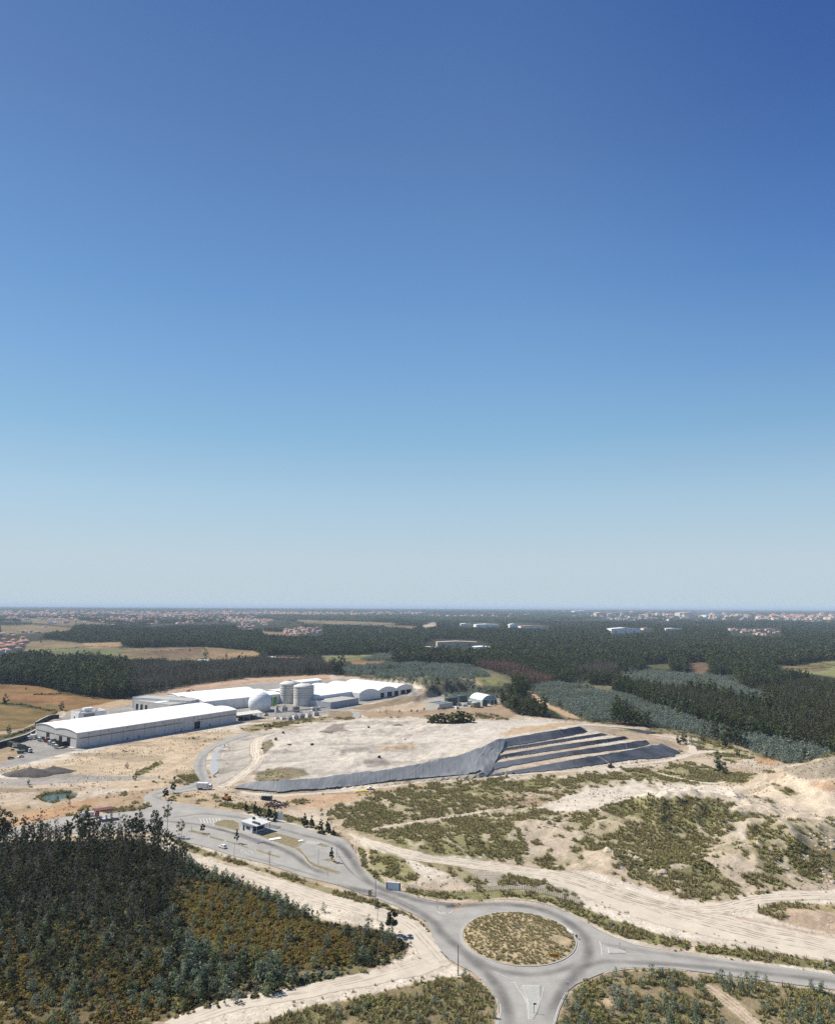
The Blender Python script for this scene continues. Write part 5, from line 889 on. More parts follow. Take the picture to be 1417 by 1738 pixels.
o = hall('compost_hall', 'white hall with three curved gables and dark bays, at the plant right end', (G1.x, G1.y, 0), ga + math.pi / 2, 92, d.length, 8.4, 3, 3.7, WALLW, M('white_roof_warm', (.70, .68, .63), .55, .08, .06), [], [], None)
# local y runs from the right gable back towards the left one
for p, w_ in ((8, 9), (18.5, 8), (31, 7), (43, 8), (56, 6)): mb = MB(); mb.box((-.06, d.length - p if False else p, 2.9), (.16, w_, 5.6)); mb.build('door', DARK, o)
o.rotation_euler.z = ga + math.pi / 2; 
P0 = U(533, 1182.5, 9.6); P1 = U(574, 1177, 9.6); d = P1 - P0
hall('maturing_hall', 'plain bright white roofed hall between the silos and the three gabled hall', (P0.x, P0.y, 0), math.atan2(d.y, d.x), d.length + 30, 86, 9.2, 2, 1.3, WALLW, ROOFW)
P0 = U(498, 1158.5, 8); P1 = U(546, 1153.6, 8); d = P1 - P0
hall('rear_shed', 'narrow white roofed shed at the back of the plant, just before the bare wood', (P0.x, P0.y, 0), math.atan2(d.y, d.x), d.length, 20, 7, 1, 1.6, WALLW, ROOFW)
block('annex', 'low annex with a flat grey roof, in front of the white three gabled hall', (561, 1193.5), (609, 1185.8), (533, 1182.5), 6, M('annex_wall', (.36, .37, .39), .8), ROOFG)
# silos, dome and tanks
def silo(px, py, dia, h, label, bands=5):
    p = U(px, py); t = thing('silo', label, 'silo', (p.x, p.y, 0), 0, 'concrete silos'); r = dia / 2
    MB().lathe([(r, -.2), (r, h)], 56).build('tank_wall', SILO, t); MB().lathe([(r + .35, h - .25), (r + .35, h + .15), (r * .6, h + 2.2), (r * .2, h + 3.0), (0, h + 3.1)], 56).build('roof', M('silo_roof', (.55, .54, .50), .7, .1, .2), t)
    mb = MB(); [mb.lathe([(r + .02, h * k), (r + .14, h * k), (r + .14, h * k + .3), (r + .02, h * k + .3)], 56, m=0, sm=False) for k in np.linspace(.42, .9, bands)]; mb.build('hoops', BAND, t)
    mb = MB(); mb.box((0, 0, h + 3.5), (3.4, 2.4, 1.1)); mb.bar((1.2, .6, h + 3), (1.2, .6, h + 5.2), .12); mb.build('hatch', STEEL, t)
    mb = MB(); a = -1.9
    for s_ in (-.5, .5): mb.bar((math.cos(a) * (r + .5) + s_ * math.sin(a), math.sin(a) * (r + .5) - s_ * math.cos(a), 0), (math.cos(a) * (r + .5) + s_ * math.sin(a), math.sin(a) * (r + .5) - s_ * math.cos(a), h + .8), .09, .09, 4)
    for k in range(24): mb.bar((math.cos(a) * (r + .5) + .5 * math.sin(a), math.sin(a) * (r + .5) - .5 * math.cos(a), .8 * k + .5), (math.cos(a) * (r + .5) - .5 * math.sin(a), math.sin(a) * (r + .5) + .5 * math.cos(a), .8 * k + .5), .05, .05, 4)
    mb.build('ladder', STEEL, t); return t
s1 = silo(490.5, 1192.5, 21.5, 21, 'concrete silo standing further back, half behind the other silo'); s2 = silo(515, 1196.5, 22.3, 20.4, 'front concrete silo of the two, fully in view')
mb = MB(); a, b = s1.location, s2.location; mb.bar((a.x + 2, a.y, 25), (b.x - 2, b.y, 24), .5, .5, 8); mb.bar((a.x + 2, a.y, 23), (a.x + 2, a.y, 25.3), .3); mb.bar((b.x - 2, b.y, 22.6), (b.x - 2, b.y, 24.3), .3); tag(mb.build('feed_pipe', STEEL), 'grey feed pipe crossing between the tops of the two silos', 'pipe')
p = U(440.8, 1206); t = thing('gas_dome', 'big white ball shaped gas holder in front of the pale hall', 'gas holder', (p.x, p.y, 0)); rs = 12.1; a0 = math.asin(-.62)
MB().lathe([(rs * math.cos(a), 7.6 + rs * math.sin(a)) for a in np.linspace(a0, math.pi / 2, 26)], 48).build('membrane', M('white_membrane', (.70, .70, .68), .5, .05, .2), t); MB().lathe([(10.6, -.1), (10.6, .9), (10, .9)], 48, m=0, sm=False).build('base_ring', CONC, t)
mb = MB(); [mb.lathe([(rs * math.cos(a) + .03, 7.6 + rs * math.sin(a) - .06), (rs * math.cos(a) + .09, 7.6 + rs * math.sin(a)), (rs * math.cos(a) + .03, 7.6 + rs * math.sin(a) + .06)], 48) for a in (-.3, .25, .8)]; mb.build('seams', M('membrane_seam', (.52, .52, .5), .7), t)
def tank(px, py, wpx, hpx, mat, label, roofm=None, cat='tank', group=None, dome=.12, rings=True):
    p = U(px, py); k = ppm(p); r = wpx / 2 / k; h = hpx / k * 1.01; t = thing('storage_tank', label, cat, (p.x, p.y, 0), 0, group); MB().lathe([(r, -.1), (r, h)], 32).build('tank_wall', mat, t); MB().lathe([(r + .12, h - .1), (r + .12, h + .1), (r * .5, h + r * dome * .8), (0, h + r * dome)], 32).build('roof', roofm or mat, t)
    if rings: mb = MB(); [mb.lathe([(r + .02, h * q), (r + .1, h * q), (r + .1, h * q + .2), (r + .02, h * q + .2)], 32, sm=False) for q in (.33, .66)]; mb.build('hoops', BAND, t)
    mb = MB(); mb.bar((r * .5, -r * .2, h), (r * .5, -r * .2, h + 1.1), .12); mb.bar((r + .35, 0, 0), (r + .35, 0, h), .14); mb.bar((r + .35, 0, h * .92), (r * .9, 0, h * .92), .12); mb.build('pipe', STEEL, t); return t
tank(466, 1199, 6.4, 16, GREENT, 'tall light green tank beside the white gas ball'); tank(459.5, 1198, 5.6, 12.5, M('deep_green_tank', (.05, .14, .06), .5), 'shorter deep green tank touching the gas ball'); tank(541.5, 1199.5, 5.4, 10, M('sea_green_tank', (.03, .16, .11), .5), 'small sea green tank at the right foot of the front silo')
# leachate works
t, l_, w_ = block('settling_basin', 'open pale concrete basin with dark water beside the two dark green tanks', (745.5, 1196.6), (768, 1193.5), (720.5, 1194.2), 4.5, M('basin_concrete', (.50, .48, .43), .85, .12, .3), M('basin_water', (.10, .11, .11), .2), cat='basin', parapet=.5)
mb = MB(); mb.box((l_ / 2, w_ * .5, 4.6), (l_ - 1, .5, .5)); mb.build('divider', CONC, t)
tank(765.5, 1196.5, 22.5, 12, DGREEN, 'wide dark green tank nearest to the open concrete basin', None, dome=.10); tank(784.5, 1191, 18.5, 10, DGREEN, 'wide dark green tank further back, between its twin and the white tent', None, dome=.10)
tank(807.5, 1200.5, 15, 7.5, OLIVET, 'low olive tank with a pale cone roof in front of the white tent', M('olive_roof', (.33, .34, .26), .6), dome=.3); tank(822.5, 1199, 8.6, 10.5, M('charcoal_tank', (.06, .075, .065), .6), 'tall charcoal tank standing beside the low olive tank'); tank(834.5, 1196.3, 5.4, 7.6, M('charcoal_tank', (.06, .075, .065), .6), 'slim charcoal tank, left of the last pair by the tent end'); tank(840.5, 1195.3, 5.4, 7, DGREEN, 'slim charcoal tank at the far right end of the tank group')
P0 = U(799.5, 1191.5); P1 = U(838.5, 1192.5); t = thing('tent_hall', 'white curved tent hall behind the olive and charcoal tanks', 'tent hall', (P1.x + 3, P1.y, 0), R(118)); mb = MB(); yz([(0, -.2)] + [(y_, z_ + 3.2) for y_, z_ in arc(20, 0, 5.2)] + [(20, -.2)], 0, 26, mb); mb.build('wall', M('tent_end', (.34, .42, .46), .6), t); mb = MB(); q = [(y_ * 1.01, z_ + 3.3) for y_, z_ in arc(20, 0, 5.2)]; yz(q + [(y_, z_ + .2) for y_, z_ in q[::-1]], -.15, 26.15, mb); mb.build('roof', M('tent_white', (.76, .76, .74), .6, .06), t)
for k, (px, py, w_, h_, lab) in enumerate([(778, 1197.5, 8, 4, 'grey machine cabinet between the wide dark green tanks and the olive tank'), (789, 1199, 9, 3, 'low grey pipe rack in front of the wide dark green tanks'), (776, 1203.5, 6, 4.5, 'small pale hut standing right of the concrete basin'), (795, 1196, 8, 3.5, 'silver machine box just left of the olive tank')]):
    p = U(px, py); s_ = ppm(p); t = thing('cabinet', lab, 'machine', (p.x, p.y, 0), R(20)); mb = MB(); mb.box((0, 0, h_ / s_ / 2), (w_ / s_, 3, h_ / s_)); mb.build('casing', [STEEL, STEEL, WALLW, STEEL][k], t); mb = MB(); mb.bar((-w_ / s_ / 3, -1.2, h_ / s_), (w_ / s_ / 3, 1, h_ / s_ + .6), .25); mb.build('pipe', STEEL, t); mb = MB(); mb.box((0, -1.53, h_ / s_ * .4), (1.1, .08, h_ / s_ * .7)); mb.build('door', BAND, t)
# open shed, process units, mast
P0, P1 = U(403.5, 1224.5), U(444, 1219); d = P1 - P0; t = thing('open_shed', 'open sided shed with a pale sloping roof next to the warehouse end', 'shed', (P0.x, P0.y, 0), math.atan2(d.y, d.x)); L_ = d.length
mb = MB(); [mb.box((x_, y_, 2.6), (.4, .4, 5.2)) for x_ in np.linspace(.5, L_ - .5, 5) for y_ in (.3, 8, 15.7)]; mb.build('posts', CONC, t); mb = MB(); v = [(-.6, -.6, 5.1), (L_ + .6, -.6, 5.1), (L_ + .6, 8, 6.6), (-.6, 8, 6.6), (L_ + .6, 16.4, 5.1), (-.6, 16.4, 5.1)]
v += [(a, b, c + .25) for a, b, c in v]; mb.add(v, [(3, 2, 1, 0), (5, 4, 2, 3), (6, 7, 8, 9), (9, 8, 10, 11), (0, 1, 7, 6), (4, 5, 11, 10), (1, 2, 8, 7), (2, 4, 10, 8), (3, 0, 6, 9), (5, 3, 9, 11)]); mb.build('roof', M('shed_roof', (.60, .58, .52), .7, .12), t); mb = MB(); mb.box((L_ / 2, 15.6, 2.4), (L_, .3, 4.8)); mb.box((.3, 8, 1.2), (.3, 15, 2.4)); mb.build('wall', WALLG, t); mb = MB(); [mb.box((L_ * k, 4, 1.2), (5, 4, 2.4)) for k in (.3, .75)]; mb.build('bales', DARK, t)
p = U(446.5, 1210); t = thing('lightning_mast', 'very thin tall mast standing in front of the white gas ball', 'mast', (p.x, p.y, 0)); MB().bar((0, 0, 0), (0, 0, 26), .2, .06, 6).build('pole', STEEL, t); MB().box((0, 0, .25), (1.2, 1.2, .5)).build('footing', CONC, t)
labs = ['pale process hut at the left front corner of the machine yard under the silos', 'white container in the front row of the machine yard, second from the left', 'grey skid with pipes in the front row of the machine yard, left of its middle', 'white machine box at the middle of the front row in the machine yard', 'silver box unit in the front row of the machine yard, right of its middle', 'white container near the right end of the front row in the machine yard', 'grey unit at the right end of the front row, beside the dark round opening',
        'tall grey cabinet in the back row of the machine yard, left below the silos', 'wide grey hut in the back row, below the gap between the silos', 'brown box house in the back row, under the front silo', 'pale cooler bank at the right end of the back row, under the front silo']
for k, (px, py, w_, h_) in enumerate([(470, 1221, 7, 4), (481, 1222, 9, 4.5), (491.5, 1222.5, 8, 5.5), (501.5, 1221, 9, 7), (512, 1219.5, 9, 6.5), (524, 1217, 9, 6), (536, 1214.5, 9, 6.5), (469, 1209, 4.6, 11), (482, 1207, 11, 8), (502, 1208.5, 11, 9), (535, 1206, 16, 6)]):
    p = U(px, py); s_ = ppm(p); W_, H_ = w_ / s_, h_ / s_; t = thing('process_unit', labs[k], 'machine', (p.x, p.y, 0), R(38 + 4 * (k % 3))); c_ = [WALLW, WHITE_P, STEEL, WHITE_P, STEEL, WHITE_P, WALLG, CONC, WALLG, M('brown_box', (.2, .17, .14), .8), WALLW][k]
    mb = MB(); mb.box((0, 0, H_ * .45), (W_, 3.4, H_ * .9)); mb.build('casing', c_, t); mb = MB(); [mb.bar((W_ * f, (-1) ** i * .8, H_ * .8), (W_ * f, (-1) ** i * .8, H_ * (1.2 + .3 * (i % 2))), .28, .28, 8) for i, f in enumerate((-.3, 0, .32))]; mb.bar((-W_ * .4, 0, H_ * 1.02), (W_ * .4, 0, H_ * 1.02), .2); mb.build('pipe', STEEL, t); mb = MB(); [mb.box((W_ * f, -1.74, H_ * .4), (W_ * .2, .1, H_ * .6)) for f in (-.28, .24)]; mb.build('door', BAND, t)
    mb = MB(); mb.box((0, 0, H_ * .93), (W_ * .7, 2.4, H_ * .08)); mb.build('fan_deck', ROOFG, t)
pl = U(468, 1217), U(552, 1208); mb = MB(); [mb.bar((pl[0].x + (pl[1].x - pl[0].x) * k, pl[0].y + (pl[1].y - pl[0].y) * k, 0), (pl[0].x + (pl[1].x - pl[0].x) * k, pl[0].y + (pl[1].y - pl[0].y) * k, 4.4), .12) for k in np.linspace(0, 1, 11)]; [mb.bar((pl[0].x, pl[0].y, z_), (pl[1].x, pl[1].y, z_), .22) for z_ in (3.6, 4.1, 4.5)]; tag(mb.build('pipe_rack', STEEL), 'long grey pipe rack running through the machine yard below the silos', 'pipe rack')
# dark retaining wall along the field
for pts, lab, h_ in (([(-30,1278),(0,1269),(40,1257),(62,1246),(76,1237)], 'long black retaining wall between the truck yard and the stepped green bank', 4.2), ([(60,1233),(72,1226.5),(85,1221),(100,1219.5)], 'shorter black retaining wall beside the low white block', 3.6)):
    q = W(smooth(pts, 5)); mb = MB()
    for i in range(len(q) - 1): a, b = q[i], q[i + 1]; dd = b - a; mb.box((*((a + b) / 2), h_ / 2), (np.hypot(*dd) + .1, .8, h_), math.atan2(dd[1], dd[0]))
    t = thing('retaining_wall', lab, 'wall'); mb.build('face', DWALL, t); mb = MB()
    for i in range(len(q) - 1): a, b = q[i], q[i + 1]; dd = b - a; mb.box((*((a + b) / 2), h_ + .12), (np.hypot(*dd) + .05, 1.0, .24), math.atan2(dd[1], dd[0]))
    mb.build('coping', CONC, t)

# ---------------------------------------------------------------- vehicles
def wheels(t, xs, yw, r=.5, w=.35):
    for x_ in xs:
        for s_ in (-1, 1):
            wl = MB().bar((x_, s_ * yw - w / 2, r), (x_, s_ * yw + w / 2, r), r, r, 14, 0, False).build('wheel', RUBBER, t); MB().bar((x_, s_ * (yw + w * .52) - .03, r), (x_, s_ * (yw + w * .52) + .03, r), r * .5, r * .5, 10, 0, False).build('rim', STEEL, wl)
def truck(px, py, head, L_, body, cab, label, h=3.0, kind_='box', group=None, z=None):
    p = at(px, py); t = thing('truck', label, 'truck', (p.x, p.y, max(p.z, .06) if z is None else z), head, group); c0 = L_ / 2 - 2.1
    mb = MB(); mb.box((c0 + 1.0, 0, 1.75), (2.0, 2.4, 2.1), 0, 0, .94); mb.box((c0 + 1.0, 0, 2.9), (1.6, 2.2, .35), 0, 0, .8); mb.build('cab', cab, t); mb = MB(); mb.box((c0 + 2.0, 0, 2.15), (.08, 2.0, .8)); [mb.box((c0 + 1.25, s_ * 1.17, 2.15), (.9, .06, .7)) for s_ in (-1, 1)]; mb.build('windscreen', GLASS, t)
    mb = MB(); mb.box((-.2, 0, .85), (L_ - .6, .9, .3)); mb.box((c0 + 2.02, 0, .7), (.18, 2.35, .4)); mb.build('chassis', BLACKP, t); Lb = L_ - 2.6; xb = -L_ / 2 + Lb / 2
    mb = MB()
    if kind_ == 'box': mb.box((xb, 0, 1.05 + h / 2), (Lb, 2.5, h)); [mb.box((xb - Lb / 2 + Lb * k / 6, 0, 1.05 + h / 2), (.12, 2.58, h)) for k in range(7)]
    elif kind_ == 'bin':
        mb.box((xb, 0, 1.15), (Lb, 2.4, .25)); [mb.box((xb, s_ * 1.2, 1.2 + h / 2), (Lb, .12, h), 0) for s_ in (-1, 1)]; [mb.box((xb + s_ * Lb / 2, 0, 1.2 + h / 2), (.12, 2.5, h)) for s_ in (-1, 1)]; mb.box((xb, 0, 1.0 + h * .75), (Lb - .3, 2.2, .2)); [mb.box((xb - Lb / 2 + Lb * k / 5, 0, 1.2 + h / 2), (.14, 2.62, h * .98)) for k in range(6)]
    elif kind_ == 'tank': mb.bar((xb - Lb / 2, 0, 1.2 + 1.15), (xb + Lb / 2, 0, 1.2 + 1.15), 1.15, 1.15, 20); mb.box((xb, 0, 1.15), (Lb * .9, 1.2, .4)); mb.box((xb, 0, 3.5), (Lb * .7, .5, .12))
    elif kind_ == 'compactor': mb.wedge([(xb - Lb / 2, 1.3), (xb + Lb / 2, 1.1), (xb + Lb / 2, 1.1 + h), (xb - Lb / 2 + 1.2, 1.1 + h), (xb - Lb / 2 - .4, 2.2)], -1.25, 1.25); mb.box((xb - Lb * .1, 0, 1.15 + h), (Lb * .6, 1.6, .2))
    mb.build('cargo_body', body, t); wheels(t, (c0 + 1.0, -L_ / 2 + 1.2, -L_ / 2 + 2.5), 1.02); return t
def car(px, py, head, paint, label, s=1.0):
    p = at(px, py); t = thing('parked_car', label, 'car', (p.x, p.y, max(p.z, .06)), head); mb = MB(); prof = [(-2.15, .35), (2.1, .35), (2.15, .62), (2.0, .78), (1.0, .92), (-1.9, .98), (-2.18, .8)]; mb.wedge(prof, -.86, .86); mb.wedge([(1.0, .9), (.25, 1.42), (-1.25, 1.45), (-2.0, .96)], -.74, .74); mb.build('body', paint, t)
    mb = MB(); mb.add([(.96, -.68, .95), (.96, .68, .95), (.3, .66, 1.39), (.3, -.66, 1.39)], [(0, 1, 2, 3)]); mb.add([(-1.95, -.68, 1.0), (-1.95, .68, 1.0), (-1.32, .66, 1.42), (-1.32, -.66, 1.42)], [(0, 3, 2, 1)]); [mb.add([(.75, s_ * .755, .98), (.22, s_ * .755, 1.36), (-1.2, s_ * .755, 1.38), (-1.75, s_ * .755, 1.0)], [(0, 1, 2, 3)]) for s_ in (-1, 1)]; mb.build('window', GLASS, t)
    wheels(t, (1.35, -1.3), .78, .33, .2); mb = MB(); [mb.box((2.13, s_ * .6, .66), (.06, .36, .14)) for s_ in (-1, 1)]; mb.build('headlights', WHITE_P, t); return t
def hd(f, r): a, b = U(*f), U(*r); return math.atan2(a.y - b.y, a.x - b.x)
BROWN = M('brown_bin', (.09, .055, .04), .7, .25); DKGRN = M('dark_green_bin', (.03, .055, .045), .6, .2); GRYB = M('grey_green_bin', (.13, .16, .15), .6, .2); SILV = M('silver_paint', (.36, .37, .38), .35, .05, metal=.3)
hr_ = hd((91, 1272), (117, 1266))
truck(104, 1269.5, hr_, 12, BLACKP, WHITE_P, 'truck with a long black tipper body, nearest of the row by the warehouse gable', 2.6, 'bin'); truck(97, 1266, hr_, 9, BROWN, WHITE_P, 'truck with a rust brown bin, second in the row by the warehouse gable', 2.4, 'bin'); truck(90, 1263.5, hr_, 9, GRYB, WHITE_P, 'truck with a grey bin, third in the row by the warehouse gable', 2.4, 'bin')
truck(84, 1259.5, hr_, 9, M('silver_bin', (.3, .31, .3), .5), RED, 'truck with a red cab and silver body, middle of the row by the warehouse', 2.4, 'compactor'); truck(74, 1257.5, hr_, 10, GRYB, WHITE_P, 'white cabbed truck with a grey green container, left of the red cabbed one', 2.3, 'box')
truck(59, 1254.5, hr_, 13.5, WHITE_P, WHITE_P, 'all white lorry with a long trailer in the truck yard', 2.5, 'box'); truck(46, 1253.5, hr_, 8, WHITE_P, WHITE_P, 'short white lorry at the back of the truck yard, beside the long white one', 2.2, 'compactor')
hl_ = hd((56, 1277), (30, 1271)) 
truck(12, 1265, hl_, 10, TEAL, WHITE_P, 'truck with a green tarp covered body, furthest of the row on the grass edge', 2.6, 'box'); truck(20, 1268.5, hl_, 10, DKGRN, WHITE_P, 'truck with a dark green body, second of the row on the grass edge', 2.6, 'box'); truck(29, 1270.5, hl_, 9, M('sand_bin', (.33, .30, .24), .7), RED, 'truck with a red cab and sand coloured body in the row on the grass edge', 2.2, 'bin'); truck(38, 1273.6, hl_, 10, DKGRN, WHITE_P, 'truck with an open dark bin behind the nearest one on the grass edge', 2.4, 'bin'); truck(46, 1277, hl_, 11, BLACKP, WHITE_P, 'truck with a black bin and white cab, nearest of the row on the grass edge', 2.4, 'bin')
car(18, 1288.8, hd((30, 1287), (5, 1291)), BLACKP, 'black car parked on the road below the row of bin trucks'); car(35.5, 1286.2, hd((45, 1284), (25, 1288)), SILV, 'silver car parked beside the black car below the bin trucks'); car(37, 1256.8, hr_, BLACKP, 'low black car at the back of the truck yard against the dark wall')
car(378, 1440.5, hd((372, 1438), (385, 1443)), WHITE_P, 'white car driving along the lower lane of the entrance yard'); car(545, 1416.3, hd((540, 1415), (552, 1418)), BLACKP, 'black car on the curved road beside the dark pines'); car(1221 - 1000, 1252.2, AX, WHITE_P, 'small white car parked against the grey warehouse wall')
p = U(35, 1278.5); t = thing('skip', 'small teal skip at the end of the bin truck row', 'skip', (p.x, p.y, .06), .4); MB().wedge([(-2, 0), (2, 0), (2.6, 1.8), (-2.6, 1.8)], -1.1, 1.1).build('bin', TEAL, t); MB().box((0, 0, 1.84), (5.3, 2.4, .12)).build('lid', GRYB, t)
truck(347, 1340.8, hd((360, 1341.5), (335, 1340.5)), 9.2, WHITE_P, WHITE_P, 'white box lorry standing at the landfill gate', 2.7, 'box')
truck(151, 1390.6, hd((164, 1388.5), (138, 1392)), 9.5, M('tanker_white', (.72, .70, .68), .4), RED, 'white tank lorry with a red stripe under the trees by the fuel station', 2.4, 'tank')
# fuel station
p = U(176, 1391); t = thing('fuel_station', 'small fuel station with a dark red canopy on the road above the wood', 'fuel station', (p.x, p.y, 0), R(32)); MB().box((0, 0, 5.0), (8.2, 5, .5)).build('canopy', M('red_canopy', (.13, .035, .04), .6, .15), t); mb = MB(); [mb.bar((x_, y_, 0), (x_, y_, 4.8), .16, .16, 8) for x_ in (-3.4, 3.4) for y_ in (-1.8, 1.8)]; mb.build('posts', M('pink_post', (.26, .2, .19), .6), t)
for x_ in (-1.4, 1.2): mb = MB(); mb.box((x_, 0, .95), (.9, .6, 1.7)); mb.build('fuel_pump', WHITE_P, t)
MB().box((0, 0, .12), (6, 1.6, .2)).build('plinth', CONC, t)
# weighbridge office
cA, cB = U(409, 1409.5), U(424.5, 1414.8); d = cB - cA; oa = math.atan2(d.y, d.x); t = thing('gate_office', 'white flat roofed weighbridge office with a wide dark canopy in the entrance yard', 'office', (cA.x, cA.y, .06), oa); Lo = d.length + 1
MB().box((Lo / 2, 4.2, 1.9), (Lo, 7.6, 3.8)).build('wall', M('office_white', (.62, .63, .62), .6, .06), t); MB().box((Lo / 2 + 1.6, 4.4, 4.0), (Lo + 4.6, 9.0, .34)).build('roof', M('office_roof', (.5, .5, .47), .6, .08), t); mb = MB(); mb.box((Lo + .6, 2.2, 4.5), (5.0, 1.2, .7)); mb.build('skylight', GLASS, t); mb = MB(); mb.box((Lo + .06, 4.2, 1.9), (.1, 6.4, 2.4)); mb.box((Lo * .6, .36, 1.9), (3.2, .1, 1.3)); mb.build('window', GLASS, t); mb = MB(); mb.box((1.6, .35, 1.2), (1.1, .12, 2.3)); mb.build('door', DARK, t); mb = MB(); [mb.bar((Lo + 3.4, y_, 0), (Lo + 3.4, y_, 3.9), .12) for y_ in (.4, 8.4)]; mb.build('posts', STEEL, t); mb = MB(); mb.box((2, 6, 4.6), (1.1, 1.1, .8)); mb.build('air_unit', DARK, t)
for px, py, sx_, sy_, lab in ((467, 1425.5, 5.5, 2.4, 'white concrete slab lying on the brown lawn of the entrance yard, the larger one'), (510.5, 1428.8, 2.2, 1.6, 'small white cover at the right tip of the brown lawn')): p = U(px, py); tag(MB().box((0, 0, .12), (sx_, sy_, .24), R(30)).add([(-.3, -.1, .245), (.3, -.1, .245), (.3, .1, .245), (-.3, .1, .245)], [(0, 1, 2, 3)]).build('ground_slab', WHITE_P), lab, 'slab').location = (p.x, p.y, .24)
for k, l in enumerate((CO([(20, 560), (270, 655)]), CO([(130, 425), (470, 490)]))):
    a, b = U(*l[0]), U(*l[1]); d = b - a; t = thing('weighbridge', ['weighbridge plate in the lane below the gate office', 'weighbridge plate in the lane above the gate office'][k], 'weighbridge', ((a.x + b.x) / 2, (a.y + b.y) / 2, .06), math.atan2(d.y, d.x)); MB().box((0, 0, .12), (d.length, 3.2, .2)).build('deck', M('bridge_deck', (.15, .14, .14), .7, .2), t); mb = MB(); [mb.box((0, s_ * 1.6, .2), (d.length, .18, .36)) for s_ in (-1, 1)]; mb.build('rails', STEEL, t)
# machines and heaps
def digger(px, py, head, mat, label, arm=True, s=1., dozer=False):
    p = at(px, py); t = thing('bulldozer' if dozer else 'excavator', label, 'machine', p, head); t.scale = (s,) * 3
    for s_ in (-1, 1): mb = MB(); mb.wedge([(-1.7, .45), (-1.5, .05), (1.5, .05), (1.7, .45), (1.4, .85), (-1.4, .85)], s_ * 1.1 - .28, s_ * 1.1 + .28); mb.build('track', RUBBER, t)
    mb = MB(); mb.box((-.3, 0, 1.3), (2.8, 2.0, .9)); mb.box((-1.1, 0, 1.95), (1.2, 1.8, .5)); mb.build('body', mat, t); mb = MB(); mb.box((.4, .35, 2.3), (1.2, 1.1, 1.2), 0, 0, .9); mb.build('cab', M('cab_dark', (.06, .06, .055), .4), t)
    if dozer: mb = MB(); mb.wedge([(2.2, .1), (2.5, .1), (2.3, 1.3), (2.1, 1.2)], -1.6, 1.6); mb.bar((1.2, -1, .7), (2.2, -1, .6), .14); mb.bar((1.2, 1, .7), (2.2, 1, .6), .14); mb.build('blade', mat, t)
    else: mb = MB(); mb.bar((.8, -.4, 1.6), (3.0, -.4, 4.2), .3, .22, 6); mb.bar((3.0, -.4, 4.2), (5.4, -.4, 2.6), .22, .16, 6); mb.build('arm', mat, t); mb = MB(); mb.wedge([(5.0, 2.6), (5.8, 2.5), (5.6, 1.6), (4.9, 1.7)], -.9, .1); mb.build('bucket', BLACKP, t)
    return t
digger(385.5, 1359, hd((380, 1357), (392, 1361)), ORANGEP, 'orange bulldozer parked on the pale track near the landfill gate', s=1.15, dozer=True); digger(320, 1176.2, R(-10), ORANGEP, 'orange excavator on the bare earth behind the tipping hall', s=1.3); digger(452, 1215, R(200), YELLOWP, 'small yellow loader between the open shed and the machine yard', s=1., dozer=True); digger(1036, 1304.5, R(10), M('rusty_machine', (.11, .07, .045), .7), 'small dark machine on the pale track below the lowest black sheet', s=1., dozer=True)
def heap(px, py, w, dpt, h, mat, label, seed, cat='heap', name='gravel_heap'):
    p = at(px, py); v = [(0, 0, h)]; f = []; N_, K_ = 26, 8
    for j in range(1, K_ + 1):
        r = j / K_
        for i in range(N_): a = 2 * math.pi * i / N_; q = vn(np.array([seed * 7 + 2 * math.cos(a) * r + 5]), np.array([seed * 3 + 2 * math.sin(a) * r + 5]))[0]; v.append((w / 2 * r * math.cos(a) * (.85 + .3 * q), dpt / 2 * r * math.sin(a) * (.85 + .3 * q), h * (1 - r) ** .85 * (.8 + .4 * q) - (.3 if j == K_ else 0)))
    f = [(0, 1 + i, 1 + (i + 1) % N_) for i in range(N_)] + [(1 + (j - 1) * N_ + i, 1 + j * N_ + i, 1 + j * N_ + (i + 1) % N_, 1 + (j - 1) * N_ + (i + 1) % N_) for j in range(1, K_) for i in range(N_)]
    o = MB().add(v, f, 0, True).build(name, mat); o.location = p; return tag(o, label, cat)
GRAV = M('dark_gravel', (.11, .095, .085), .95, .35, .5, bump=.5)
heap(50, 1316, 34, 16, 5.5, GRAV, 'taller dark gravel heap on the grey gravel flat', 1); heap(90, 1311.5, 28, 12, 4.0, GRAV, 'lower dark gravel heap right of the taller one', 2); heap(568, 1243, 26, 10, 2.6, M('spoil_brown', (.25, .21, .175), .95, .3, .4, bump=.4), 'brown spoil heap on the back of the pale landfill top', 3)
heap(676, 1232.5, 11, 5, 1.8, M('spoil_dark', (.17, .135, .11), .95, .3, .4, bump=.4), 'small dark brown spoil heap on the far right part of the landfill top', 4)
p = at(453, 1358); t = thing('container', 'dark open container with a tilted grey flap next to the scrap heap', 'container', p, R(-8)); mb = MB(); mb.box((0, 0, 1.2), (5.5, 2.6, 2.4)); mb.build('body', BLACKP, t); mb = MB(); mb.wedge([(-3.6, 0), (-2.7, 0), (-2.7, 2.5)], -1.3, 1.3); mb.box((0, 0, 2.44), (5.6, 2.7, .1)); mb.build('flap', STEEL, t)
p = at(468, 1367); mb = MB(); rs_ = random.Random(5)
for i in range(150):
    r = rs_.random() ** .6 * 6; a = rs_.uniform(0, 6.28); mb.box((r * math.cos(a) * 1.25, r * math.sin(a), max(.2, (1 - r / 6.5) * 3.0) * rs_.uniform(.4, 1.05)), (rs_.uniform(.3, 1.7), rs_.uniform(.3, 1.0), rs_.uniform(.2, .7)), rs_.uniform(0, 3), rs_.choice([0, 0, 1, 2, 3]))
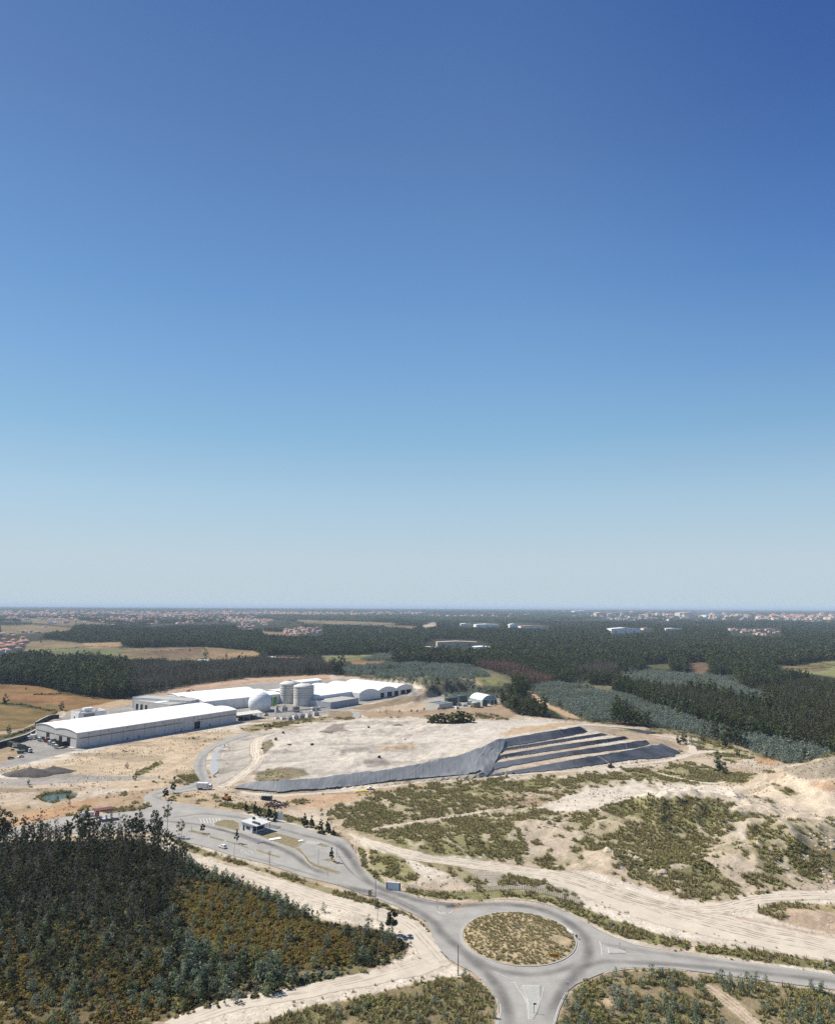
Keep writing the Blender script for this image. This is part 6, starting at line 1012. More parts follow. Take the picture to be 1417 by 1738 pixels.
o = mb.build('scrap_heap', [M('rust', (.13, .07, .045), .9, .3, 1), M('wood_scrap', (.24, .15, .09), .9, .3, 1), M('dark_scrap', (.05, .045, .04), .8), M('pale_scrap', (.42, .38, .33), .8)]); o.location = p; tag(o, 'heap of rusty brown scrap beside the dark container', 'scrap heap')
# pieces lying on the landfill, boulders
for px, py, w_, h_, mat, lab in ((450, 1235, 2.2, 1.6, BLACKP, 'black box on the slope left of the digger arm, the left one of the pair'), (458.5, 1234.6, 2.2, 1.6, BLACKP, 'black box on the slope, the right one of the pair'), (480.5, 1245, 1.8, 1.2, BLACKP, 'small black bin at the edge of the ramp top'), (468, 1256.5, 2.2, 2.0, M('olive_box', (.16, .14, .06), .7), 'small olive machine on top of the ramp bend'), (491, 1268, 3.2, .7, M('reddish_scrap', (.28, .15, .10), .8), 'flat reddish scrap piece lying on the landfill top'), (529.5, 1266.5, 2.6, 1.2, BLACKP, 'black tray lying at the middle of the pale landfill top'), (625.5, 1240, 1.8, 1.2, BLACKP, 'black lump on the far part of the landfill top'), (643.5, 1290, 2.0, 1.4, BLACKP, 'black pipe end near the grey sheet edge on the landfill'), (687, 1256, 1.5, 1.1, WHITE_P, 'small white box on the right part of the landfill top')):
    p = at(px, py); tag(MB().box((0, 0, h_ / 2), (w_, w_ * .6, h_), .3, 0, .85).box((w_ * .2, .1, h_), (w_ * .3, w_ * .3, h_ * .3), .3).build('waste_piece', mat), lab, 'debris').location = p
p = U(466, 1231, 3); t = thing('excavator', 'yellow excavator with a raised arm on the scrubby bank below the open shed', 'machine', at(462, 1233.5), R(60)); mb = MB(); mb.bar((0, 0, 1), (2.2, 0, 6.5), .3, .2, 6); mb.bar((2.2, 0, 6.5), (3.4, 0, 9), .2, .12, 6); mb.build('arm', M('pale_yellow', (.5, .42, .26), .6), t); mb = MB(); mb.box((0, 0, 1.1), (2.4, 1.8, 1.2)); mb.build('body', YELLOWP, t); [MB().wedge([(-1.4, .45), (-1.2, 0), (1.2, 0), (1.4, .45), (1.1, .7), (-1.1, .7)], s_ * .9 - .25, s_ * .9 + .25).build('track', RUBBER, t) for s_ in (-1, 1)]
p = at(614, 1344.5); tag(MB().box((0, 0, .25), (7.5, 1.6, .5), .15).box((1, .2, .6), (3, .9, .3), .1).build('yellow_pipe_bundle', M('bright_yellow', (.62, .52, .05), .6)), 'bright yellow pipe bundle lying beside the track under the grey sheet', 'pipe bundle').location = p
p = at(628, 1340.5); t = thing('pickup', 'white pickup standing on the track just above the yellow pipes', 'pickup', p, R(10)); MB().wedge([(-2.4, .4), (2.4, .4), (2.4, .95), (1.2, 1.05), (.6, 1.7), (-.7, 1.7), (-.9, 1.0), (-2.4, 1.0)], -.9, .9).build('body', WHITE_P, t); mb = MB(); [mb.add([(1.0, s_ * .92, 1.08), (.5, s_ * .92, 1.6), (-.6, s_ * .92, 1.6), (-.7, s_ * .92, 1.08)], [(0, 1, 2, 3)]) for s_ in (-1, 1)]; mb.build('window', GLASS, t); wheels(t, (1.5, -1.5), .82, .38, .25)

# ---------------------------------------------------------------- signs, poles, fences
def pole(px, py, hpx, r, mat, label, name='utility_pole', cat='pole', cross=0, lamp=False):
    p = at(px, py); h = hpx / ppm(p) * 1.08; t = thing(name, label, cat, (p.x, p.y, p.z), 0); MB().bar((0, 0, -.2), (0, 0, h), r, r * .6, 8).build('shaft', mat, t)
    if cross: mb = MB(); [mb.box((0, 0, h - .5 - k * .7), (1.6, .12, .14)) for k in range(cross)]; [mb.bar((x_, 0, h - .45), (x_, 0, h - .2), .06) for x_ in (-.7, 0, .7)]; mb.build('crossarm', mat, t)
    if lamp: mb = MB(); mb.bar((0, 0, h), (1.3, 0, h + .25), .05); mb.box((1.6, 0, h + .25), (.7, .28, .14)); mb.build('lamp_head', STEEL, t)
    mb = MB(); mb.box((0, 0, .1), (r * 4, r * 4, .3)); mb.build('footing', CONC, t); return t
WOODP = M('weathered_wood', (.13, .10, .075), .9, .3, 2)
pole(777.5, 1656, 44, .16, WOODP, 'thin brown pole at the corner of the brown scrub left of the roundabout'); pole(457, 1469, 21, .14, WOODP, 'wooden pole with a crossarm on the bank below the entrance yard', cross=2); pole(637, 1542, 44, .15, WOODP, 'tall wooden pole beside the entrance road, near the tall thin tree', cross=1); pole(397, 1458, 24, .12, STEEL, 'slim lamp post by the white car in the entrance yard', 'street_lamp', 'lamp', lamp=True); pole(540, 1471, 26, .12, STEEL, 'slim lamp post on the parking bays of the entrance yard', 'street_lamp', 'lamp', lamp=True); pole(571, 1455, 18, .12, STEEL, 'slim lamp post behind the small tree in the entrance yard', 'street_lamp', 'lamp', lamp=True); pole(604, 1448, 17, .12, M('pale_green_post', (.3, .42, .33), .6), 'pale green post on the bend of the entrance road', 'street_lamp', 'lamp', lamp=True); pole(645, 1500, 16, .1, M('pale_green_post', (.3, .42, .33), .6), 'pale green post just left of the grey stone sign', 'street_lamp', 'lamp', lamp=True); pole(388, 1404, 9, .1, STEEL, 'small lamp post on the left lawn of the entrance yard', 'street_lamp', 'lamp', lamp=True); pole(325, 1412, 9, .09, BLACKP, 'short dark post on the narrow island left of the gate office', 'street_lamp', 'lamp', lamp=True)
pole(556, 1488, 7, .1, WOODP, 'short wooden stub on the verge below the parking bays'); pole(97, 1352.5, 8, .1, WOODP, 'short wooden post standing in the green pond')
t = thing('frame_post', 'leaning two legged brown wooden frame in the scrub at bottom left', 'wooden frame', at(188, 1736)); k_ = ppm(t.location); mb = MB(); mb.bar((0, 0, 0), (-1.3, 0, 9.8), .16, .12, 8); mb.build('leg', WOODP, t); mb = MB(); mb.bar((2.4, 1.6, 0), (-1.2, .1, 9.6), .15, .12, 8); mb.build('leg', WOODP, t); mb = MB(); mb.bar((-.9, 0, 6.8), (-.05, .6, 6.6), .08); mb.build('brace', WOODP, t)
def board(px, py, w, h, z0, head, mat, label, posts=2, name='sign_board', frame=None, cat='sign'):
    p = at(px, py); t = thing(name, label, cat, (p.x, p.y, max(p.z, 0)), head); MB().box((0, 0, z0 + h / 2), (w, .12, h)).build('panel', mat, t); mb = MB(); [mb.bar((w * .36 * s_ if posts > 1 else 0, .1, -.2), (w * .36 * s_ if posts > 1 else 0, .1, z0 + h * .9), .06) for s_ in ((-1, 1) if posts > 1 else (0,))]; mb.build('posts', STEEL, t)
    if frame: mb = MB(); [mb.box((w / 2 * s_, 0, z0 + h / 2), (.1, .18, h + .1)) for s_ in (-1, 1)]; [mb.box((0, 0, z0 + h / 2 + h / 2 * s_), (w - .1, .18, .1)) for s_ in (-1, 1)]; mb.build('frame', frame, t)
    return t
board(475.5, 1395.5, 3.1, 3.0, 1.0, R(-12), WHITE_P, 'blank white billboard beside the pines above the entrance yard', 2, 'billboard', STEEL)
p = U(667.5, 1511.5); t = thing('entrance_sign', 'large pale grey stone sign wall with dark ends beside the entrance road', 'sign wall', (p.x, p.y, 0), R(-12)); MB().box((0, 0, 1.45), (4.9, .5, 2.9)).build('panel', M('pale_blue_stone', (.64, .66, .68), .7, .08, .5), t); [MB().box((s_ * 2.64, 0, 1.35), (.36, .9, 2.7)).build('end_pier', M('dark_stone', (.09, .095, .10), .8), t) for s_ in (-1, 1)]; MB().box((0, 0, .1), (5.9, 1.2, .24)).build('plinth', CONC, t)
board(879, 1586, 1.1, 1.4, .7, R(-5), M('pale_blue_sign', (.32, .42, .50), .4), 'small pale blue sign in the dry grass at the middle of the roundabout', 1)
t = board(940.5, 1628, 2.9, .75, .5, R(-3), M('sign_yellow', (.62, .36, .02), .5), 'orange and red striped chevron board low in the roundabout grass', 2)
mb = MB(); [mb.add([(-1.35 + .72 * k, -.07, .52), (-1.0 + .72 * k, -.07, .52), (-.76 + .72 * k, -.07, .87), (-1.0 + .72 * k, -.07, 1.23), (-1.35 + .72 * k, -.07, 1.23), (-1.1 + .72 * k, -.07, .87)], [(0, 1, 2, 3, 4, 5)]) for k in range(4)]; mb.build('chevrons', M('sign_red', (.42, .03, .02), .5), t)
t = board(967, 1587, 2.6, .8, .5, R(-58), WHITE_P, 'white board at the upper right edge of the roundabout grass, seen nearly edge on', 2); board(978.5, 1595.5, .8, .8, .5, R(-60), BLACKP, 'small dark board beside the white one at the roundabout edge', 1)
board(742, 1548.5, .5, .75, 1.3, R(-5), WHITE_P, 'white marker post on the small traffic island left of the roundabout', 1); board(1405, 1646.5, .6, .9, 1.1, R(-10), WHITE_P, 'white road sign on the verge at the right edge', 1); board(1052, 1612, .3, .8, 1.2, R(30), STEEL, 'thin sign post on the traffic island right of the roundabout', 1); board(963.5, 1681.5, .7, .8, 1.3, R(-20), M('violet_white', (.62, .58, .72), .5), 'white and violet sign at the corner of the lower right scrub', 1)
board(632, 1521.5, .4, .5, 1.8, R(0), STEEL, 'tiny grey sign by the wire gate at the verge of the entrance road', 1); board(617.5, 1466.5, .8, .8, .8, R(-40), M('blue_sign', (.05, .13, .35), .5), 'small blue sign in the green hedge of the entrance road', 1); board(1039.5, 1576, .7, .7, .6, R(10), M('blue_sign', (.05, .13, .35), .5), 'small blue sign in the grass above the right arm of the roundabout', 1)
p = U(906, 1721); t = thing('signpost', 'dark hooked signpost at the tip of the lower traffic island', 'sign post', (p.x, p.y, .2), 0); mb = MB(); mb.bar((0, 0, 0), (.1, 0, 2.3), .07); mb.build('shaft', BLACKP, t); mb = MB(); mb.box((.3, 0, 2.2), (.8, .08, .4)); mb.build('panel', BLACKP, t)
# wire gate and reflective posts
p = at(617, 1520.5); t = thing('wire_gate', 'low wire gate with a small hut box on the verge of the entrance road', 'gate', p, R(-14)); mb = MB(); [mb.bar((x_, 0, 0), (x_, 0, 2.2), .05) for x_ in np.linspace(-3, 1.5, 4)]; mb.build('posts', STEEL, t); mb = MB(); [mb.bar((-3, 0, z_), (1.5, 0, z_), .025, .025, 4) for z_ in np.linspace(.3, 2.1, 7)]; mb.build('wires', STEEL, t); mb = MB(); mb.box((2.6, -.2, 1.2), (1.3, .9, 2.4), 0, 0, .7); mb.build('hut_box', M('tan_box', (.36, .29, .20), .8), t)
# the post fence north of the roundabout
FEN = smooth([(684,1507.5),(705,1512),(740,1520),(770,1521.5),(800,1519.5),(825,1515),(850,1512.5),(880,1512),(905,1516),(930,1521.5),(955,1529),(985,1541)], 8); q = resamp(W(FEN), 82); t = thing('post_fence', 'long row of pale brown fence posts on the bank above the roundabout', 'fence'); FP = M('fence_post', (.23, .19, .13), .9, .3, 2); pm = MB().bar((0, 0, -.3), (0, 0, 1.75), .12, .09, 6).bar((0, 0, 1.7), (0, 0, 1.85), .15, .02, 6).mesh('post', FP); qz = hgt(q[:, 0], q[:, 1])
for i in range(len(q)): o = link('post', pm, t); o.location = (q[i, 0], q[i, 1], qz[i])
mb = MB(); [mb.bar((q[i, 0], q[i, 1], qz[i] + h_), (q[i + 1, 0], q[i + 1, 1], qz[i + 1] + h_), .018, .018, 4, 0, False, False) for i in range(len(q) - 1) for h_ in (.7, 1.4)]; mb.build('wires', STEEL, t)
for pts, lab, n_, h_ in (([(562,1416.5),(575,1421),(590,1430.5),(600,1444)], 'short post fence along the bend of the entrance road', 14, 1.4), ([(395,1340),(420,1345),(470,1348.5)], 'line of thin posts below the left end of the grey sheet', 16, 2.2), ([(1145,1289),(1080,1297),(1000,1305),(905,1312)], 'line of low posts below the lowest black sheet', 30, .9)):
    q = resamp(W(smooth(pts, 6)), n_); t = thing('post_fence', lab, 'fence'); qz = hgt(q[:, 0], q[:, 1]); pm2 = MB().bar((0, 0, -.3), (0, 0, h_), .09, .07, 6).mesh('post', FP)
    for i in range(n_): o = link('post', pm2, t); o.location = (q[i, 0], q[i, 1], qz[i])
    mb = MB(); [mb.bar((q[i, 0], q[i, 1], qz[i] + h_ * .8), (q[i + 1, 0], q[i + 1, 1], qz[i + 1] + h_ * .8), .02, .02, 4, 0, False, False) for i in range(n_ - 1)]; mb.build('wires', STEEL, t)
# ---------------------------------------------------------------- trees that stand alone
G_pine = [gum(300 + i, 6, .08, .26, 11, 60, .34, 'pine', BARKD, squash=1., point=.75) for i in range(3)]; G_round = [gum(310 + i, 6, .34, .26, 10, 90, .27, 'olive', BARK, squash=.95, point=.4) for i in range(3)]; G_airy = [gum(320 + i, 14, .55, .17, 9, 40, .30, 'olive', BARK, squash=.9) for i in range(3)]; G_dia = [gum(330, 6, .25, .17, 11, 66, .32, 'olive', BARK, squash=1.1, point=.9)]; G_dead = [gum(340 + i, 7, .1, .26, 12, 26, .22, 'bare', BARK, point=.5) for i in range(2)]; G_wide = [gum(350 + i, 8, .05, .3, 14, 50, .32, 'pine', BARKD, point=.5) for i in range(2)]; G_crown = [gum(360 + i, 15, .45, .2, 13, 60, .42, 'dark', BARK, point=.35) for i in range(2)]; G_bl = [sapling(370 + i, 3.4, 260, .2) for i in range(2)]
def lone(px, py, hpx, gens, h0, label, cat='tree', name='tree', wide=1.):
    p = at(px, py); s_ = hpx / ppm(p) * 1.06 / h0; k = int(RNG.integers(len(gens))); key = id(gens)
    if key not in _LT: _LT[key] = [parts_of(g, name) for g in gens]
    a, b = _LT[key][k]; t = thing(name, label, cat, p, RNG.uniform(0, 6.28)); t.scale = (s_ * wide, s_ * wide, s_); link('trunk', a, t); link('crown', b, t)
_LT = {}
for a in [(293.5, 1347, 17, G_round, 6, 'small dark tree on the inner verge of the left road bend, the upper one'), (281, 1358.5, 18, G_round, 6, 'small dark tree on the inner verge of the left road bend, the lower one'), (343, 1416, 15, G_round, 6, 'small round pale tree on the narrow island left of the white car'), (401.5, 1432.5, 22, G_dia, 6, 'diamond shaped olive tree standing alone beside the lane above the white car'), (563, 1464.5, 23, G_dia, 6, 'small bushy tree on the little lawn by the parking bays'),
          (640.7, 1566, 34, G_airy, 14, 'thin tree with a high bushy top between the wood tip and the entrance road', 'tree', 'tree', 1.1), (667, 1588, 38, G_round, 6, 'round dark tree at the right tip of the lower left wood'), (283, 1420, 54, G_airy, 14, 'tall airy half bare tree at the upper right corner of the dense wood'), (307, 1436, 42, G_airy, 14, 'slim tree with a dark top standing on the yard edge right of the dense wood'), (417, 1379, 17, G_pine, 6, 'dark pine by the entrance yard, leftmost of the row on its upper edge'), (433, 1384, 21, G_pine, 6, 'pine second from the left along the upper edge of the entrance yard'), (440, 1387, 16, G_pine, 6, 'pine third from the left, squeezed before the pair at the billboard'), (456, 1393, 22, G_pine, 6, 'left pine of the pair beside the white billboard'), (466, 1395, 20, G_pine, 6, 'right pine of the pair, touching the white billboard'),
          (517, 1404, 20, G_pine, 6, 'left pine of the pair halfway between billboard and black car'), (529, 1406, 19, G_pine, 6, 'right pine of the pair halfway between billboard and black car'), (545, 1411, 18, G_pine, 6, 'left pine directly behind the black car'), (556, 1415, 22, G_pine, 6, 'tall pine directly behind the black car'), (566, 1419, 12, G_pine, 6, 'small dark pine right of the black car'),
          (1220, 1313, 34, G_wide, 8, 'big dark bushy tree standing alone among the pale mounds at right'), (1231, 1316, 16, G_wide, 8, 'small dark tree at the right foot of the big lone bushy tree'), (1230, 1270, 20, G_wide, 8, 'dark tree on the pale bank below the plantation at right'), (1193, 1258.5, 12, G_wide, 8, 'small dark tree behind the bend of the track at right'), (1152, 1264, 16, G_wide, 8, 'dark bushy tree in the clump at the track bend, leftmost'), (1162, 1263, 22, G_wide, 8, 'tallest dark tree in the clump at the track bend'), (1173, 1266, 15, G_bl, 3.4, 'bluish bush in the clump at the track bend'), (1186, 1270, 13, G_bl, 3.4, 'bluish bush right of the clump at the track bend'), (1253, 1285, 14, G_wide, 8, 'dark bush on the slope left of the orange earth patch at right'),
          (228, 1325, 11, G_wide, 8, 'dark round bush beside the grey gravel flat'), (48, 1331, 8, G_wide, 8, 'small dark bush below the dark gravel heaps'), (270, 1321, 6, G_wide, 8, 'tiny dark bush on the sand near the road bend'), (215, 1304, 9, G_wide, 8, 'small brown bush on the sand below the warehouse'), (117, 1369, 16, G_dead, 7, 'thin bare tree right of the green pond'), (98, 1359, 7, G_wide, 8, 'dark bush on the near bank of the green pond'), (115, 1357, 10, G_wide, 8, 'dark shrub at the right bank of the green pond'), (296, 1326, 8, G_round, 6, 'small bush beside the left road bend near the gravel strip'),
          (624, 1592, 30, G_dead, 7, 'grey leafless bush near the right tip of the lower left wood', 'bush', 'tree', 1.3), (549, 1551, 15, G_bl, 3.4, 'blue bush alone on the sand between wood and entrance road', 'bush', 'bush'), (138, 1440, 62, G_crown, 15, 'tree with the broadest dark crown on the top edge of the dense wood', 'tree', 'gum_tree'), (5, 1442, 62, G_crown, 15, 'tall dark tree cut by the left edge of the picture', 'tree', 'gum_tree'), (232, 1440, 58, G_crown, 15, 'left of the two tall dark crowns near the road bend above the wood', 'tree', 'gum_tree', .8), (262, 1444, 62, G_crown, 15, 'right of the two tall dark crowns near the road bend above the wood', 'tree', 'gum_tree', .8), (68, 1440, 48, G_airy, 14, 'airy tree with a flat top on the upper edge of the dense wood at left', 'tree', 'gum_tree', 1.2),
          (8, 1197, 18, G_wide, 8, 'dark tree at the left edge in the golden field'), (104, 1206, 14, G_wide, 8, 'dark tree at the corner of the golden field above the low white block'), (100, 1176, 9, G_wide, 8, 'round dark bush on the upper edge of the golden field'), (14, 1246, 14, G_wide, 8, 'dark bushes group tree at the lower left corner of the golden field'), (44, 1171, 5, G_wide, 8, 'tiny dark bush in the upper part of the golden field'), (36, 1256, 8, G_wide, 8, 'small dark bush on the green stepped bank by the black wall'),
          (136, 1118, 9, G_wide, 8, 'round dark tree in the striped fields above the dark wood'), (69, 1091, 6, G_wide, 8, 'dark round tree at the left end of the striped fields'), (322, 1106, 6, G_wide, 8, 'dark tree at the right end of the striped fields'), (347, 1114, 8, G_wide, 8, 'round dark tree just above the small white house with fields around'), (384, 1116, 7, G_wide, 8, 'dark tree right of the round one at the fields'), (580, 1129, 22, G_wide, 8, 'tall dark tree rising alone beside the green meadow beyond the plant', 'tree', 'tree', .9)]: lone(*a)
G_hedge = [gum(380 + i, 6, .02, .34, 14, 60, .36, 'olive', BARKD, squash=.9, point=.3) for i in range(3)]
for k, (px, py, w_) in enumerate([(730, 1227, 11), (740, 1227.5, 13), (750, 1227, 14), (760, 1227.5, 15), (771, 1227.5, 18), (781, 1227.5, 19), (788, 1226.5, 17), (801, 1228, 10)]): lone(px, py, w_, G_hedge, 6, ['dark bush at the left end of the hedge behind the landfill', 'second dark bush from the left in the hedge behind the landfill', 'third dark bush from the left in the hedge behind the landfill', 'fourth dark bush from the left in the hedge behind the landfill', 'fifth dark bush from the left in the hedge behind the landfill', 'second dark bush from the right end of the hedge behind the landfill', 'dark bush at the right end of the hedge behind the landfill', 'separate dark bush just right of the hedge behind the landfill'][k], 'bush', 'hedge_bush', 1.5)
for k, (px, py) in enumerate([(645, 1210), (655, 1211.5), (678, 1210.5), (698, 1211), (708, 1211), (720, 1207.5), (744, 1207), (754, 1207), (800, 1203)]): lone(px, py, 6.5 if k != 1 else 8, G_dead if k < 2 else G_round, 7, ['reddish small tree along the plant access lane, first from the left', 'reddish small tree along the plant access lane, second from the left', 'small round tree on the access lane, left of the middle', 'small round tree on the access lane, at the middle', 'small round tree on the access lane, right of the middle', 'small round tree at the left corner of the concrete basin', 'small round tree in front of the basin, left one', 'small round tree in front of the basin, right one', 'small round tree in front of the olive tank'][k], 'tree', 'lane_tree')
# ---------------------------------------------------------------- far houses, sheds and masts
TILE = M('orange_tiles', (.42, .19, .115), .8, .15, .5, rnd=.25); TILE2 = M('faded_tiles', (.44, .27, .20), .8, .15, .5, rnd=.2); HW = M('white_wall', (.66, .64, .60), .8, .06, rnd=.12); HC = M('cream_house_wall', (.58, .50, .40), .8, .06, rnd=.15)
def house_mesh(w, d, h, r, wm, rm, wing=0):
    mb = MB(); mb.box((0, 0, h / 2 - .5), (w, d, h + 1)); mb.add([(-w / 2 - .4, -d / 2 - .4, h), (w / 2 + .4, -d / 2 - .4, h), (w / 2 + .4, d / 2 + .4, h), (-w / 2 - .4, d / 2 + .4, h), (-w / 2 + d * .3, 0, h + r), (w / 2 - d * .3, 0, h + r)], [(0, 1, 5, 4), (2, 3, 4, 5), (1, 2, 5), (3, 0, 4), (3, 2, 1, 0)], 1)
    if wing: mb.box((w * .6, -d * .2, h * .3 - .3), (w * .5, d * .6, h * .6 + .6)); mb.box((w * .6, -d * .2, h * .6 + .15), (w * .55, d * .66, .3), 0, 1)
    for x_ in (-w * .3, 0, w * .3): mb.box((x_, -d / 2 - .03, h * .6), (1.2, .1, 1.3), 0, 2)
    mb.box((w * .2, d * .15, h + r * .8), (.8, .8, 1.6), 0, 0); return mb.mesh('house', [wm, rm, DARK])
HM = [house_mesh(12, 9, 5.5, 2.4, HW, TILE), house_mesh(15, 10, 6.2, 2.6, HW, TILE, 1), house_mesh(11, 10, 6.5, 2.2, HC, TILE2), house_mesh(18, 9, 4.2, 2.2, HW, TILE2), house_mesh(14, 11, 7.5, 2.4, HC, TILE, 1)]
hc = bpy.data.collections.new('houses'); [hc.objects.link(bpy.data.objects.new(f'house_{i}', m)) for i, m in enumerate(HM)]; PROTO['house'] = (hc, len(HM))
def village(poly, n, label, group, seed, smin=.9, smax=1.3, gap=16):
    rs = random.Random(seed); pp = np.array(poly, float); pts = []; k = 0
    while len(pts) < n and k < 20000:
        k += 1; px, py = rs.uniform(pp[:, 0].min(), pp[:, 0].max()), rs.uniform(pp[:, 1].min(), pp[:, 1].max())
        if not inside(poly, np.array([px]), np.array([py]))[0]: continue
        a, b = unp(px, py); a, b = float(a), float(b)
        if any((a - x_) ** 2 + (b - y_) ** 2 < gap * gap for x_, y_ in pts): continue
        pts.append((a, b))
    P = np.array(pts); z = hgt(P[:, 0], P[:, 1], False)
    for (a, b), zz in zip(pts, z):
        o = link('house', HM[rs.randrange(len(HM))]); o.location = (a, b, float(zz)); o.rotation_euler.z = rs.uniform(0, 3.1); o.scale = (rs.uniform(smin, smax),) * 3; tag(o, label, 'house', group)
village([(-15,1079),(30,1077),(55,1070),(72,1064),(88,1067),(62,1080),(45,1092),(30,1106),(-15,1118)], 48, 'small tiled house in the left edge village beyond the dark wood', 'houses of the left edge village', 1)
village([(60,1048),(120,1047),(200,1050),(330,1054),(330,1061),(230,1063),(130,1060),(60,1054)], 90, 'small pale house in the wide spread of houses beyond the left woods', 'houses of the wide left village', 2, 1., 1.6, 30)
village([(400,1051),(450,1051),(456,1062),(425,1071),(405,1068)], 30, 'small house in the village above and left of the orange roofed cluster', 'houses left of the orange cluster', 3, 1., 1.4)
village([(482,1070),(515,1066),(544,1067),(546,1074),(510,1078),(484,1078)], 34, 'orange roofed house in the tight cluster among the woods beyond the silos', 'houses of the orange cluster', 4, .9, 1.2)
village([(1232,1068),(1265,1068),(1322,1070),(1322,1078),(1290,1080),(1240,1074)], 36, 'small white house with an orange roof in the village among woods at right', 'houses of the right village', 5, .8, 1.1)
village([(725,1043),(800,1042),(860,1043),(900,1042),(900,1046),(830,1048),(730,1047)], 34, 'pinkish house in the long far row above the middle woods', 'houses of the far middle row', 6, 1.6, 2.6, 50)
village([(1000,1046),(1060,1049),(1110,1050),(1165,1054),(1165,1057),(1080,1054),(1000,1050)], 26, 'pale house in the far row left of the red and white mast', 'houses of the far right row', 7, 1.4, 2.2, 40)
def far_mass(poly, n, name, s0, s1, seed):
    rs = np.random.default_rng(seed); pp = np.array(poly, float); px, py = rs.uniform(pp[:, 0].min(), pp[:, 0].max(), n * 4), rs.uniform(pp[:, 1].min(), pp[:, 1].max(), n * 4); m = inside(poly, px, py); px, py = px[m][:n], py[m][:n]; x, y = unp(px, py); return np.c_[x, y, np.zeros(len(x)) + 3], rs.uniform(s0, s1, len(x))
A1 = [far_mass([(180,1036),(440,1034),(560,1040),(700,1038),(740,1042),(600,1046),(420,1044),(300,1048),(180,1045)], 760, '', 1.2, 2.5, 1), far_mass([(0,1039),(180,1038),(180,1046),(0,1046)], 120, '', 1.6, 3, 2), far_mass([(940,1040),(1417,1045),(1500,1050),(1417,1052),(1250,1050),(1000,1046)], 120, '', 1.8, 4.5, 3), far_mass([(1290,1049),(1417,1052),(1417,1054),(1290,1052)], 30, '', 2, 4, 4)]
A1.append(far_mass([(-10,1045),(430,1043),(430,1057),(330,1058),(200,1056),(-10,1053)], 330, '', 1.0, 1.7, 9)); A1.append(far_mass([(430,1040),(720,1038),(720,1043),(430,1046)], 160, '', 1.5, 2.8, 10)); A1.append(far_mass([(900,1043),(1417,1048),(1417,1060),(1300,1058),(1000,1050)], 90, '', 1.2, 2.4, 11))
mass('distant_town', 'house', np.concatenate([a for a, b in A1]), np.concatenate([b for a, b in A1]), 1.0, tilt=0.)
def shed(px0, px1, py, hpx, label, roof=ROOFW, wall=WALLW, depth=40, z0=4., name='factory_shed', teeth=0):
    a, b = U(px0, py), U(px1, py); d = b - a; k = ppm(a); h = hpx / k; t = thing(name, label, 'building', (a.x, a.y, float(hgt(np.array([a.x]), np.array([a.y]), False)[0])), math.atan2(d.y, d.x)); L = d.length; MB().box((L / 2, depth / 2, h / 2 - 2), (L, depth, h + 4)).build('wall', wall, t)
    mb = MB(); mb.wedge([(-.5, h + .02), (L + .5, h + .02), (L + .5, h + 1.), (L / 2, h + h * .2 + 1), (-.5, h + 1.)], -.5, depth + .5); mb.build('roof', roof, t); mb = MB(); [mb.box((L * q, -.1, h * .35), (L * .05, .2, h * .6)) for q in (.15, .5, .8)]; mb.build('door', BAND, t); return t
shed(1038, 1086, 1076.5, 8.5, 'big white factory shed among the woods at right, largest of the far ones', depth=50)
shed(808, 846, 1064, 4.5, 'long white shed far off, left of the lattice mast', depth=60); shed(782, 800, 1061.5, 3.2, 'short white curved roof shed left of the long white one', depth=50); shed(865, 880, 1065, 5.5, 'white works building right of the lattice mast', depth=40); shed(884, 922, 1066.5, 4, 'works with an orange roof beside the white works building', M('works_orange', (.5, .25, .12), .8), depth=50)
shed(742, 810, 1096.5, 7, 'long beige quarry building behind the middle woods', M('beige_roof', (.5, .40, .30), .8), CREAM, 30); shed(806, 832, 1103, 5, 'white shed at the right end of the beige quarry building', depth=40); shed(716, 740, 1101.5, 4.5, 'low cream shed left of the beige quarry building', M('cream_roof', (.6, .5, .4), .8), CREAM, 30)
shed(1154, 1196, 1047.5, 7, 'large pale apartment complex on the far plain at right', HC and M('pale_roof', (.55, .5, .45), .8), M('pale_block', (.60, .56, .50), .8), 90); shed(1198, 1246, 1048, 3.5, 'long white factory right of the far apartment complex', depth=90); shed(975, 1012, 1042, 5, 'white works with stepped roofs on the far plain', depth=90); shed(1012, 1030, 1046.5, 6, 'pale yellow block beside the white works on the far plain', M('pale_roof', (.55, .5, .45), .8), CREAM, 60); shed(1030, 1075, 1044, 3, 'row of low white sheds right of the stepped white works', depth=80)
shed(453, 468, 1117, 3, 'white farm shed in the fields beyond the bare wood', depth=14); shed(469, 488, 1119, 4, 'farm shed with a long orange roof in the fields beyond the bare wood', M('orange_roof', (.45, .22, .14), .8), CREAM, 16); shed(490, 506, 1119.5, 4, 'shorter orange roofed farm shed right of the long one', M('orange_roof', (.45, .22, .14), .8), CREAM, 14); shed(334, 352, 1125, 4.5, 'white house with a flat roof in front of the striped fields', depth=12); shed(379, 388, 1123, 4, 'small pinkish farmhouse at the edge of the bare wood', M('orange_roof', (.45, .22, .14), .8), HW, 12); shed(82, 92, 1058.5, 3, 'white barn far off above the left woods', depth=40); shed(146, 158, 1073, 3.5, 'cream roofed barn in the woods at left', M('cream_roof', (.6, .5, .4), .8), CREAM, 24)
shed(1092, 1108, 1070.5, 2.6, 'low pink house row right of the big white shed', M('orange_roof', (.45, .22, .14), .8), HW, 30); shed(1130, 1158, 1071.5, 3, 'low white sheds at the wood edge right of the big white shed', depth=40)
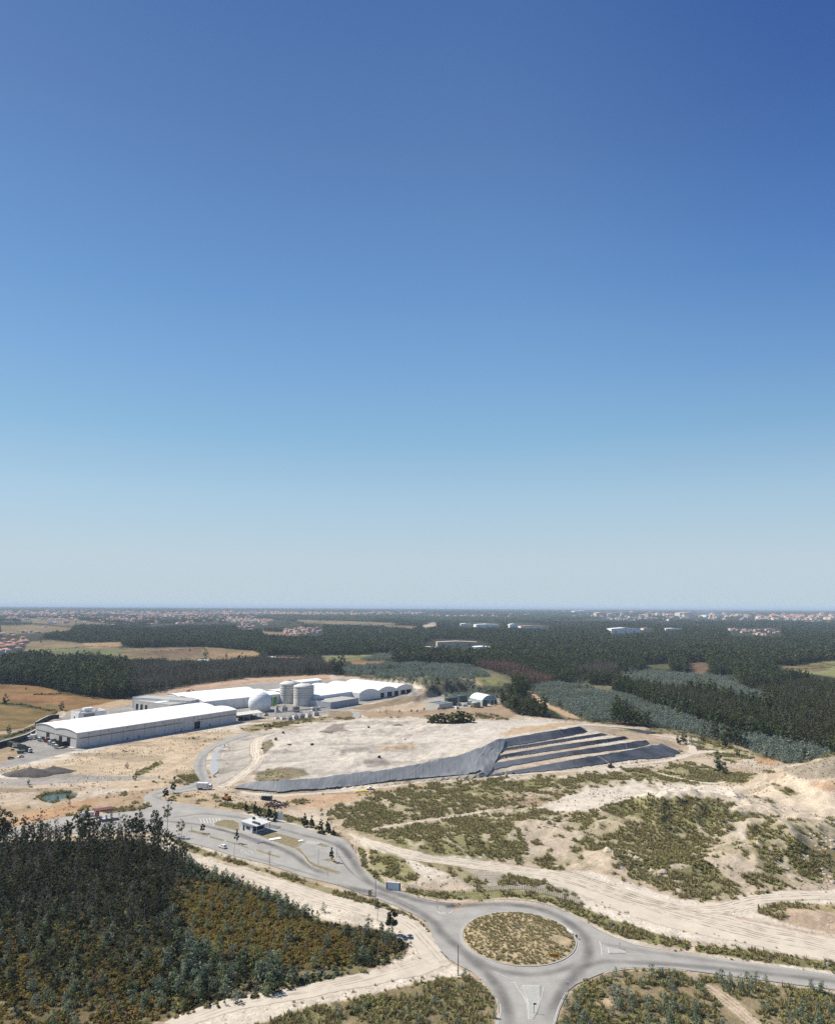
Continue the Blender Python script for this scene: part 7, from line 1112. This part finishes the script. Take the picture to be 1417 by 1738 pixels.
for k, (px, py, hpx, red, lab) in enumerate([(1183.5, 1068, 22, True, 'thin red and white mast on the far right plain'), (857.5, 1061.5, 11, False, 'thin lattice mast between the far white sheds'), (645.5, 1081, 11, False, 'thin mast rising from the woods above the meadow'), (227, 1045, 11, False, 'white chimney far off in the town at left'), (1124.5, 1068, 9, False, 'short mast left of the red and white one')]):
    p = U(px, py); s_ = ppm(p); h = hpx / s_; t = thing('radio_mast', lab, 'mast', (p.x, p.y, 0)); w_ = 1.0 if k != 3 else 6
    for q in range(5): MB().bar((0, 0, h * q / 5 + (10 if k in (2,) else 0)), (0, 0, h * (q + 1) / 5 + (10 if k in (2,) else 0)), w_ * (1 - .08 * q), w_ * (1 - .08 * (q + 1)), 8).build('section', (RED if q % 2 == 0 else WHITE_P) if red else (WHITE_P if k == 3 else STEEL), t)
    if red: MB().bar((0, 0, h * .93), (0, 0, h * 1.02), 2.6, 2.6, 10).build('antenna_ring', RED, t)
for px, py, lab in ((962, 1069, 'left one of the two brown lattice pylons above the woods'), (983.5, 1067, 'right one of the two brown lattice pylons above the woods')):
    p = U(px, py); h = 40; t = thing('pylon', lab, 'pylon', (p.x, p.y, 0), R(20), 'lattice pylons'); mb = MB()
    for sx_, sy_ in ((-1, -1), (1, -1), (1, 1), (-1, 1)): mb.bar((sx_ * 3.4, sy_ * 3.4, 0), (sx_ * .5, sy_ * .5, h), .35, .25, 4)
    for z_ in np.linspace(6, h - 4, 7):
        w_ = 3.4 - 2.9 * z_ / h; q = [(-w_, -w_), (w_, -w_), (w_, w_), (-w_, w_)]; [mb.bar((*q[i], z_), (*q[(i + 1) % 4], z_ + 4), .16, .16, 4) for i in range(4)]
    mb.build('lattice', M('rusty_steel', (.2, .16, .13), .8), t); mb = MB(); [mb.bar((-x_, 0, z_), (x_, 0, z_), .4, .4, 4) for x_, z_ in ((7, h - 2), (9, h - 9))]; mb.build('crossarm', M('rusty_steel', (.2, .16, .13), .8), t)
# ---------------------------------------------------------------- boulders on the sand hill
def rocks():
    ms = []
    for s_ in range(5):
        bm = bmesh.new(); bmesh.ops.create_icosphere(bm, subdivisions=2, radius=1); rg = np.random.default_rng(s_)
        for v in bm.verts:
            c = v.co; k = fbm(np.array([c.x * 1.3 + 9 * s_ + 20]), np.array([c.y * 1.3 + c.z * 1.7 + 20]), 1.1, 3, s_)[0]; v.co = c * (.4 + 1.2 * k); v.co.z = v.co.z * .7
        me = bpy.data.meshes.new('boulder'); bm.to_mesh(me); bm.free(); me.materials.append(M('sandstone', (.42, .35, .26), .95, .22, .9, bump=.8, rnd=.12)); ms.append(me)
    x, y = grid_pts(60, 330, 262, 400, 2.5); z, px, py = survey(x, y); _, t = cover(x, y, px, py); n = fbm(x, y, 16, 2, 51); n2 = fbm(x, y, 5, 2, 52); inh = inside(HILL, px, py) & (py > 1350) & (px < 1500) & (px > 860); m = inh & (n > .55) & (n2 > .42) & (t < .9); i = np.nonzero(m)[0]; i = i[np.argsort(y[i])][:90]
    for j in i:
        o = link('boulder', ms[int(RNG.integers(5))]); s_ = float(RNG.uniform(.45, .9) + 1.3 * RNG.random() ** 4); o.location = (x[j], y[j], z[j] - .35 * s_); o.scale = (s_ * RNG.uniform(.8, 1.3), s_, s_ * RNG.uniform(.7, 1.1)); o.rotation_euler.z = RNG.uniform(0, 6.28); tag(o, 'pale sandstone boulder among the scrub of the sandy hill at right', 'boulder', 'pale boulders on the sandy hill')
    print('rocks', len(i))
    c = bpy.data.collections.new('stones'); [c.objects.link(bpy.data.objects.new(f'stone_{k}', m_)) for k, m_ in enumerate(ms)]; PROTO['stone'] = (c, 5)
    x, y = grid_pts(-330, 330, 225, 640, 2.2); z, px, py = survey(x, y); _, t = cover(x, y, px, py); n = fbm(x, y, 14, 3, 61); pl = inside(PLAT, x, y); bad = ~offtrack(x, y) | inside(YARDW, x, y) | inside(EASTW, x, y) | inside(SOUTHW, x, y) | inside(WOOD, px, py) | inside(PADW, x, y) | inside(PONDW, x, y) | (np.hypot(x - RC[0], y - RC[1]) < RO + 1) | ((landfill(x, y) > .2) & ~pl)
    m = ~bad & (px > -80) & (px < 1500) & (RNG.random(len(x)) < np.where(pl, .20, .12) * sst(.48, .62, n)); mass('rubble', 'stone', np.c_[x, y, z][m], .12 + .5 * RNG.random(m.sum()) ** 3, .7, tilt=.4)
rocks()
